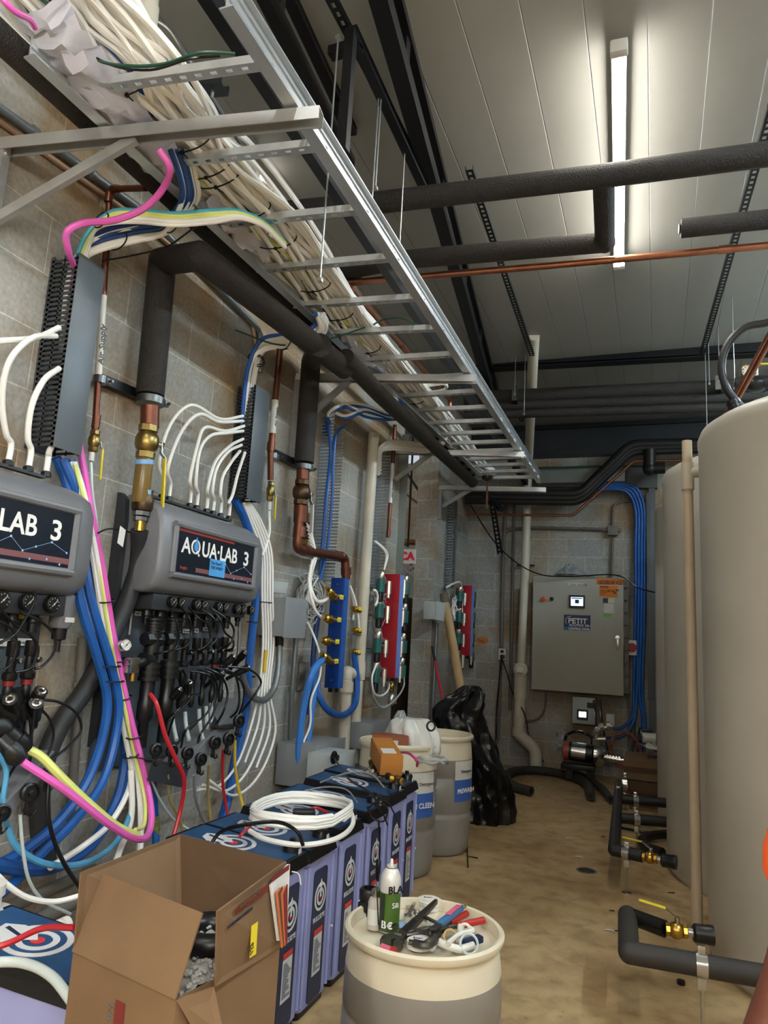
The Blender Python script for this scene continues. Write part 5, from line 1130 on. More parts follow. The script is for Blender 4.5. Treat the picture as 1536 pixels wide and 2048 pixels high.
# near far-corner: cardboard tube, red broom handle, rubber strap
t = thing('cardboard_tube', 'long brown cardboard tube leaning in the far corner behind the bin bag', 'cardboard tube')
a, b = Y(888, 1190, 8.25), Y(927, 1405, 7.8); d = (b - a).normalized(); b = b + d * .6
MB().tube([a, b], rp(a, 17), 18).build('tube', mat('kraft_tube', 'a98c62', .6), t); MB().cyl(a - d * .005, a + d * .12, rp(a, 17.5), n=18).build('cap', mat('tube_cap', '57503f', .6), t)
t = thing('broom_handle', 'thin red broom handle leaning behind the bin bag', 'broom'); a, b = Y(870, 1322, 7.95), Y(895, 1445, 7.7); MB().tube([a, b + (b - a) * ((b.z) / (a.z - b.z))], .014, 10).build('handle', M_TRED, t); MB().tube([a, a + (a - b) * .25], .014, 10).build('grip', M_BLACK, t)
# ---------------------------------------------------------------- lavender detergent jugs in a row
M_JUG = mat('jug_lavender', '959ac8', .4, c2='898ebc', vscale=3); M_NAVY = mat('card_navy', '1f2c4a', .4); M_LIDB = mat('lid_blue', '27527f', .45, c2='1f4468', vscale=9, bump=.05)
M_RINGW = mat('ring_white', 'cfd0d0', .45); M_RED = mat('ring_red', 'cf3b3b', .45); M_LIDK = mat('lid_black', '101114', .3)
def rrect(w, h, r, n=4):
    out = []
    for cx, cy, a0 in ((w - r, r, -90), (w - r, h - r, 0), (r, h - r, 90), (r, r, 180)):
        for k in range(n + 1): a = math.radians(a0 + 90 * k / n); out.append((cx + r * math.cos(a), cy + r * math.sin(a)))
    return out
def ring(mb, c, r0, r1, nrm, t=.0015, n=28):
    mb.lathe([(r0, 0), (r1, 0), (r1, t), (r0, t)], c, nrm, n, False, False)
def make_jug(w, h=.6, dp=.52, lid=True):
    """front face at x = 0, right-hand side at y = 0, standing on z = 0"""
    t = thing('detergent_jug', 'x', 'jug', 'lavender detergent jugs in the row'); t['fixed'] = 1
    O = V((-dp, -w, 0))
    MB().prism(rrect(dp, w, .03), O + EZ * .03, EX, EY, h - .03).build('body', M_JUG, t)
    mb = MB(); mb.prism(rrect(dp * .97, w * .94, .02), O + V((.008, .008, 0)), EX, EY, .03); mb.build('foot', M_LIDK, t)
    # ridges down the front beside the label
    mb = MB()
    for yy in (-.012, -w + .012): mb.tube([V((.0, yy, .05)), V((.0, yy, h - .03))], .009, 8)
    mb.build('corner_rib', M_JUG, t)
    cw, ch = w * .5, h * .84; co = V((.001, -w * .5 - cw / 2, h * .06))
    cardo = MB().prism(rrect(cw, ch, .02), co, EY, EZ, .003).build('label_card', M_NAVY, t)
    c = co + V((.004, cw / 2, ch * .78)); mb = MB(); ring(mb, c, cw * .34, cw * .42, EX); ring(mb, c, cw * .17, cw * .26, EX); mb.build('target_rings', M_RINGW, cardo)
    MB().cyl(c, c + EX * .0015, cw * .08, n=14).build('bullseye', M_RED, cardo)
    MB().prism([(-.006, 0), (.006, 0), (.006, .04), (.018, .04), (0, .07), (-.018, .04), (-.006, .04)], c + EX * .0015, EY, EZ, .001).build('arrow', M_RINGW, cardo)
    text('BULLSEYE', co + V((.004, cw * .5, ch * .6)), EY, EZ, cw * .2, M_RINGW, cardo, align='CENTER', bold=.0003)
    MB().box(co + V((.0045, cw * .5, ch * .515)), (.001, cw * .6, ch * .04)).build('red_heading', M_RED, cardo)
    MB().box(co + V((.0045, cw * .5, ch * .34)), (.001, cw * .6, ch * .3)).build('white_label', M_RINGW, cardo)
    mb = MB(); rr = random.Random(2)
    for k in range(22): zz = ch * (.22 + .25 * k / 22); L = cw * rr.uniform(.2, .5); mb.box(co + V((.0055, cw * .5 - (cw * .25 - L / 2) * .9, zz)), (.0006, L, ch * .005))
    mb.build('fine_print', M_NAVY, cardo)
    if lid:
        mb = MB(); z0 = h - .01
        a = [V((-dp - .01, -w - .005, z0 + .02)), V((.012, -w - .005, z0)), V((.012, .005, z0)), V((-dp - .01, .005, z0 + .02))]
        b = [V((-dp + .01, -w + .006, z0 + .085)), V((.0, -w + .006, z0 + .045)), V((.0, -.006, z0 + .045)), V((-dp + .01, -.006, z0 + .085))]
        va = [mb.bm.verts.new(p) for p in a]; vb = [mb.bm.verts.new(p) for p in b]; mb.face(va[::-1]); mb.face(vb)
        for k in range(4): mb.face((va[k], va[(k + 1) % 4], vb[(k + 1) % 4], vb[k]))
        ld = mb.build('lid', M_LIDK, t)
        nrm = (b[1] - b[0]).cross(b[3] - b[0]).normalized(); nrm = nrm if nrm.z > 0 else -nrm; C0 = (b[0] + b[1] + b[2] + b[3]) / 4
        u = (b[1] - b[0]).normalized()
        mb = MB(); mb.prism([(-dp * .46, -w * .44), (dp * .46, -w * .44), (dp * .46, w * .44), (-dp * .46, w * .44)], C0, u, EY, .002); mb.build('top_label', M_LIDB, ld)
        c = C0 + nrm * .0025 - u * .02; mb = MB(); ring(mb, c, w * .29, w * .36, nrm); ring(mb, c, w * .15, w * .22, nrm); mb.build('target_rings', M_RINGW, ld)
        MB().cyl(c, c + nrm * .0015, w * .075, n=16).build('bullseye', M_RED, ld)
        q = c + nrm * .0018; mb = MB(); mb.prism([(0, 0), (-.03, .03), (-.09, .045), (-.14, .02), (-.13, -.03), (-.09, -.06), (-.05, -.04)], q, u, EY, .001); mb.build('arrow', M_RINGW, ld)
        MB().prism([(-.035, -.01), (-.12, .015), (-.12, .0), (-.04, -.02)], q + nrm * .001, u, EY, .0005).build('arrow_lines', M_NAVY, ld)
    cp = V((-.05, -.05, h + .035)); MB().lathe([(.036, -.03), (.036, .03), (.03, .038), (.012, .04), (.012, .055)], cp, EZ, 20).build('cap', M_LIDK, t)
    MB().box(cp + V((.037, 0, .005)), (.002, .025, .03)).build('cap_label', M_RINGW, t)
    mb = MB(); mb.wire([V((.0, .004, h * .45)), V((.006, .014, h * .45)), V((.0, .02, h * .45 - .01))], .004, 6, 4); mb.build('latch', M_RINGW, t)
    return t
JW = .262
jug0 = make_jug(JW)
jl = [(-1.335, 2.875, .0, 'lavender detergent jug directly behind the cardboard box, pump tube in its cap'), (-1.33, 3.135, 0, 'lavender detergent jug under the front half of the white tube coil'), (-1.33, 3.455, .02, 'lavender detergent jug with a bare lavender rim, under the back of the white coil'), (-1.33, 3.79, .03, 'lavender detergent jug with bundled black wires hanging over its corner'), (-1.345, 4.15, .045, 'lavender detergent jug with the brass fittings lying on its lid'), (-1.36, 4.42, .05, 'farthest lavender detergent jug, touching the drum with the blue label'), (-1.31, 1.84, -.02, 'lavender detergent jug at the lower left edge, left of the cardboard box')]
for k, (x, y, dz, lab) in enumerate(jl):
    o = jug0 if k == 0 else copy_tree(jug0)
    place(o, (x, y, 0), 0, lab); o.scale = (1, 1 if k != 5 else .93, 1 + dz * 1.2)
# pump tubes and coil lying on the jugs
M_TWC = M_TW
wp_ = lambda px, py, z: Z(px, py, z)
def coil(cx, cy, z, R0, R1, turns, rt, m, label, tail=()):
    P = []
    for k in range(int(turns * 18)):
        a = 2 * math.pi * k / 18; q = k / (turns * 18); P.append(V((cx + (R0 + .012 * math.sin(k * .7)) * math.cos(a), cy + (R1 + .01 * math.cos(k * .5)) * math.sin(a), z + .012 * (k // 18) + .006 * math.sin(3 * a))))
    P += [V(p) for p in tail]
    return tag(MB().tube(P, rt, 8).build('tube_coil', m), label, 'tube coil')
cc = Z(605, 1627, .72); coil(cc.x, cc.y, .72, .2, .26, 4, .0105, M_TW, 'white plastic tube coiled on top of the jugs')
wire([Z(500, 1662, .70), Z(530, 1678, .7), Z(600, 1690, .7), Z(665, 1680, .7), Z(705, 1650, .7), Z(700, 1615, .72)], .0105, M_TW, 'white tube arc reaching over the front of the coiled jugs', 'tube', 'white_tube', 8)
wire([Z(415, 1700, .68), Z(440, 1665, .74), Z(500, 1648, .78), Z(560, 1645, .78), Z(595, 1665, .76), Z(606, 1690, .71)], .0075, M_TBLK, 'black pump tube arching into the cap of the jug behind the cardboard box', 'tube', 'pump_tube', 8)
wire([Z(560, 1600, .72), Z(640, 1575, .76), Z(690, 1578, .76), Z(715, 1605, .72)], .004, M_TGREY, 'thin grey tube reaching the cap of the third lid', 'tube', 'pump_tube')
wire([Z(640, 1565, .74), Z(700, 1545, .8), Z(745, 1550, .78), Z(768, 1575, .72)], .005, M_TGREY, 'thin grey tube arching to the cap of the jug with the wire bundle', 'tube', 'pump_tube')
wire([W(668, 1515, .52), Z(700, 1560, .76), Z(745, 1590, .76), Z(762, 1625, .72)], .006, M_TBLK, 'black cable running from the light grey box across the lids', 'cable', 'cable')
for k, pts in enumerate(([(735, 1615), (745, 1635), (770, 1640), (775, 1620), (755, 1605), (738, 1615)], [(745, 1608), (770, 1600), (785, 1620), (800, 1655)], [(750, 1610), (765, 1625), (775, 1650)], [(757, 1640), (760, 1690), (757, 1740), (756, 1760)])):
    wire([on(a, b, 'x', -1.29) for a, b in pts], .0045, M_TBLK, ('black wire loop hanging over the corner of the fourth jug', 'black wire end sticking out right of the wire loop', 'short black wire end inside the wire loop', 'black lead hanging straight down in front of the jugs')[k], 'wire', 'black_wire')
t = thing('inline_connector', 'black cable connector hanging just above the spray can', 'connector'); p = on(756, 1740, 'x', -1.28); MB().lathe([(.006, .05), (.013, .04), (.013, -.01), (.009, -.02), (.009, -.05)], p, EZ, 10).build('plug', M_BLACK, t)
wire([p - EZ * .05, p - EZ * .15, p - EZ * .28 + EY * .01], .004, M_TCLR, 'pale tube hanging below the cable connector', 'tube', 'clear_tube')
t = thing('wall_plug', 'black plug with a pink lead lying inside the white coil', 'plug'); p = Z(608, 1628, .72); MB().box(p, (.1, .06, .045), Matrix.Rotation(.5, 3, 'Z'), .01).build('plug', M_BLACK, t); MB().wire([p, Z(630, 1615, .74), Z(655, 1625, .73)], .006, 6, 5).build('lead', M_TRED, t)
wire([Z(480, 1672, .7), Z(500, 1652, .7), Z(520, 1635, .72)], .007, M_TRED, 'red tube end at the left of the white coil', 'tube', 'red_tube')
wire([Z(803, 1505, .9), Z(820, 1508, .92), Z(833, 1520, .9), Z(834, 1532, .84)], .007, mat('tube_magenta', 'c23c7c', .35), 'magenta tube curving into the cap of the farthest jug', 'tube', 'magenta_tube')
wire([Z(-40, 1905, .66), Z(20, 1885, .68), Z(80, 1858, .72), Z(150, 1855, .76)], .008, M_TRED, 'dark red tube lying over the lower left jug', 'tube', 'red_tube')
wire([Z(-30, 1925, .68), Z(40, 1925, .68), Z(100, 1950, .68), Z(150, 2010, .66)], .012, M_TCLR, 'clear hose lying over the lower left jug', 'tube', 'clear_tube', 10)
# boxes and fittings lying on the far jugs
def carton(a, b, c, h, m, label, name='carton', extra=None):
    a, b, c = V(a), V(b), V(c); t = thing(name, label, 'cardboard box'); MB().plate(a, b - a, c - a, h).build('box', m, t); return t
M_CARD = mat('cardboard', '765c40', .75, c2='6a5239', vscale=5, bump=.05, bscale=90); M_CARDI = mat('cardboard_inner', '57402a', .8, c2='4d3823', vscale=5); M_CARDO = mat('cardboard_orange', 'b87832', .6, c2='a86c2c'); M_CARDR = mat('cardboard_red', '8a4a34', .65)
def obox(c, size, rz, rx, m, label, name='carton', cat='cardboard box', parts=()):
    t = thing(name, label, cat); R = Matrix.Rotation(rz, 3, 'Z') @ Matrix.Rotation(rx, 3, 'X'); MB().box(c, size, R, .003).build('box', m, t)
    for nm, off, sz, mm in parts: MB().box(V(c) + R @ V(off), sz, R).build(nm, mm, t)
    return t
obox(Z(772, 1512, .83), (.13, .34, .11), .55, .15, M_CARDO, 'orange parts carton lying tilted on the farthest jugs', parts=(('lid_flap', (0, .0, .057), (.12, .33, .004), M_CARDO), ('shipping_label', (-.01, -.1, .061), (.08, .09, .002), M_STICK), ('closure_tape', (.066, 0, 0), (.002, .33, .03), M_CARDR)))
obox(V((-1.66, 4.75, .83)), (.16, .24, .1), -1.2, 0, M_CARDR, 'reddish carton behind the orange one', parts=(('lid_flap', (0, 0, .052), (.155, .235, .004), M_CARDR), ('paper_label', (.081, 0, 0), (.002, .1, .05), M_STICK)))
t = thing('carton_stand', 'upside down plastic crate under the reddish carton', 'crate') if False else None
rr = random.Random(11)
for k in range(7):
    px, py = 745 + k * 9, 1530 + k * 5 + (k % 2) * 3; p = Z(px, py, .75); t = thing('pipe_fitting', '%s of the brass fittings strewn on the fifth jug lid, counted from the left' % ('first', 'second', 'third', 'fourth', 'fifth', 'sixth', 'last')[k], 'pipe fitting', 'brass fittings on the jug lid')
    ax = V((rr.uniform(-1, 1), rr.uniform(-1, 1), .1)).normalized(); mb = MB(); mb.lathe([(.012, -.035), (.02, -.03), (.02, -.01), (.014, -.008), (.014, .01), (.022, .012), (.022, .03), (.012, .034)], p, ax, 8); mb.build('fitting', [M_BRASS, M_BRZ, M_BRASSY][k % 3], t)
for k in range(3):
    p = Z(735 + k * 10, 1545 - k * 3, .74); t = thing('steel_nipple', ('left', 'middle', 'right')[k] + ' steel nipple lying among the wires on the jug lid', 'pipe fitting'); MB().cyl(p, p + V((-.05, .08, 0)), .011, n=10).build('tube', M_STEELB, t)

# ---------------------------------------------------------------- drums
M_DRW = mat('drum_white', 'd9d0b8', .4, c2='cfc5ac', vscale=3); M_DRG = mat('drum_lower_grey', '8e8a84', .35, c2='85817b', vscale=3)  # lower drum shell is a darker grey than the upper band
def drum(c, r, h, label, tone_at=.85, extra=None):
    t = thing('plastic_drum', label, 'drum'); c = V(c); zf = h * tone_at
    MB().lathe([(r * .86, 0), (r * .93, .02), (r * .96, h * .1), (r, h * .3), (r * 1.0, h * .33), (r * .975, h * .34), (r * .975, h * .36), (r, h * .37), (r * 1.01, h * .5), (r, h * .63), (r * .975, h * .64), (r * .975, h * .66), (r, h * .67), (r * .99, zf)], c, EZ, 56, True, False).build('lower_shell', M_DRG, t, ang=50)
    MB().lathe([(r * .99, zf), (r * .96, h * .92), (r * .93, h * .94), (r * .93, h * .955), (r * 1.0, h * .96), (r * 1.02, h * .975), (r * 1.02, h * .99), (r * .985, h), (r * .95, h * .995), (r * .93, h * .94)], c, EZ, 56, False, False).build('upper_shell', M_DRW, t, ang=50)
    MB().lathe([(0, h * .93), (r * .8, h * .93), (r * .93, h * .945)], c, EZ, 56, True, False).build('head', M_DRW, t, ang=50)
    return t
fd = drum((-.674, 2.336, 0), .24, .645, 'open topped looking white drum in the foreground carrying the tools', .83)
FZ = .645 * .945
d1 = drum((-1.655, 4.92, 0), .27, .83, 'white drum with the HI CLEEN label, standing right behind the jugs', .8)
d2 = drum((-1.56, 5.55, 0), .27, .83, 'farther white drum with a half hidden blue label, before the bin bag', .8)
for dr, txt1, txt2, a0, cx in ((d1, '8.2 Detergent', 'HI CLEEN', -32, (-1.655, 4.92)), (d2, 'Detergent', 'PREWASH', -22, (-1.56, 5.55))):
    r = .273
    def arcp(a0, a1, z0, z1, m, nm, rr_=r):
        mb = MB(); A = [math.radians(a0 + (a1 - a0) * k / 10) for k in range(11)]
        lo = [mb.bm.verts.new(V((cx[0] + rr_ * math.cos(a), cx[1] + rr_ * math.sin(a), z0))) for a in A]; hi = [mb.bm.verts.new(V((cx[0] + rr_ * math.cos(a), cx[1] + rr_ * math.sin(a), z1))) for a in A]
        for k in range(10): mb.face((lo[k], lo[k + 1], hi[k + 1], hi[k]))
        return mb.build(nm, m, dr)
    arcp(a0 - 22, a0 + 22, .38, .66, M_STICK, 'label_paper', .2765); arcp(a0 - 22, a0 + 22, .38, .53, mat('label_blue', '3a5fa8', .5), 'label_blue', .2775)
    A = math.radians(a0); nr = V((math.cos(A), math.sin(A), 0)); uu = V((-math.sin(A), math.cos(A), 0)); c0 = V((cx[0], cx[1], 0)) + nr * .281
    text(txt2, c0 + EZ * .44, uu, EZ, .045, M_LET, dr, align='CENTER', bold=.0008); text(txt1, c0 + EZ * .58, uu, EZ, .03, mat('ink', '16203a', .5), dr, align='CENTER')
# ---------------------------------------------------------------- tools on the foreground drum
M_TOOL = mat('tool_steel', '55534f', .35, .9, c2='6b6862', vscale=30); M_GRIPR = mat('grip_red', 'a82a22', .4); M_GRIPB = mat('grip_blue', '3c6f9c', .4); M_GRIPP = mat('grip_pink', 'd0617a', .4)
def D(px, py, dz=0): return Z(px, py, FZ + dz)
t = thing('spray_can', 'white and green aerosol lubricant can with bold letters standing on the drum', 'spray can')
c = D(777, 1860); r = rp(c, 42); h = .185
MB().lathe([(r * .96, 0), (r, .004), (r, .03)], c, EZ, 32).build('base_rim', M_STEELB, t)
GRN = mat('can_green', '4c6b2c', .35, .2); WHT = mat('can_white', 'cfccc6', .35, .2); DKG = mat('can_dark', '2b3426', .35)
MB().lathe([(r * 1.0, .004), (r, h * .62)], c, EZ, 32, False, False).build('label_band', GRN, t)
MB().lathe([(r, h * .62), (r, h * .80), (r * .9, h * .88), (r * .7, h * .95), (r * .45, h * 1.0), (r * .45, h * 1.03), (r * .36, h * 1.03), (r * .32, h * 1.0)], c, EZ, 32).build('shoulder', WHT, t)
MB().torus(c + EZ * h * .985, r * .43, .003, EZ, 24, 6).build('crimp_ring', M_BLACK, t)
MB().lathe([(r * .16, h * 1.0), (r * .16, h * 1.1), (r * .11, h * 1.13)], c, EZ, 10).build('nozzle', M_WHITE, t)
fwd = V((c.x, c.y, 0)) * -1; fwd.normalize(); uu = V((-fwd.y, fwd.x, 0))
def on_can(s, ang, z, size, m, bold=.0008):
    R = Matrix.Rotation(ang, 3, 'Z'); n_ = R @ fwd; u_ = R @ uu; text(s, c + n_ * (r + .001) + EZ * z, u_, EZ, size, m, t, align='CENTER', bold=bold)
MB().box(c + (Matrix.Rotation(-.75, 3, 'Z') @ fwd) * (r + .0003) + EZ * h * .33, (.001, .018, h * .55), Matrix.Rotation(math.atan2(fwd.y, fwd.x) - .75, 3, 'Z')).build('text_panel', DKG, t)
on_can('BLA', .5, h * .63, .03, M_BLACK); on_can('Sili', .55, h * .4, .022, M_LET, 0); on_can('B', -.5, h * .08, .03, M_LET); on_can('\u20ac', .1, h * .08, .026, M_LET)
t = thing('small_bottle', 'small steel capped bottle standing left of the spray can', 'bottle'); c2_ = D(748, 1856); r2 = .023
MB().lathe([(r2, 0), (r2, .075), (r2 * .8, .088), (r2 * .5, .092)], c2_, EZ, 20).build('body', mat('bottle_grey', 'b3aca4', .35), t); MB().lathe([(r2 * .55, .092), (r2 * .62, .096), (r2 * .62, .112), (r2 * .4, .116)], c2_, EZ, 16).build('cap', M_STEELB, t)
MB().lathe([(r2 * 1.01, .015), (r2 * 1.01, .06)], c2_, EZ, 20, False, False).build('label', M_STICK, t)
t = thing('rubber_coupling', 'black rubber coupling standing at the left of the drum top', 'coupling'); c3 = D(737, 1828)
MB().lathe([(.03, 0), (.032, .02), (.026, .025), (.026, .04), (.034, .045), (.034, .075), (.03, .08), (.022, .08), (.022, .03)], c3, EZ, 12).build('body', M_BLACK, t); MB().box(c3 + V((-.01, -.03, .03)), (.03, .02, .03), bev=.004).build('lug', M_BLACK, t)
wire([D(757, 1850, .02), D(754, 1790, .12), D(752, 1760, .2)], .002, M_BLACK, 'thin black straw leaning against the spray can', 'straw', 'straw')
def tool_head(poly, o, u, v, th, m, par, name): MB().prism(poly, o, u, v, th).build(name, m, par)
# big adjustable wrench: handle from head (780,1880) to (870,1803)
t = thing('adjustable_wrench', 'large dark adjustable wrench lying head first toward the viewer', 'wrench')
a, b = D(800, 1874, .012), D(872, 1803, .05); u = (b - a).normalized(); v = (EZ.cross(u)).normalized(); nn = u.cross(v)
L = (b - a).length
MB().prism([(0, -.016), (L * .2, -.017), (L, -.006), (L + .006, 0), (L, .006), (L * .2, .015), (0, .014)], a - nn * .006, u, v, .012).build('handle', M_TOOL, t)
MB().prism([(L * .12, -.009), (L * .4, -.007), (L * .4, .006), (L * .12, .008)], a + nn * .006, u, v, .001).build('handle_panel', M_GDARK, t)
MB().prism([(0, -.014), (0, .014), (-.012, .03), (-.035, .042), (-.058, .036), (-.045, .024), (-.04, .008), (-.028, 0), (-.03, -.014), (-.012, -.022)], a - nn * .008, u, v, .018).build('fixed_jaw', M_TOOL, t)
MB().prism([(-.03, -.014), (-.028, -.004), (-.045, -.002), (-.062, -.02), (-.05, -.032), (-.03, -.028)], a - nn * .008, u, v, .018).build('movable_jaw', M_TOOL, t)
mb = MB()
for k in range(6): mb.cyl(a + v * (-.012 + k * .004) - u * .008 + nn * .01, a + v * (-.0095 + k * .004) - u * .008 + nn * .01, .006, n=10)
mb.build('worm_screw', M_STEELB, t)
def pliers(p, d, L, gl, label, m_grip, spread=.02, jaw=.05):
    t = thing('pliers', label, 'pliers'); d = V(d).normalized(); s = EZ.cross(d).normalized()
    for sg in (-1, 1):
        MB().wire([p + s * sg * .004, p + d * L * .25 + s * sg * spread * .6, p + d * L * .6 + s * sg * spread, p + d * L + s * sg * spread * 1.6 + EZ * .0], .0065, 8, 6).build('handle', M_TOOL, t)
        MB().wire([p + d * L * .3 + s * sg * spread * .7, p + d * L * .6 + s * sg * spread, p + d * L * 1.02 + s * sg * spread * 1.6], .0105, 10, 6).build('grip', m_grip, t)
        MB().prism([(0, 0), (0, .013), (-jaw * .5, .02), (-jaw, .01), (-jaw, .002)], p + EZ * -.004, d, s * sg, .012 * sg).build('jaw', M_TOOL, t)
    MB().cyl(p - EZ * .008, p + EZ * .012, .012, n=12).build('pivot', M_TOOL, t); return t
pl = D(888, 1856, .03); pliers(pl, D(972, 1826, .03) - pl, .15, 0, 'red handled water pump pliers with one handle pointing right', M_GRIPR, .022, .07)
t = thing('pliers', 'dark water pump plier jaws curving over the lower white roll', 'pliers'); 
mb = MB(); mb.tube(spline([D(878, 1858, .03), D(868, 1880, .028), D(850, 1890, .026), D(828, 1886, .024), D(818, 1884, .024)], 6), [.014] * 12 + [.012] * 7 + [.008] * 6, 8); mb.build('lower_jaw', M_TOOL, t)
mb = MB(); mb.tube(spline([D(892, 1850, .034), D(876, 1860, .034), D(858, 1866, .03), D(830, 1860, .028)], 6), [.014] * 8 + [.011] * 5 + [.007] * 6, 8); mb.build('upper_jaw', M_TOOL, t)
t = thing('pliers', 'slim long nose pliers lying in the middle of the tool pile', 'pliers'); a, b = D(815, 1868, .02), D(862, 1856, .03)
for k, off in enumerate((-.008, .008)): MB().tube(spline([a + EY * off, a.lerp(b, .5) + EY * off * 2, b + EY * off * .5], 6), .006, 8).build('arm', M_TOOL, t)
t = thing('hand_tool', 'blue and pink handled blade tool lying behind the red handles', 'hand tool'); a, b = D(880, 1848, .05), D(922, 1815, .05); d = (b - a).normalized()
MB().bar(a, b, .024, .015, EZ, .005).build('handle', M_GRIPB, t); MB().bar(a.lerp(b, .35) + EZ * .011, a.lerp(b, .9) + EZ * .011, .016, .004, EZ, .001).build('inlay', M_GRIPP, t); MB().bar(a - d * .05, a, .022, .006, EZ).build('blade', M_STEELB, t); MB().torus(b + d * .012, .012, .002, EZ, 14, 5).build('hang_ring', M_TOOL, t)
def spanner(a, b, label, w=.012):
    t = thing('spanner', label, 'spanner'); d = (b - a).normalized(); s = EZ.cross(d); MB().bar(a, b, w, .006).build('shank', M_STEELB, t)
    mb = MB(); mb.torus(a - d * .009, w * .9, .004, EZ, 14, 6); mb.build('ring_end', M_STEELB, t)
    MB().prism([(0, -w * .5), (.012, -w * 1.1), (.03, -w * .9), (.018, -w * .3), (.018, w * .3), (.03, w * .9), (.012, w * 1.1), (0, w * .5)], b - EZ * .003, d, s, .006).build('open_end', M_STEELB, t)
spanner(D(806, 1806, .01), D(850, 1836, .012), 'bright spanner lying just right of the spray can'); spanner(D(832, 1800, .02), D(818, 1828, .02), 'short bright spanner crossing the longer one'); spanner(D(838, 1828, .03), D(872, 1845, .04), 'bright spanner running under the blue handle')
def roll(px, py, r0, r1, h, label, n=2, m=None):
    c = D(px, py); t = thing('tape_roll', label, 'tape roll')
    for k in range(n): MB().lathe([(r0 * .5, 0), (r0, 0), (r0, h), (r0 * .9, h + .002), (r0 * .5, h + .002)], c + EZ * (h + .003) * k, EZ, 28, False, False).build('disc', m or M_WHITE, t)
    MB().cyl(c + EZ * (h + .003) * n, c + EZ * ((h + .003) * n + .001), r0 * .8, n=24).build('paper_face', M_STICK, t)
    text('Scan', c + V((-.018, -.005, (h + .003) * n + .0015)), V((.9, .3, 0)), V((-.3, .9, 0)), .016, M_MBLUE, t)
    return t
roll(858, 1816, .042, 0, .012, 'pair of white thread tape rolls near the far rim of the drum'); roll(838, 1894, .037, 0, .018, 'white roll with scribbled marks under the dark plier jaws', 1)
t = thing('brass_coupling', 'short worn brass coupling standing beside the red handles', 'coupling'); c = D(900, 1872, .02); ax = V((.3, -1, .35)).normalized()
MB().lathe([(.016, -.02), (.021, -.02), (.021, .02), (.016, .02)], c, ax, 20, False, False).build('ring', M_BRASS, t); MB().lathe([(.016, -.02), (.016, .02)], c, ax, 20, False, False).build('bore', M_BRZ, t)
t = thing('pipe_cutter', 'white plastic tube cutter with a navy insert lying nearest the viewer', 'tube cutter')
MB().tube(spline([D(862, 1896, .012), D(872, 1882, .02), D(890, 1890, .02), D(920, 1898, .016), D(945, 1890, .016)], 6), .011, 10).build('lower_arm', M_WHITE, t)
MB().tube(spline([D(895, 1888, .03), D(920, 1868, .035), D(945, 1862, .035), D(940, 1856, .035)], 6), .0075, 8).build('upper_arm', M_WHITE, t)
MB().bar(D(925, 1888, .02), D(962, 1876, .024), .026, .02, EZ, .005).build('navy_insert', M_NAVY, t)
MB().torus(D(938, 1888, .03), .026, .004, V((.5, -1, .5)), 22, 6).build('ring', M_TCLR, t)
t = thing('hose_clamp', 'small white plastic clamp beside the brass coupling', 'clamp'); MB().torus(D(930, 1860, .03), .016, .005, V((.2, -1, .5)), 16, 6).build('band', M_WHITE, t); MB().box(D(922, 1856, .03), (.02, .02, .02), bev=.004).build('block', M_WHITE, t)
t = thing('small_cutter', 'red ended small cutter lying below the wrench head', 'tool'); MB().tube([D(763, 1893, .01), D(782, 1900, .01)], .009, 12).build('body', M_GRIPP, t); MB().tube([D(782, 1900, .01), D(792, 1903, .01)], .01, 12).build('end', M_GRIPR, t)
t = thing('note_card', 'small pale blue card lying beside the spray can', 'card'); MB().box(D(800, 1848, .003), (.03, .06, .001), Matrix.Rotation(.5, 3, 'Z')).build('card', mat('card_blue', '9dbde0', .5), t)

# ---------------------------------------------------------------- cardboard carton in the foreground
t = thing('cardboard_box', 'large open cardboard box in the left foreground, flaps up, bubble wrap inside', 'cardboard box')
zc, zt = .78, .945
A, Dn, Cc = Z(146, 1903, zc), Z(352, 2000, zc), Z(560, 1892, zc); Bk = A + Cc - Dn
for nm, p, q in (('near_side', A, Dn), ('right_side', Dn, Cc), ('back_side', Cc, Bk), ('left_side', Bk, A)):
    o_ = (p + q) / 2; nrm = (q - p).cross(EZ).normalized(); MB().prism([(0, 0), ((q - p).length, 0), ((q - p).length, zc), (0, zc)], V((p.x, p.y, 0)), (q - p).normalized(), EZ, -.005).build(nm, [M_CARD][0], t)
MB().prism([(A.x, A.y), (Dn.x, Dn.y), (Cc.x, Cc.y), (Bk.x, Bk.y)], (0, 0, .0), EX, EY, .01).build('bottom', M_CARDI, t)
def flap(p0, p1, q1, q0, nm, th=.004, m=None):
    ps = [V(p0), V(p1), V(q1), V(q0)]; n_ = (ps[1] - ps[0]).cross(ps[3] - ps[0]).normalized() * th
    mb = MB(); va = [mb.bm.verts.new(p) for p in ps]; vb = [mb.bm.verts.new(p + n_) for p in ps]; mb.face(va[::-1]); mb.face(vb)
    for k in range(4): mb.face((va[k], va[(k + 1) % 4], vb[(k + 1) % 4], vb[k]))
    return mb.build(nm, m or M_CARD, t)
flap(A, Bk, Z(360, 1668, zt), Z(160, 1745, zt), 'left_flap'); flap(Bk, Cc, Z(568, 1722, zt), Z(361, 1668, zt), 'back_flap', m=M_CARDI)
flap(A, Dn, Z(407, 1826, zt - .02), Z(206, 1748, zt - .02), 'near_flap')
fr = flap(Z(428, 1972, zc + .003), Cc, Z(570, 1722, zt), Z(432, 1822, zt), 'right_flap')
n_ = (Cc - Dn).cross(EZ).normalized(); uf = (Z(570, 1722, zt) - Z(432, 1822, zt)).normalized(); P0 = Z(432, 1822, zt)
LU = (Z(570, 1722, zt) - P0).length; vd = (Z(428, 1972, zc) - P0).normalized()
FA, FB, FC_, FD = P0, Z(570, 1722, zt), Cc, Z(428, 1972, zc + .003)
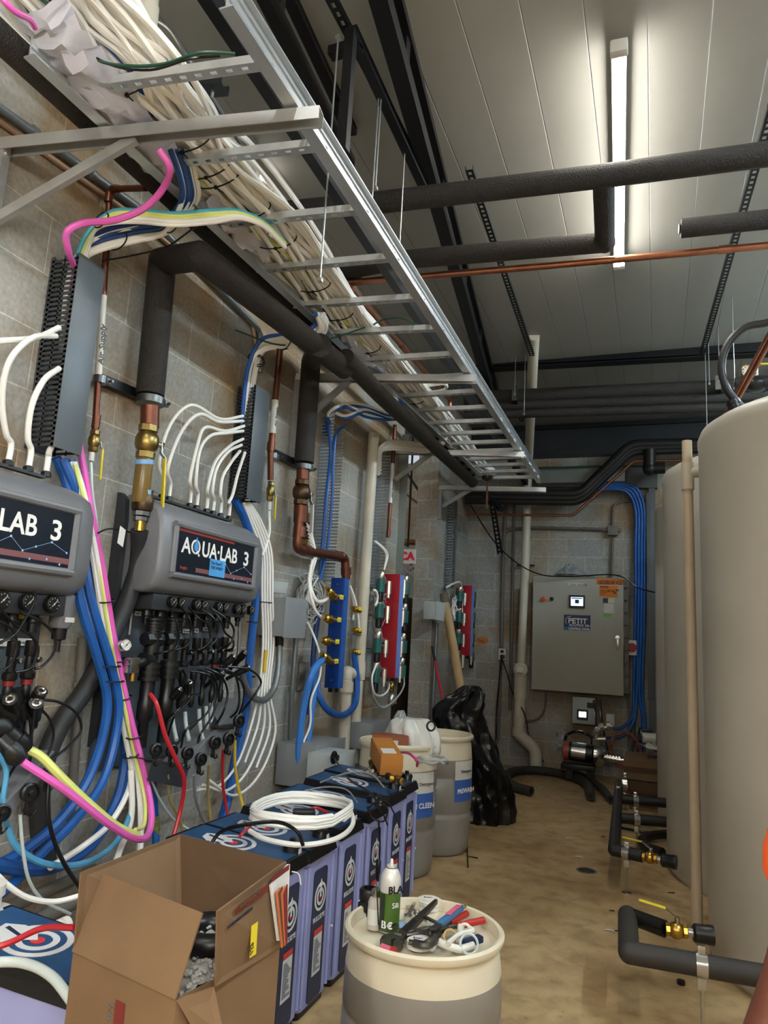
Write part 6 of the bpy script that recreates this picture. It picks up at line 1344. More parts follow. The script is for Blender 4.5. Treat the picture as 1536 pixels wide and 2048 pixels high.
n_ = (FB - FA).cross(FA - FD).normalized(); n_ = n_ if n_.x > 0 else -n_
def onflap(u_, v_, dn=.006): return FA.lerp(FB, u_).lerp(FD.lerp(FC_, u_), v_) + n_ * (dn + .002)
def fpatch(u0, u1, v0, v1, m, nm, dn=.013):
    mb = MB(); q = [onflap(u0, v0, dn), onflap(u1, v0, dn), onflap(u1, v1, dn), onflap(u0, v1, dn)]; mb.quad(*q); return mb.build(nm, m, t)
M_PRINT = mat('print_maroon', '6e2420', .6)
fpatch(.18, .62, .06, .16, M_PRINT, 'printed_band'); fpatch(.68, .98, .01, .08, M_PRINT, 'printed_band'); fpatch(.4, .5, .45, .85, M_LEVY, 'yellow_sticker')
text('FREE SHIPPING', onflap(.2, .14, .0145), uf, -vd, .018, M_CARDI, t); text('WORLDWIDE CHEMICAL', onflap(.05, .26, .0145), uf, -vd, .011, mat('ink', '16203a', .5), t); text('123', onflap(.44, .8, .0145), -vd, -uf, .02, M_BLACK, t)
# print on the near side of the carton
un = (Dn - A).normalized(); MB().prism([(0, 0), (.03, 0), (.03, .07), (0, .07)], A + un * (Dn - A).length * .48 + (un.cross(EZ)) * .001 - EZ * .12, un, EZ, .001).build('printed_band', M_PRINT, t)
text('S.A.W', A + un * (Dn - A).length * .42 + un.cross(EZ) * .0015 - EZ * .06, -EZ, un, .025, mat('print_grey', '5e5e60', .6), t)
# torn flap hanging down at the right
flap(Z(352, 2000, zc), Z(428, 1974, zc), Z(430, 2060, zc - .08) + n_ * .02, Z(380, 2070, zc - .08) + n_ * .02, 'torn_flap')
# document pouch hanging over the right flap
t = thing('document_pouch', 'white papers and orange documents in a clear pouch hanging on the carton flap', 'document pouch')
a, b = onflap(.72, .08, .012), onflap(.98, .04, .012)
def slab(p0, p1, q1, q0, m, nm, th=.004):
    ps = [p0, p1, q1, q0]; k_ = (p1 - p0).cross(q0 - p0).normalized() * th; mb = MB(); va = [mb.bm.verts.new(p) for p in ps]; vb = [mb.bm.verts.new(p + k_) for p in ps]; mb.face(va[::-1]); mb.face(vb)
    for k in range(4): mb.face((va[k], va[(k + 1) % 4], vb[(k + 1) % 4], vb[k]))
    return mb.build(nm, m, t)
slab(onflap(.7, .12, .012), onflap(1.0, .02, .012), onflap(.98, .78, .016), onflap(.86, .86, .016), M_STICK, 'paper', .008)
for k in range(4): slab(onflap(.70 + .03 * k, .2 + .02 * k, .024 + k * .002), onflap(.76 + .03 * k, .17, .024 + k * .002), onflap(.87 + .02 * k, .9, .026), onflap(.84 + .02 * k, .92, .026), [mat('doc_orange', 'b8623a', .6), M_CARDI, mat('doc_orange', 'b8623a', .6), M_PRINT][k], 'folded_document', .003)
wire([onflap(.99, .1, .02), onflap(1.04, .14, .03), onflap(1.1, .3, .03)], .0015, M_WHITE, 'thin white string end at the corner of the carton', 'string', 'string')
# black bucket and bubble wrap in the carton
t = thing('rubber_part', 'black rubber ring lying inside the carton above the bubble wrap', 'rubber part'); ctr = (A + Cc) / 2
MB().torus(ctr + V((.02, .1, -.0)), .07, .028, EZ, 32, 12).build('ring', M_BLACK, t)
t = thing('bubble_wrap', 'crumpled bubble wrap filling the carton', 'bubble wrap', None)
mb = MB(); rr = random.Random(4); N = 26; vs = {}
e1 = (Dn - A); e2 = (Bk - A)
hh = lambda i, j: .02 * math.sin(i * .7) * math.cos(j * .55) + rr.uniform(-.006, .006)
for i in range(N):
    for j in range(N): vs[i, j] = mb.bm.verts.new(A + e1 * (.05 + .9 * i / (N - 1)) + e2 * (.05 + .9 * j / (N - 1)) - EZ * (.02 - hh(i, j)))
for i in range(N - 1):
    for j in range(N - 1): mb.face((vs[i, j], vs[i + 1, j], vs[i + 1, j + 1], vs[i, j + 1]))
M_BUB = mat('bubble_film', 'c4c2bc', .12, trans=.3, bump=.3, bscale=60)
mb.build('sheet', M_BUB, t)
mb = MB()
for k in range(520):
    u_, v_ = rr.uniform(.06, .94), rr.uniform(.06, .94); mb.ball(A + e1 * u_ + e2 * v_ - EZ * (.015 - .02 * math.sin(u_ * 18) * math.cos(v_ * 14)), rr.uniform(.004, .0075), 6, (1, 1, .7))
o = mb.build('bubbles', M_BUB, t); o['kind'] = 'stuff'
# white canister and black funnel at the far left
t = thing('white_canister', 'white plastic canister cut by the left frame edge', 'canister'); c = Z(-40, 1790, .7); c.z = 0
MB().lathe([(.11, 0), (.12, .02), (.12, .6), (.1, .65), (.06, .66), (.06, .7)], c, EZ, 28).build('body', M_WHITE, t); MB().lathe([(.068, .7), (.068, .73)], c, EZ, 20).build('cap', M_WHITE, t)
wire([W(0, 1832, .5), W(40, 1848, .5), W(85, 1862, .5), W(130, 1850, .55)], .015, M_TW, 'thick white tube end with a collar reaching the cardboard box', 'tube', 'white_tube', 10)
t = thing('tube_collar', 'white ribbed collar at the end of the thick white tube', 'collar'); MB().lathe([(.02, -.02), (.026, -.015), (.026, -.005), (.022, 0), (.026, .005), (.026, .02), (.02, .025)], W(125, 1852, .55), EY, 14).build('collar', M_WHITE, t)
t = thing('steel_pipe', 'dark steel pipe low behind the blue hoses', 'pipe'); MB().tube([W(-20, 1830, .15), W(190, 1740, .15)], .025, 12).build('tube', M_PAINTG, t)
t = thing('steel_pipe', 'lower dark steel pipe behind the left jug', 'pipe'); MB().tube([W(0, 1880, .2), W(220, 1765, .2)], .03, 12).build('tube', M_PAINTG, t)
# ---------------------------------------------------------------- back wall
M_CAB = mat('cabinet_beige', 'a9a79a', .4, c2='a19f92', vscale=2); M_SCR = mat('screen_glow', '8fc0e8', .3, emit=1.2); M_SCRW = mat('screen_white', 'd8f0ff', .3, emit=2.0)
M_ORG = mat('sticker_orange', 'd9781e', .5); M_GRN2 = mat('sticker_green', '6cc043', .5); M_BTN = mat('button_orange', 'd85a1c', .35); M_INK = mat('ink', '16203a', .5); M_BRN = mat('sticker_brown', '5c2c14', .5)
def bb(mb, l, t_, r_, b_, d0, d1, bev=0):
    a = B(l, t_, d1); c = B(r_, b_, d1); mb.box(((a.x + c.x) / 2, YB - (d0 + d1) / 2, (a.z + c.z) / 2), (c.x - a.x, d1 - d0, a.z - c.z), bev=bev); return a, c
CD = .28
cab = thing('control_cabinet', 'large beige control cabinet hung on the back wall', 'control cabinet')
a = B(1067, 1152, CD); c = B(1247, 1385, CD); xl, xr, zt_, zb = a.x, c.x, a.z, B(1063, 1378, CD).z
MB().box(((xl + xr) / 2, YB - CD / 2 + .01, (zt_ + zb) / 2), (xr - xl - .02, CD - .04, zt_ - zb - .02), bev=.008).build('enclosure', mat('cabinet_side', '8c8a7f', .4), cab)
door = MB().box(((xl + xr) / 2, YB - CD, (zt_ + zb) / 2), (xr - xl, .03, zt_ - zb), bev=.006).build('door', M_CAB, cab)
mb = MB(); mb.box((xr + .035, YB - CD * .6, (zt_ + zb) / 2), (.05, .02, zt_ - zb - .05)); 
for k in range(9): mb.box((xr + .03, YB - CD * .7, zb + .1 + k * (zt_ - zb - .2) / 8), (.05, .05, .03))
mb.build('hinge_rail', M_PAINTG, cab)
def on_door(px, py, dn=.016): return B(px, py, CD + dn)
def dpatch(l, t_, r_, b_, m, nm, dn=.017, par=None, th=.002):
    a = on_door(l, t_, dn); c = on_door(r_, b_, dn); return MB().box(((a.x + c.x) / 2, a.y, (a.z + c.z) / 2), (c.x - a.x, th, a.z - c.z)).build(nm, m, par or door)
def dtext(s, px, py, size, m, xs=1, bold=0, dn=.02, align='LEFT', par=None): return text(s, on_door(px, py, dn), EX, EZ, size, m, par or door, bold=bold, xs=xs, align=align)
dpatch(1137, 1166, 1168, 1172, M_STICK, 'name_strip'); dtext('TIDAL WAVE #', 1139, 1171, .035, M_INK, .9)
hm = dpatch(1138, 1190, 1170, 1217, M_BLACK, 'touch_panel', th=.03); dpatch(1142, 1194, 1166, 1212, M_SCR, 'screen', .034, th=.002); dpatch(1143, 1195, 1165, 1198, mat('screen_red', '8a3038', .4), 'screen_bar', .036); dpatch(1150, 1199, 1158, 1207, M_GDARK, 'screen_picture', .036)
dpatch(1128, 1229, 1181, 1262, mat('plate_navy', '12284a', .4, c2='17335c', vscale=6), 'brand_plate'); dpatch(1128, 1253, 1181, 1262, mat('plate_blue', '2f6aa0', .4), 'plate_band', .0185)
dtext('PETIT', 1136, 1246, .09, M_LET, 1.05, .002, .021); dtext('ACCUTRAC 360-1', 1138, 1252, .04, M_LET, .85, .001, .021); dtext('CONTROL PANEL', 1137, 1259, .038, M_LET, .85, .001, .021)
P = spline([on_door(1142, 1232, .021), on_door(1133, 1236, .021), on_door(1131, 1244, .021), on_door(1133, 1248, .021)], 5); MB().tube(P, .003, 6).build('swoosh', M_LET, door)
dpatch(1193, 1157, 1248, 1170, M_ORG, 'voltage_sticker'); dtext('120/208/240 VOLTS', 1195, 1168, .066, M_BRN, .62, .002, .02)
dpatch(1199, 1171, 1235, 1194, M_ORG, 'warning_sticker'); dpatch(1200, 1172, 1217, 1176, M_BRN, 'warning_heading', .019); dtext('WARNING', 1200, 1176, .024, M_ORG, .8, 0, .021); dtext('Potential\nMULTIPLE\nSources', 1201, 1182, .022, M_BRN, .8, 0, .02)
mb = MB(); q = on_door(1226, 1182, .02)
for s_ in ((0, 0), (.05, .01), (-.05, .0), (.02, -.025)): 
    mb.bar(q + V((s_[0] - .02, 0, s_[1] - .015)), q + V((s_[0] + .02, 0, s_[1] + .015)), .008, .002, EY); mb.bar(q + V((s_[0] - .02, 0, s_[1] + .012)), q + V((s_[0] + .02, 0, s_[1] - .012)), .008, .002, EY)
mb.build('burst_mark', M_BRN, door)
dpatch(1206, 1196, 1229, 1206, M_STICK, 'hazard_label'); dpatch(1206, 1196, 1216, 1206, M_BLACK, 'hazard_mark', .0185); dpatch(1216, 1196, 1229, 1199, M_LEVY, 'hazard_stripe', .0185)
dpatch(1207, 1207, 1228, 1227, M_STICK, 'certificate'); dpatch(1208, 1227, 1222, 1233, M_GRN2, 'green_sticker')
for px, m, r_ in ((1088, M_BTN, .032), (1104, M_BLACK, .024)):
    p = on_door(px, 1198, .015); mb = MB(); mb.lathe([(r_, 0), (r_, .03), (r_ * .7, .035)], p, -EY, 16); mb.build('push_button' if m is M_BTN else 'selector_switch', m, door)
p = on_door(1235, 1275, .016); MB().cyl(p, p - EY * .015, .025, n=16).build('lock', M_STEELB, door); MB().bar(p - EY * .03, p - EY * .03 - EZ * .13 + EX * .01, .03, .015, EY, .005).build('door_handle', M_STEELB, door)
t = thing('plastic_wrap', 'crumpled clear plastic wrap lying on top of the control cabinet', 'plastic wrap')
mb = MB(); rr = random.Random(6); g = {}
for i in range(12):
    for j in range(6): g[i, j] = mb.bm.verts.new(V((B(1112 + i * 7, 1150, .15).x, YB - .06 - .04 * j, zt_ + .02 + max(0, .2 - .035 * abs(i - 4)) * rr.uniform(.3, 1) * (1 if 0 < j < 5 else .2))))
for i in range(11):
    for j in range(5): mb.face((g[i, j], g[i + 1, j], g[i + 1, j + 1], g[i, j + 1]))
mb.build('film', mat('clear_film', 'd8dcdc', .12, trans=.7), t, smooth=False)
# small controller below
t = thing('pump_controller', 'small grey pump controller with a lit square screen below the cabinet', 'controller')
mb = MB(); a, c = bb(mb, 1145, 1393, 1190, 1450, .0, .2, .006); mb.build('enclosure', M_BOXL, t)
for nm, l, t_, r_, b_, m, th in (('screen_frame', 1154, 1418, 1176, 1441, M_BLACK, .212), ('screen', 1158, 1423, 1172, 1435, M_SCRW, .216), ('disconnect_knob', 1174, 1405, 1187, 1417, M_BLACK, .225)):
    mb = MB(); bb(mb, l, t_, r_, b_, .19, th); mb.build(nm, m, t)
# disconnect switch
t = thing('rotary_disconnect', 'white switch box with a red rotary knob right of the cabinet', 'switch')
mb = MB(); bb(mb, 1254, 1280, 1273, 1311, 0, .12, .006); mb.build('box', M_WHITE, t); p = B(1264, 1295, .12); MB().lathe([(.055, 0), (.055, .02), (.045, .03)], p, -EY, 20).build('dial', M_GRIPR, t); MB().bar(p + EZ * .05 - EY * .035, p - EZ * .05 - EY * .035, .025, .02, EY, .005).build('knob', M_GRIPR, t)
def tubeB(pts, w, m, label, name='tube', cat='tube', group=None, sr=None, k=6):
    P = [B(*p) if len(p) == 3 else B(p[0], p[1], .05) for p in pts]; r = rp(P[len(P) // 2], w)
    P = segs(P, sr) if sr else spline(P, k); return tag(MB().tube(P, r, 10).build(name, m), label, cat, group)
for k, dx in enumerate((-4, -1.2, 1.6, 4.4)): tubeB([(1256 + dx, 1311, .05), (1257 + dx, 1400, .05), (1262 + dx * 1.2, 1440, .06), (1262 + dx * 1.5, 1500, .08)], 1.6, M_PAINTG, '%s thin grey cable running down from the rotary switch' % ('leftmost', 'second', 'third', 'rightmost')[k], 'cable', 'cable', 'cables below the rotary switch')
# blue hoses up, over and down to the pump
for k in range(4):
    dx = -9 + k * 6
    tubeB([(1175, 985 - k * 4, .22), (1225, 978 - k * 4, .2), (1262 + dx, 984 - k * 3, .15), (1278 + dx, 1010, .1), (1280 + dx, 1100, .08), (1279 + dx, 1250, .08), (1276 + dx, 1390, .08)] + ([(1275 + dx, 1430, .12), (1245, 1455, .2), (1228, 1459, .25)] if k == 0 else [(1272 + dx * 1.4, 1440, .12), (1248, 1470, .2), (1210, 1477, .25)] if k == 1 else [(1284 + dx * .6, 1440, .1), (1278 + dx, 1500, .1)]), 6, M_TB, '%s blue hose of the group bending down the back wall to the pump' % ('leftmost', 'second', 'third', 'rightmost')[k], 'blue_hose', 'hose', 'blue hoses on the back wall')
# conduits, outlet, pipes
def condB(pts, w, m, label, straps=(), sr=.12, d=.04): return cond([B(p[0], p[1], p[2] if len(p) > 2 else d) for p in pts], w, m, label, straps=straps, sr=sr)
condB([(1012, 1005), (1006, 1130), (1003, 1300)], 7, M_PAINTG, 'painted conduit dropping to the wall outlet', (.9, 1.6)); condB([(1002, 1320), (998, 1440), (996, 1485), (975, 1492)], 6, M_PAINTG, 'conduit continuing below the wall outlet', (.6,))
condB([(1029, 1000), (1023, 1280), (1020, 1420)], 6, M_PAINTG, 'second painted conduit left of the white drain pipe', (.5, 1.5)); condB([(1005, 1100), (1008, 1060), (1060, 1055), (1218, 1059)], 6, M_PAINTG, 'horizontal painted conduit running to the junction box', (2.3, 2.7))
condB([(1226, 1075), (1223, 1160)], 5, M_PAINTG, 'short conduit from the junction box to the cabinet'); condB([(1225, 1050), (1227, 1010), (1245, 1002), (1290, 1003)], 5, M_PAINTG, 'thin conduit arching from the junction box to the right')
condB([(1092, 1385), (1090, 1420), (1075, 1440), (1050, 1442)], 4, M_PAINTG, 'thin conduit bending left under the cabinet')
t = thing('junction_box', 'small painted junction box on the back wall above the cabinet', 'junction box'); mb = MB(); bb(mb, 1215, 1051, 1236, 1070, 0, .09, .004); mb.build('box', M_PAINTG, t); mb = MB(); p = B(1225, 1060, .04); mb.bar(p - EX * .11, p + EX * .11, .03, .04); mb.build('lugs', M_PAINTG, t)
t = thing('wall_outlet', 'white double wall outlet with a black plug', 'outlet'); mb = MB(); bb(mb, 997, 1297, 1011, 1320, 0, .07, .004); mb.build('plate', M_WHITE, t); mb = MB(); bb(mb, 1000, 1309, 1008, 1317, .07, .14, .01); mb.build('plug', M_BLACK, t); mb = MB(); bb(mb, 1001, 1300, 1007, 1306, .07, .075); mb.build('socket', M_GDARK, t)
wire([B(1003, 1316, .13), B(998, 1370, .08), B(993, 1420, .06), B(992, 1470, .06), Z(990, 1522, .01)], .008, M_TBLK, 'black cord dropping straight down from the outlet', 'cord', 'power_cord')
wire([B(1004, 1318, .12), B(1015, 1350, .1), B(1025, 1385, .2), B(1050, 1430, .3), B(1060, 1480, .2), Z(1100, 1535, .01), Z(1125, 1530, .01)], .008, M_TBLK, 'black cord swinging from the outlet toward the pump', 'cord', 'power_cord')
t = thing('wall_note', 'small orange handwritten mark on the back wall left of the outlet', 'tape mark'); mb = MB(); p = B(964, 1281, .002); mb.lathe([(.085, 0), (.085, .002)], p, -EY, 20, sx=1, sy=.55); mb.build('tape', mat('tape_orange', 'b5672a', .6), t); text('Tate', p + V((-.06, -.004, -.02)), EX, EZ, .05, M_BRN, t)
t = thing('wall_bracket', 'small black bracket on the back wall crossing the drain pipe', 'bracket'); MB().bar(B(1033, 1131, .06), B(1069, 1131, .06), .04, .02, EZ).build('bar', M_BLACK, t)
# white drain line with cleanout
t = thing('drain_pipe', 'white drain pipe with a round cleanout cap, ceiling to floor at the back', 'pipe')
D0, D1, D2_, D3, D4 = Y(1068, 672, 9.0), B(1050, 1150, .22), B(1042, 1330, .22), B(1038, 1462, .22), Z(1072, 1535, .0)
r = rp(D2_, 20); D0 = V((D1.x - (D1.z - 4.5) * 0 + .03, D1.y, ZC))
MB().tube([Z(1068, 672, ZC - .01), B(1056, 945, .22), D1, D2_], r * .85, 20).build('upper_pipe', M_PVC, t); MB().tube([D2_, D3], r * 1.12, 20).build('lower_pipe', M_PVC, t)
q = B(1055, 1492, .25); e = V((Z(1072, 1532).x, 9.4, .0)); e2 = B(1072, 1500, .3)
MB().tube(segs([D3, D3 - EZ * .04, e2 + EZ * .0, V((e2.x, e2.y, .0))], .08), r * 1.15, 20).build('offset_bend', M_PVC, t)
mb = MB(); mb.tube([D2_ + EZ * .02, D2_ - EZ * .42], r * 1.3, 20); mb.build('cleanout_tee', M_PVC, t)
p = B(1042, 1339, .3); mb = MB(); mb.lathe([(r * 1.25, 0), (r * 1.35, .02), (r * 1.35, .07), (r * 1.1, .08)], p + EY * .05, -EY, 24); mb.build('cleanout_cap', M_PVC, t); MB().box(p - EY * .05, (.09, .04, .08), bev=.006).build('cap_key', M_WHITE, t)
mb = MB(); mb.tube([D3 + EZ * .04, D3 - EZ * .06], r * 1.3, 20); mb.build('hub', M_PVC, t)
wire([B(1060, 1160, .2)] * 0 or [B(935, 1000, .3), B(990, 1085, .35), B(1040, 1130, .4), B(1085, 1150, .4), B(1140, 1153, .34), B(1240, 1152, .34), B(1275, 1175, .3), B(1310, 1185, .3)], .009, M_TBLK, 'long black cable drooping across the back wall above the cabinet', 'cable', 'cable')
# heavy black pipes across the back with the upward jog, copper line, pale duct
def backrun(offz, r, label):
    y = 9.35; P = [Y(932, 990 + offz, y), Y(1160, 993 + offz, y), Y(1262, 893 + offz * .9, y), Y(1420, 890 + offz * .8, y)]
    return tag(MB().tube(segs(P, .12), r, 16).build('insulated_pipe', M_FOAMS), label, 'pipe')
backrun(-5, .065, 'upper black insulated pipe across the back wall that jogs up to the right'); backrun(4, .06, 'middle black insulated pipe across the back wall that jogs up to the right'); backrun(12, .045, 'lowest black insulated pipe across the back wall that jogs up to the right')
tag(MB().tube(segs([Y(932, 1029, 9.3), Y(1146, 1031, 9.3), Y(1268, 922, 9.3), Y(1375, 921, 9.3)], .04), .018, 12).build('copper_pipe', M_COPPER), 'thin copper pipe following the black pipes across the back wall', 'pipe')
MBt = thing('insulated_pipe', 'short black pipe stub with an elbow over the farthest tank', 'pipe'); MB().tube([Y(1299, 900, 9.3), Y(1299, 938, 9.3)], .075, 16).build('riser', M_FOAMS, MBt); MB().tube([Y(1297, 938, 9.3), Y(1330, 936, 9.3)], .07, 16).build('stub', M_FOAMS, MBt); MB().ball(Y(1299, 938, 9.3), .085, 12).build('elbow', M_FOAMS, MBt)
t = thing('cable_duct', 'pale grey horizontal cable duct high on the back wall', 'cable duct'); mb = MB(); bb(mb, 1074, 939, 1250, 962, .1, .26, .006); mb.build('duct', mat('duct_pale', '7f8482', .5), t)
wire([B(1062, 945, .3), B(1070, 938, .3), B(1130, 935, .3), B(1250, 932, .3), B(1300, 935, .3)], .012, M_TGREEN, 'dark green cable lying on the pale cable duct', 'cable', 'cable')
t = thing('angle_strut', 'slotted black diagonal strut under the dome camera', 'strut channel'); slotted(None, Y(983, 1000, 9.1), Y(1000, 1108, 9.5), .07, .03, M_STRUT, t, .06)
t = thing('angle_strut', 'short black angled strut piece right of the slotted diagonal', 'strut channel'); MB().bar(Y(985, 1000, 9.1), Y(1002, 1020, 9.0), .08, .05).build('bar', M_STRUT, t)
# dome camera at the end of the tray
t = thing('dome_camera', 'white dome security camera at the far end of the cable tray', 'camera'); c = Z(975, 950, 3.4); r = rp(c, 30)
MB().lathe([(r * .95, r * .9), (r, r * .8), (r, 0), (r * .9, -r * .15)], c, EZ, 28).build('housing', M_WHITE, t); MB().lathe([(r * .78, -r * .1), (r * .72, -r * .5), (r * .5, -r * .75), (.001, -r * .85)], c, EZ, 24).build('dome', mat('dome_glass', '2a2c2e', .08, coat=.6), t)
wire([c - EZ * r, c - EZ * (r + .12), c - EZ * (r + .3)], .01, M_COPPER, 'small copper drop under the dome camera', 'pipe', 'copper_pipe'); t = thing('small_camera', 'small black sensor below the dome camera', 'sensor'); MB().box(Y(972, 993, 9.0), (.09, .09, .1), bev=.01).build('case', M_BLACK, t)
# pump
t = thing('water_pump', 'black and silver water pump lying on a base by the back wall under the cabinet', 'pump')
P0 = V((B(1128, 1500, .6).x, 9.15, .3)); 
P0 = Y(1130, 1500, 9.1); P1 = Y(1185, 1508, 9.1); r = rp(P0, 36)
MB().lathe([(r * .7, -.02), (r, 0), (r, (P1 - P0).length), (r * .8, (P1 - P0).length + .02)], P0, (P1 - P0), 28).build('motor', M_BLACK, t)
MB().lathe([(r * 1.02, .08), (r * 1.02, .24)], P0, (P1 - P0), 28, False, False).build('rating_plate', M_STEELB, t)
MB().lathe([(r * 1.02, -.01), (r * 1.02, .05)], P0, (P1 - P0), 28, False, False).build('end_band', mat('band_coral', 'a5523f', .4), t)
MB().lathe([(r * .9, 0), (r * 1.15, .02), (r * 1.15, .1), (r * .9, .14), (r * .4, .15)], P1, (P1 - P0), 28).build('volute', M_STEELB, t)
MB().box(P0.lerp(P1, .5) + V((0, 0, -r - .05)), ((P1 - P0).length * 1.2, .3, .06), bev=.008).build('base', M_BLACK, t)
mb = MB(); mb.box(P0.lerp(P1, .2) - EZ * (r + .12), (.08, .24, .14)); mb.build('foot', M_BLACK, t); MB().box(P0.lerp(P1, .95) - EZ * (r + .12), (.08, .24, .14)).build('foot', M_BLACK, t)
mb = MB(); mb.tube([Y(1203, 1513, 9.05), Y(1247, 1521, 9.05)], .035, 12); 
for k in range(6): c = Y(1207 + k * 6, 1514 + k, 9.05); mb.cyl(c, c + EX * .02, .05, n=8)
mb.build('suction_line', M_STEELB, t)
t = thing('pump_piping', 'silver threaded fittings rising from the pump to the blue hoses', 'pipe fitting')
mb = MB(); mb.tube(segs([Y(1193, 1495, 9.1), Y(1193, 1458, 9.1), Y(1225, 1452, 9.1)], .05), .032, 12); 
for a_, b_ in (((1193, 1490), (1193, 1478)), ((1193, 1470), (1193, 1462)), ((1200, 1455), (1208, 1453)), ((1214, 1452), (1222, 1451))): mb.cyl(Y(*a_, 9.1), Y(*b_, 9.1), .048, n=8)
mb.tube([Y(1193, 1478, 9.1), Y(1212, 1478, 9.1)], .03, 12); mb.build('fittings', M_CHR, t)
MB().box(Y(1221, 1440, 9.2), (.09, .06, .14), bev=.006).build('pressure_switch', M_BOXL, t)
wire([Y(1187, 1400, 9.4), Y(1192, 1440, 9.4), Y(1190, 1500, 9.4)], .012, M_TBLK, 'black cable rising behind the pump', 'cable', 'cable'); wire([Y(1200, 1400, 9.45), Y(1205, 1450, 9.45), Y(1215, 1500, 9.45)], .012, M_TBLK, 'black cable rising right of the pump controller', 'cable', 'cable')
def cablecoil(c, R1, R2, n, m, label, w=.01, up=EZ, seed=1):
    rr = random.Random(seed); x, y, d = frame_of(V(up)); pts = []
    for k in range(n * 16): a = 2 * math.pi * k / 16; q = rr.uniform(.93, 1.05); pts.append(c + x * math.cos(a) * R1 * q + y * math.sin(a) * R2 * q + d * rr.uniform(-.02, .02))
    return tag(MB().tube(spline(pts, 3), w, 6).build('cable_coil', m), label, 'cable coil')
cablecoil(Y(1158, 1480, 9.3), .16, .1, 6, M_TBLK, 'coiled black cable on the wall behind the pump', .013, EY, 2)
cablecoil(Y(1250, 1500, 9.35), .17, .2, 4, mat('cable_rust', '8c4a34', .5), 'coil of rust red cable hanging right of the pump', .012, EY, 5)
for k in range(5): tubeB([(1262 + k * 7, 1420, .06), (1264 + k * 6, 1470, .1), (1258 + k * 5, 1520, .14), (1262 + k * 5, 1545, .2)], 2.5, M_TBLK if k % 2 else M_PAINTG, ('dark ' if k % 2 else 'grey ') + '%s cable hanging low between the pump and the tanks' % ('first', 'second', 'third', 'fourth', 'last')[k], 'cable', 'cable', 'cables hanging beside the tanks')
t = thing('wall_panel_box', 'dark grey panel on the wall behind the farthest tank', 'panel'); mb = MB(); bb(mb, 1292, 985, 1310, 1400, .0, .12, .005); mb.build('panel', MATS['steel_grey_paint'], t)
t = thing('check_valve', 'white valve with a blue handle beside the farthest tank', 'valve'); p = Y(1285, 1475, 8.9); MB().cyl(p, p + EX * .14, .06, n=16).build('body', M_WHITE, t); MB().cyl(p - EX * .03, V((p.x - .03, YB, p.z)), .03, n=12).build('pipe_stub', M_BLACK, t); MB().box(p + V((.05, 0, .08)), (.12, .05, .04), bev=.01).build('handle', M_NAVY, t)
t = thing('clear_scrap', 'crumpled clear plastic scrap on the wall left of the pump', 'plastic wrap'); mb = MB(); rr = random.Random(9); g = {}
for i in range(5):
    for j in range(9): g[i, j] = mb.bm.verts.new(B(1113 + i * 4 + rr.uniform(-2, 2), 1458 + j * 5, .08 + rr.uniform(0, .07)))
for i in range(4):
    for j in range(8): mb.face((g[i, j], g[i + 1, j], g[i + 1, j + 1], g[i, j + 1]))
mb.build('film', MATS['clear_film'], t, smooth=False)
# black rubber pipe sleeve lying on the floor
M_RUB = mat('rubber_sleeve', '35342f', .7, c2='2a2926', vscale=20)
def sleeve(pts, w, label):
    P = spline([Z(a, b, .055) for a, b in pts], 8); r = rp(P[len(P) // 2], w); t = thing('rubber_sleeve', label, 'pipe insulation')
    MB().tube(P, r, 18, caps=False).build('sleeve', M_RUB, t); MB().tube([P[i] for i in (-2, -1)], r * .55, 16).build('bore', M_BLACK, t); MB().tube([P[0], P[1]], r * .55, 16).build('bore', M_BLACK, t)
    P2 = P[-1]; d = (P[-1] - P[-2]).normalized(); MB().lathe([(r * .55, 0), (r * 1.0, 0), (r * 1.0, .004), (r * .55, .004)], P2, d, 18, False, False).build('cut_face', M_RUB, t); d = (P[0] - P[1]).normalized(); MB().lathe([(r * .55, 0), (r, 0), (r, .004), (r * .55, .004)], P[0], d, 18, False, False).build('cut_face', M_RUB, t)
sleeve([(1062, 1582), (1035, 1575), (1013, 1558), (1022, 1545), (1060, 1540), (1110, 1545), (1150, 1555), (1175, 1570), (1181, 1592)], 16, 'long black foam sleeve bent in an arc on the floor before the pump')
sleeve([(1150, 1545), (1180, 1560), (1205, 1578), (1220, 1598)], 14, 'second black foam sleeve curving on the floor toward the corner pipe')
wire([Z(1078, 1520, .01), Z(1095, 1522, .01), Z(1110, 1535, .01), Z(1130, 1528, .01)], .006, M_TBLK, 'black cord lying on the floor near the drain pipe foot', 'cord', 'cord')
# ---------------------------------------------------------------- white storage tanks
M_TANK = mat('tank_white', 'c2beb2', .42, c2='b3afa3', vscale=1.3, bump=.06, bscale=3)
def tank(cx, cy, r, h, label, port=True):
    t = thing('storage_tank', label, 'tank'); c = V((cx, cy, 0))
    MB().lathe([(r * .97, 0), (r, .04), (r, h - .06), (r * 1.005, h - .04), (r * 1.005, h - .01), (r * .985, h + .03), (r * .93, h + .06), (r * .6, h + .16), (r * .3, h + .2)], c, EZ, 96).build('shell', M_TANK, t, ang=50)
    MB().lathe([(r * .3, h + .19), (r * .3, h + .27), (r * .28, h + .28), (.01, h + .29)], c, EZ, 40).build('lid', M_TANK, t)
    return t
tank(1.07, 4.43, .82, 2.74, 'huge white plastic tank filling the right edge of the frame')
tank(.90, 5.98, .83, 2.86, 'middle white tank behind the thin upright white pipe')
tank(.845, 7.62, .83, 2.93, 'farthest white tank, a narrow strip before the back wall')
t = thing('overflow_pipe', 'thin white upright pipe with a tee, standing in front of the middle tank', 'pipe')
yo = 4.72; a, b = Y(1372, 882, yo), Y(1396, 1875, yo); b = V((b.x, yo, 0.1)); x0 = .186
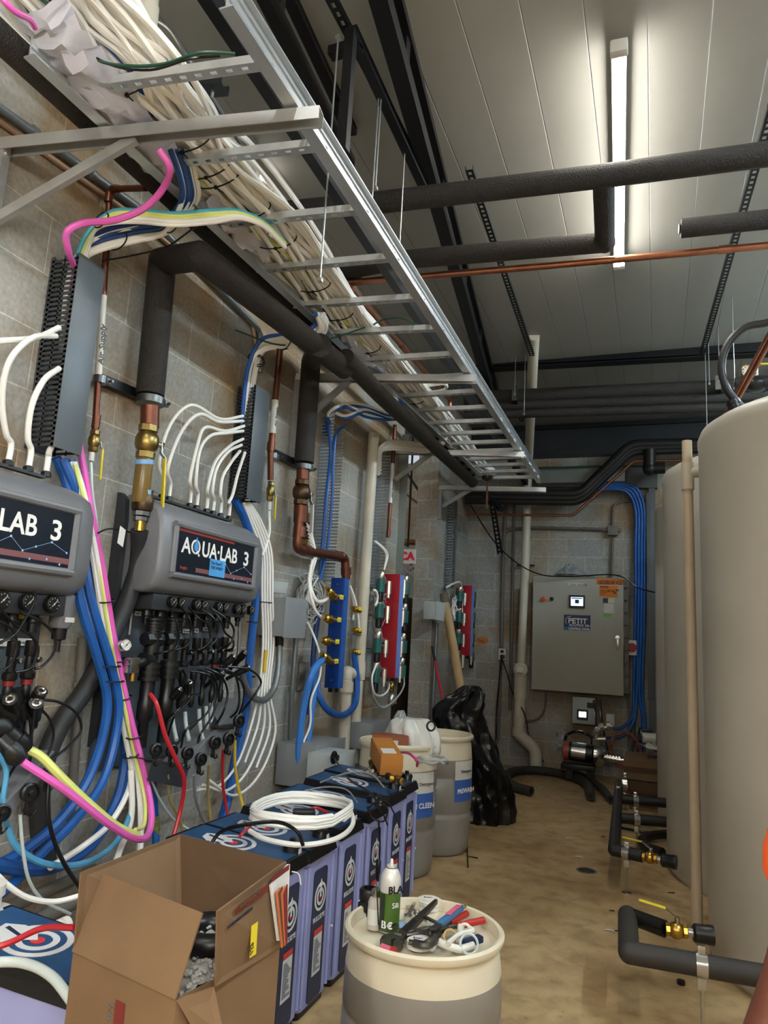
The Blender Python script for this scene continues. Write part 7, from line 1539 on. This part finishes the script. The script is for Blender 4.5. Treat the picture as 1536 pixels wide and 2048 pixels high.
A0, A1 = V((Y(1374, 900, yo).x, yo, Y(1374, 882, yo).z)), V((Y(1394, 1800, yo).x, yo, .0))
r = rp(Y(1385, 1300, yo), 20); MB().tube([A0, A1], r, 20).build('tube', mat('pvc_cream', 'c4b196', .4, c2='b8a58b', vscale=3), t)
q = (A0.z - Y(1378, 945, yo).z) / (A0.z - A1.z); c = A0.lerp(A1, q); MB().tube([c + EZ * .06, c - EZ * .11], r * 1.25, 20).build('tee', M_PVC, t); MB().tube([c, c + EX * .12], r * 1.1, 16).build('branch', M_PVC, t)
MB().tube([c + EX * .1, c + EX * .15], r * 1.3, 16).build('branch_hub', M_PVC, t)
# black hose, copper and small bits over the near tank
ph = 4.5
wire([Y(1600, 620, ph), Y(1536, 645, ph), Y(1490, 655, ph), Y(1455, 690, ph), Y(1443, 735, ph), Y(1455, 780, ph), Y(1478, 808, ph), Y(1490, 822, ph)], rp(Y(1455, 700, ph), 15), M_FOAMS, 'thick black hose arching down onto the near tank top', 'hose', 'black_hose', 12)
t = thing('hose_connector', 'black ribbed connector where the arching hose meets the tank top', 'connector'); p = Y(1484, 815, ph); mb = MB(); ribbed(mb, p - V((.02, 0, .05)), .04, .1, 4, V((-.3, 0, 1))); mb.build('connector', M_BLACK, t)
t = thing('copper_pipe', 'pair of copper pipes slanting up over the near tank', 'pipe')
for k, dx in enumerate((0, 8)): MB().tube([Y(1448 + dx, 835, 5.0), Y(1545 + dx, 655 + k * 6, 4.4)], .013, 12).build('tube', M_COPPER, t)
t = thing('dial_gauge', 'small yellowish dial on the pipe above the near tank', 'gauge'); p = Y(1497, 742, 5.0); gauge(p, .045, t, (-.1, -1, -.1), M_BRASSY, M_STICK)
t = thing('ball_valve', 'black valve with a thin yellow lever over the near tank', 'valve'); ball_valve(Y(1512, 768, 5.3), EX, .045, .2, M_BLACK, t); MB().bar(Y(1512, 728, 5.3), Y(1580, 728, 5.3), .02, .01).build('lever_grip', M_LEVY, t); MB().tube([Y(1512, 768, 5.3), Y(1512, 728, 5.3)], .012, 8).build('stem', M_STEELB, t); MB().tube([Y(1470, 768, 5.3), Y(1590, 762, 5.3)], .05, 14).build('pipe', M_FOAMS, t)
# ---------------------------------------------------------------- floor piping on the right
def foamp(pts, w, label, caps=(), name='insulated_pipe', pt=None, ball=True, m=None):
    r = rp(pts[min(1, len(pts) - 1)], w); t = thing(name, label, 'pipe')
    for a_, b_ in zip(pts, pts[1:]): MB().tube([a_, b_], r, 22).build('sleeve', m or M_FOAMS, t)
    for p in pts[1:-1]: MB().ball(p, r * 1.0, 18).build('mitre', m or M_FOAMS, t)
    return t, r
M_FOAMB = mat('foam_brown', '2f2b27', .65, bump=.1, bscale=150)
def pclamp(p, ax, R, label, post=True):
    t = thing('pipe_clamp', label, 'pipe clamp'); d = V(ax).normalized(); MB().lathe([(R * 1.02, -.022), (R * 1.1, -.022), (R * 1.1, .022), (R * 1.02, .022)], p, d, 28, False, False).build('band', M_STEELB, t)
    MB().box(p + EZ * R * 1.25, (.03, .03, .04), bev=.004).build('top_lug', M_STEELB, t); MB().box(p - EZ * R * 1.35, (.035, .035, .06), bev=.004).build('bottom_lug', M_STEELB, t)
    mb = MB(); mb.cyl(p - EZ * R * 1.4, V((p.x, p.y, .0)), .008, n=8); mb.build('stand_rod', M_STEELB, t)
    MB().lathe([(.03, 0), (.03, .006)], V((p.x, p.y, 0)), EZ, 12).build('foot', M_STEELB, t); return t
# near group
n0, n1, n2 = Z(1257, 1828, .42), Z(1250, 1895, .30), Z(1580, 1958, .30)
yy_ = 3.2
a0 = Z(1258, 1905, .26); 
bend = a0; top = Z(1255, 1830, .26); far_ = top + (top - a0) * .0
end = Z(1600, 1965, .26)
foamp([top, bend, end], 42, 'near black foam pipe at the lower right, bending back under the shiny clamp', m=M_FOAMB)
pclamp(Z(1403, 1930, .26), end - bend, rp(Z(1403, 1930, .26), 44), 'shiny clamp on the near black foam pipe at the lower right')
v0, v1 = Z(1283, 1850, .26), Z(1330, 1858, .26)
t = thing('insulated_pipe', 'short black pipe stub between the near foam bend and the brass valve', 'pipe'); MB().tube([top, v1], rp(v0, 32), 20).build('stub', M_BLACK, t)
def brass_set(p0, p1, p2, w, label, lever_to):
    t = thing('ball_valve', label, 'valve'); r = rp(p0, w) * .9; d = (p1 - p0).normalized()
    ball_valve(p0.lerp(p1, .5), d, r * .8, (p1 - p0).length, M_BRASSY, t)
    MB().cyl(p1, p1.lerp(p2, .45), r * .62, n=14).build('nipple', M_STEELB, t)
    mb = MB(); mb.lathe([(r * .9, 0), (r * 1.15, .01), (r * 1.15, .06), (r * 1.2, .065), (r * 1.2, .09)], p1.lerp(p2, .4), d, 10); mb.build('tank_fitting', M_BLACK, t)
    c = p0.lerp(p1, .55) + EZ * r; MB().cyl(c - EZ * r * .4, c + EZ * r * .5, r * .3, n=10).build('stem', M_STEELB, t); MB().lathe([(r * .35, 0), (r * .35, r * .25)], c + EZ * r * .4, EZ, 6).build('nut', M_STEELB, t)
    q = c + EZ * r * .45; e = V(lever_to); m_ = q.lerp(e, .3) + EZ * .03
    mb = MB(); mb.bar(q, m_, r * .5, .004); mb.build('lever', M_STEELB, t); MB().bar(m_, e + EZ * .03, r * .55, .008, bev=.002).build('lever_grip', M_LEVY, t)
brass_set(v1, Z(1375, 1864, .26), Z(1400, 1868, .26), 34, 'brass ball valve with yellow lever at the near tank outlet', Z(1278, 1850, .26) + EZ * .08)
# far group
g0, g1, g2 = Z(1238, 1568, .24), Z(1228, 1700, .24), Z(1285, 1712, .24)
foamp([g0, g1, g2], 24, 'black foam pipe running along the floor toward the middle tank valve', m=M_FOAMS)
t = thing('pipe_sticker', 'small pale sticker on the long floor pipe', 'label'); p = g0.lerp(g1, .25) + EZ * .075; MB().box(p, (.03, .09, .002)).build('paper', M_STICK, t)
brass_set(g2, Z(1315, 1718, .24), Z(1334, 1722, .24), 25, 'brass ball valve with yellow lever at the middle tank outlet', Z(1245, 1690, .26) + EZ * .02)
pclamp(Z(1253, 1706, .24), g2 - g1, rp(g2, 25), 'clamp on the floor pipe just before the middle brass valve')
h0, h1 = Z(1243, 1598, .24), Z(1400, 1612, .24); foamp([h0, h1], 19, 'farther black pipe branching right behind the middle tank'); pclamp(Z(1271, 1602, .24), h1 - h0, rp(h0, 20), 'clamp on the farther black branch pipe')
h0, h1 = Z(1242, 1636, .24), Z(1400, 1650, .24); foamp([h0, h1], 21, 'nearer black pipe branching right behind the middle tank'); pclamp(Z(1273, 1640, .24), h1 - h0, rp(h0, 22), 'clamp on the nearer black branch pipe')
pclamp(Z(1250, 1568, .24), EX, .07, 'clamp at the far end of the long floor pipe')
wire([Z(1345, 1668, .05), Z(1310, 1670, .05), Z(1285, 1678, .05), Z(1290, 1692, .05), Z(1325, 1705, .05)], .035, M_FOAMS, 'black hose looping on the floor behind the middle brass valve', 'hose', 'black_hose', 10)
wire([Z(1240, 1655, .02), Z(1290, 1664, .02), Z(1350, 1668, .02)], .012, M_TBLK, 'thin black cable on the floor below the branch pipes', 'cable', 'cable')
# cartons with papers behind
def floorbox(l, rr_px, yb, ht, y, dp, m, label, parts=True, z0=0):
    a, b = Y(l, yb, y), Y(rr_px, yb, y); t = thing('cardboard_box', label, 'cardboard box'); z0 = z0
    cx_ = (a.x + b.x) / 2; w_ = b.x - a.x; MB().box((cx_, y + dp / 2, z0 + ht / 2), (w_, dp, ht)).build('box', m, t)
    MB().box((cx_, y - .003, z0 + ht * .5), (w_, .004, .05)).build('tape', M_CARDI, t)
    MB().box((cx_ - w_ * .25, y + dp * .5, z0 + ht + .004), (w_ * .5, dp, .006)).build('flap', m, t); MB().box((cx_ + w_ * .27, y + dp * .5, z0 + ht + .004), (w_ * .42, dp, .006)).build('flap', m, t); return t
floorbox(1258, 1345, 1590, .12, 7.9, .7, M_CARD, 'lowest flattened carton of the pile beside the farthest tank'); floorbox(1254, 1340, 1580, .1, 8.0, .6, M_CARDI, 'second carton of the pile beside the farthest tank', z0=.135); floorbox(1248, 1345, 1570, .2, 8.1, .55, M_CARD, 'topmost brown carton of the pile beside the farthest tank', z0=.25)
t = thing('crumpled_paper', 'crumpled white papers lying on top of the carton pile', 'paper'); rr = random.Random(21)
for k in range(6):
    mb = MB(); g = {}; ox, oy = rr.uniform(-.35, .1), rr.uniform(-.1, .2); c = V((.02 + ox * .6, 8.2 + oy, .5)); sl = rr.uniform(-.5, .5)
    for i in range(6):
        for j in range(4): g[i, j] = mb.bm.verts.new(c + V((i * .06, j * .06, rr.uniform(0, .05) + abs(i - 3) * .02 + (.12 if k == 0 and i == 0 else 0))))
    for i in range(5):
        for j in range(3): mb.face((g[i, j], g[i + 1, j], g[i + 1, j + 1], g[i, j + 1]))
    o = mb.build('sheet', M_STICK, t, smooth=False)
# ---------------------------------------------------------------- floor drain and debris
t = thing('floor_drain', 'round slotted floor drain in the concrete', 'floor drain'); c = Z(1173, 1742, .0); r = rp(c, 40)
MB().lathe([(r * .82, 0), (r, 0), (r, .004), (r * .82, .004)], c, EZ, 32, False, False).build('rim', M_PAINTG, t); MB().cyl(c + EZ * .0008, c + EZ * .0015, r * .82, n=28).build('sump', M_BLACK, t)
mb = MB()
for k in range(-3, 4):
    hw = math.sqrt(max(.0, (r * .8) ** 2 - (k * r * .23) ** 2)); mb.bar(c + V((k * r * .23, -hw, .003)), c + V((k * r * .23, hw, .003)), r * .1, .003)
for k in (-1, 0, 1): mb.bar(c + V((-r * .75, k * r * .4, .003)), c + V((r * .75, k * r * .4, .003)), r * .07, .003)
mb.build('grate', M_BRZ, t)
for k, (px, py, lab) in enumerate(((1202, 1672, 'dark scrap on the floor left of the middle valve'), (1243, 1783, 'small black scrap between the two brass valves'), (1335, 1784, 'black bent scrap on the floor near the middle tank'), (1218, 1820, 'tiny brown scrap left of the near foam bend'), (1362, 1966, 'round black cap lying under the near foam pipe'), (1228, 1860, 'tiny dark speck left of the near stub'))):
    c = Z(px, py, .006); r = .012 + .006 * (k in (2, 4)); t_ = MB(); 
    if k == 4: t_.lathe([(r, -.005), (r, .012), (r * .6, .014)], c, EZ, 14)
    else: t_.prism([(0, 0), (r * 2.4, r * .4), (r * 2.1, r * 1.3), (r * .9, r * .9)], c - EZ * .005, EX, V((.2, 1, 0)), .004)
    tag(t_.build('floor_scrap', M_BLACK), lab, 'scrap')
for k, (px, py, lab) in enumerate(((1130, 1676, 'white paper shred on the floor'), (1150, 1713, 'small pale shred above the floor drain'), (1075, 1574, 'tiny white bit near the foam sleeve'), (1205, 1606, 'pale crumb at the corner pipe'), (1208, 1860, 'white fleck left of the near valve'))):
    c = Z(px, py, .004); tag(MB().prism([(0, 0), (.04, .01), (.06, -.01), (.05, .02), (.02, .025)], c, EX, EY, .003).build('paper_scrap', M_STICK), lab, 'paper scrap')
wire([Z(934, 1690, .006), Z(935, 1712, .006), Z(936, 1735, .006)], .005, M_BRZ, 'thin brown rod lying on the floor beside the drums', 'rod', 'wire'); wire([Z(937, 1713, .006), Z(945, 1714, .006), Z(956, 1716, .006)], .004, M_TBLK, 'short black wire lying across the thin rod', 'wire', 'wire')
# ---------------------------------------------------------------- black bin bag and white bag
def bag(name, secs, m, label, cat, seed, folds=.05, n=64, lvl=1, par=None, knot=None):
    """draped sack: rings of (centre, rx, ry) with vertical creases"""
    from mathutils import noise
    mb = MB(); rings = []; K = len(secs); P = []
    cs = spline([V(s[0]) for s in secs], 5); 
    rx = spline([V((s[1], s[2], 0)) for s in secs], 5)
    for i, (c, q) in enumerate(zip(cs, rx)):
        ring_ = []
        for k in range(n):
            a = 2 * math.pi * k / n; dv = V((math.cos(a) * q.x, math.sin(a) * q.y, 0)); p = c + dv
            f = noise.noise(V((math.cos(a) * 2.2, math.sin(a) * 2.2, c.z * 2.5)) + V((seed, 0, 0))) * folds * 1.6 + abs(noise.noise(V((math.cos(a) * 6, math.sin(a) * 6, c.z * 5 + a)) + V((seed * 3, 0, 0)))) * folds * 1.1 - folds * .3
            f2 = noise.noise(p * 14 + V((seed, 5, 0))) * folds * .35
            ring_.append(mb.bm.verts.new(p + dv.normalized() * (f + f2) * min(1, q.x / .12) + EZ * (f2 if i else 0)))
        rings.append(ring_)
    for a_, b_ in zip(rings, rings[1:]):
        for k in range(n): mb.face((a_[k], a_[(k + 1) % n], b_[(k + 1) % n], b_[k]))
    mb.face(rings[0][::-1]); mb.face(rings[-1])
    o = mb.build(name, m, par, ang=35)
    if not par: tag(o, label, cat)
    return o
M_BAG = mat('bag_black', '0d0d0e', .28, bump=.35, bscale=18); M_BAGW = mat('bag_white', 'd4d4ce', .3, bump=.4, bscale=20)
yb = 6.65
def s_(pxl, pxr, py, y=yb, k=.8):
    a, b = Y(pxl, py, y), Y(pxr, py, y); return ((a + b) / 2, (b.x - a.x) / 2, (b.x - a.x) / 2 * k)
bag('bin_bag', [(V((*((Y(905, 1610, yb) + Y(1020, 1605, yb)) / 2).xy, .0)), .28, .24), s_(902, 1023, 1590), s_(898, 1016, 1560), s_(885, 1000, 1520), s_(875, 985, 1480), s_(868, 975, 1450), s_(866, 960, 1425), s_(885, 962, 1400), s_(920, 962, 1382), s_(930, 955, 1372)], M_BAG, 'tall black plastic bin bag slumped on the floor beside the drums', 'bin bag', 3, .045)
t = thing('plastic_bag', 'white plastic bag full of rubbish lying on the nearer white drum', 'plastic bag')
yw = 4.95
def sw(pxl, pxr, py, y=yw): a, b = Y(pxl, py, y), Y(pxr, py, y); return ((a + b) / 2, (b.x - a.x) / 2, (b.x - a.x) / 2 * .9)
bag('sack', [sw(800, 868, 1510), sw(782, 880, 1500), sw(776, 880, 1480), sw(778, 876, 1462), sw(785, 865, 1446), sw(795, 850, 1436)], M_BAGW, '', '', 8, .03, par=t)
bag('loose_top', [sw(785, 812, 1445), sw(790, 812, 1432), sw(796, 808, 1420)], MATS['clear_film'], '', '', 5, .02, par=t)
mb = MB(); p = Y(862, 1452, yw - .22); mb.torus(p, .03, .007, V((1, -1, 0)), 14, 5); mb.build('printed_mark', M_BLACK, t)
cablecoil(Y(858, 1518, 4.8), .12, .08, 4, M_WG, 'grey cable coil lying on the rim of the nearer white drum', .009, EZ, 8)
# ---------------------------------------------------------------- person at the right edge
M_SKIN = mat('skin', '5e3424', .5, c2='52291c', vscale=12, bump=.08, bscale=120); M_SHIRT = mat('shirt_orange', 'e0581c', .75, c2='d24e16', vscale=5, bump=.15, bscale=30); M_PANTS = mat('trousers', '2c3038', .8); M_HAIR = mat('hair', '2a1d15', .8); M_SHOE = mat('boots', '2b2320', .6)
def skin_mesh(name, chains, m, par, sub=2):
    """chains: lists of (point, rx, ry); points that coincide are welded"""
    vs, es, rs, key = [], [], [], {}
    def vid(p, r):
        k = tuple(round(c, 4) for c in p)
        if k not in key: key[k] = len(vs); vs.append(tuple(p)); rs.append(r)
        return key[k]
    for ch in chains:
        ids = [vid(p, r) for p, r in ch]; es.extend(zip(ids, ids[1:]))
    me = bpy.data.meshes.new(name); me.from_pydata(vs, es, []); o = bpy.data.objects.new(name, me); COL.objects.link(o)
    md = o.modifiers.new('skin', 'SKIN'); md.use_smooth_shade = True
    for i, r in enumerate(rs):
        s_ = me.skin_vertices[0].data[i]; s_.radius = r if isinstance(r, tuple) else (r, r); s_.use_root = (i == 0)
    o.modifiers.new('sub', 'SUBSURF').levels = sub; o.modifiers['sub'].render_levels = sub
    dg = bpy.context.evaluated_depsgraph_get(); dg.update(); m2 = bpy.data.meshes.new_from_object(o.evaluated_get(dg))
    bpy.data.objects.remove(o); m2.materials.clear(); m2.materials.append(m)
    for f in m2.polygons: f.use_smooth = True
    ob = bpy.data.objects.new(name, m2); COL.objects.link(ob); ob.parent = par; return ob
per = thing('person', 'person in an orange short sleeved shirt cut by the right edge, forearm in the corner', 'person')
py_ = 1.02; px_ = .42
pel = V((px_, py_, .95)); chest = V((px_, py_, 1.33)); nk = V((px_, py_, 1.52)); hd = V((px_ - .02, py_, 1.67))
def arm(s, sh, el, wr, hand_dir):
    hd_ = V(hand_dir).normalized(); side = hd_.cross(EX).normalized() if abs(hd_.x) < .9 else EY; palm = wr + hd_ * .05
    ch = [[(chest, (.14, .1)), (sh, .058), (sh.lerp(el, .5), .05), (el, .042), (el.lerp(wr, .4), .041), (wr, .027), (palm, (.034, .02)), (palm + hd_ * .035, (.036, .016))]]
    for k in range(4):
        b = palm + hd_ * .035; q = b + side * (k - 1.5) * .019 + hd_ * .02; L = (.062, .072, .068, .052)[k]
        ch.append([(b, (.036, .016)), (q, .0095), (q + hd_ * L * .5 + EX * -.008, .0085), (q + hd_ * L * .9 + EX * -.024, .0075)])
    ch.append([(wr, .027), (wr + hd_ * .035 - side * .035, .013), (wr + hd_ * .07 - side * .05, .01), (wr + hd_ * .095 - side * .052, .009)])
    return ch
L_sh, L_el = V((.235, py_, 1.46)), V((.153, 1.0, 1.155))
L_wr = V((.04, .89, .92))
R_sh, R_el, R_wr = V((.565, py_, 1.46)), V((.615, py_ + .03, 1.17)), V((.56, py_ - .15, .97))
chains = [[(pel, (.15, .11)), (V((px_, py_, 1.1)), (.13, .1)), (chest, (.14, .1)), (nk, .055), (nk.lerp(hd, .5), .055), (hd, (.078, .092)), (hd + EZ * .085, (.07, .08))],
          [(hd, (.078, .092)), (hd + V((-.085, 0, -.02)), .018)]]
for s in (-1, 1):
    hip = pel + V((s * .1, 0, -.06)); chains.append([(pel, (.15, .11)), (hip, .085), (hip + V((s * .01, -.01, -.4)), .055), (hip + V((s * .01, .02, -.78)), .038), (V((hip.x + s * .01, py_ + .02, .05)), .035), (V((hip.x + s * .01 - .0, py_ - .12, .035)), .032)])
chains += arm(-1, L_sh, L_el, L_wr, (-.3, -.45, -.7)) + arm(1, R_sh, R_el, R_wr, (-.1, -.8, -.5))
skin_mesh('body', chains, M_SKIN, per)
# shirt, trousers, hair, boots
sc_ = [[(V((px_, py_, .93)), (.175, .135)), (V((px_, py_, 1.1)), (.15, .12)), (chest, (.165, .122)), (V((px_, py_, 1.49)), (.085, .07))],
       [(chest, (.165, .122)), (L_sh, .075), (L_sh.lerp(L_el, .45), .07), (L_sh.lerp(L_el, .84), .088)], [(chest, (.165, .122)), (R_sh, .075), (R_sh.lerp(R_el, .45), .077), (R_sh.lerp(R_el, .8), .085)]]
skin_mesh('shirt', sc_, M_SHIRT, per)
tc = []
for s in (-1, 1):
    hip = pel + V((s * .1, 0, -.06)); tc.append([(pel, (.16, .12)), (hip, .098), (hip + V((s * .01, -.01, -.4)), .07), (hip + V((s * .01, .02, -.78)), .062)])
skin_mesh('trousers', tc, M_PANTS, per)
mb = MB(); mb.ball(hd + V((.012, 0, .06)), .1, 20, (.98, .95, .92)); mb.build('hair', M_HAIR, per)
for s in (-1, 1):
    e_ = hd + V((-.088, s * .032, .03)); MB().ball(e_, .013, 10).build('eye', M_WHITE, per); MB().ball(hd + V((0, s * .088, .0)), .024, 10, (.8, .4, 1.2)).build('ear', M_SKIN, per)
MB().bar(hd + V((-.09, -.022, -.055)), hd + V((-.09, .022, -.055)), .01, .008, EZ, .003).build('mouth', mat('lips', '6a3228', .5), per)
for s in (-1, 1): MB().box(V((px_ + s * .11, py_ - .05, .055)), (.1, .27, .11), bev=.035).build('boot', M_SHOE, per)
recenter()
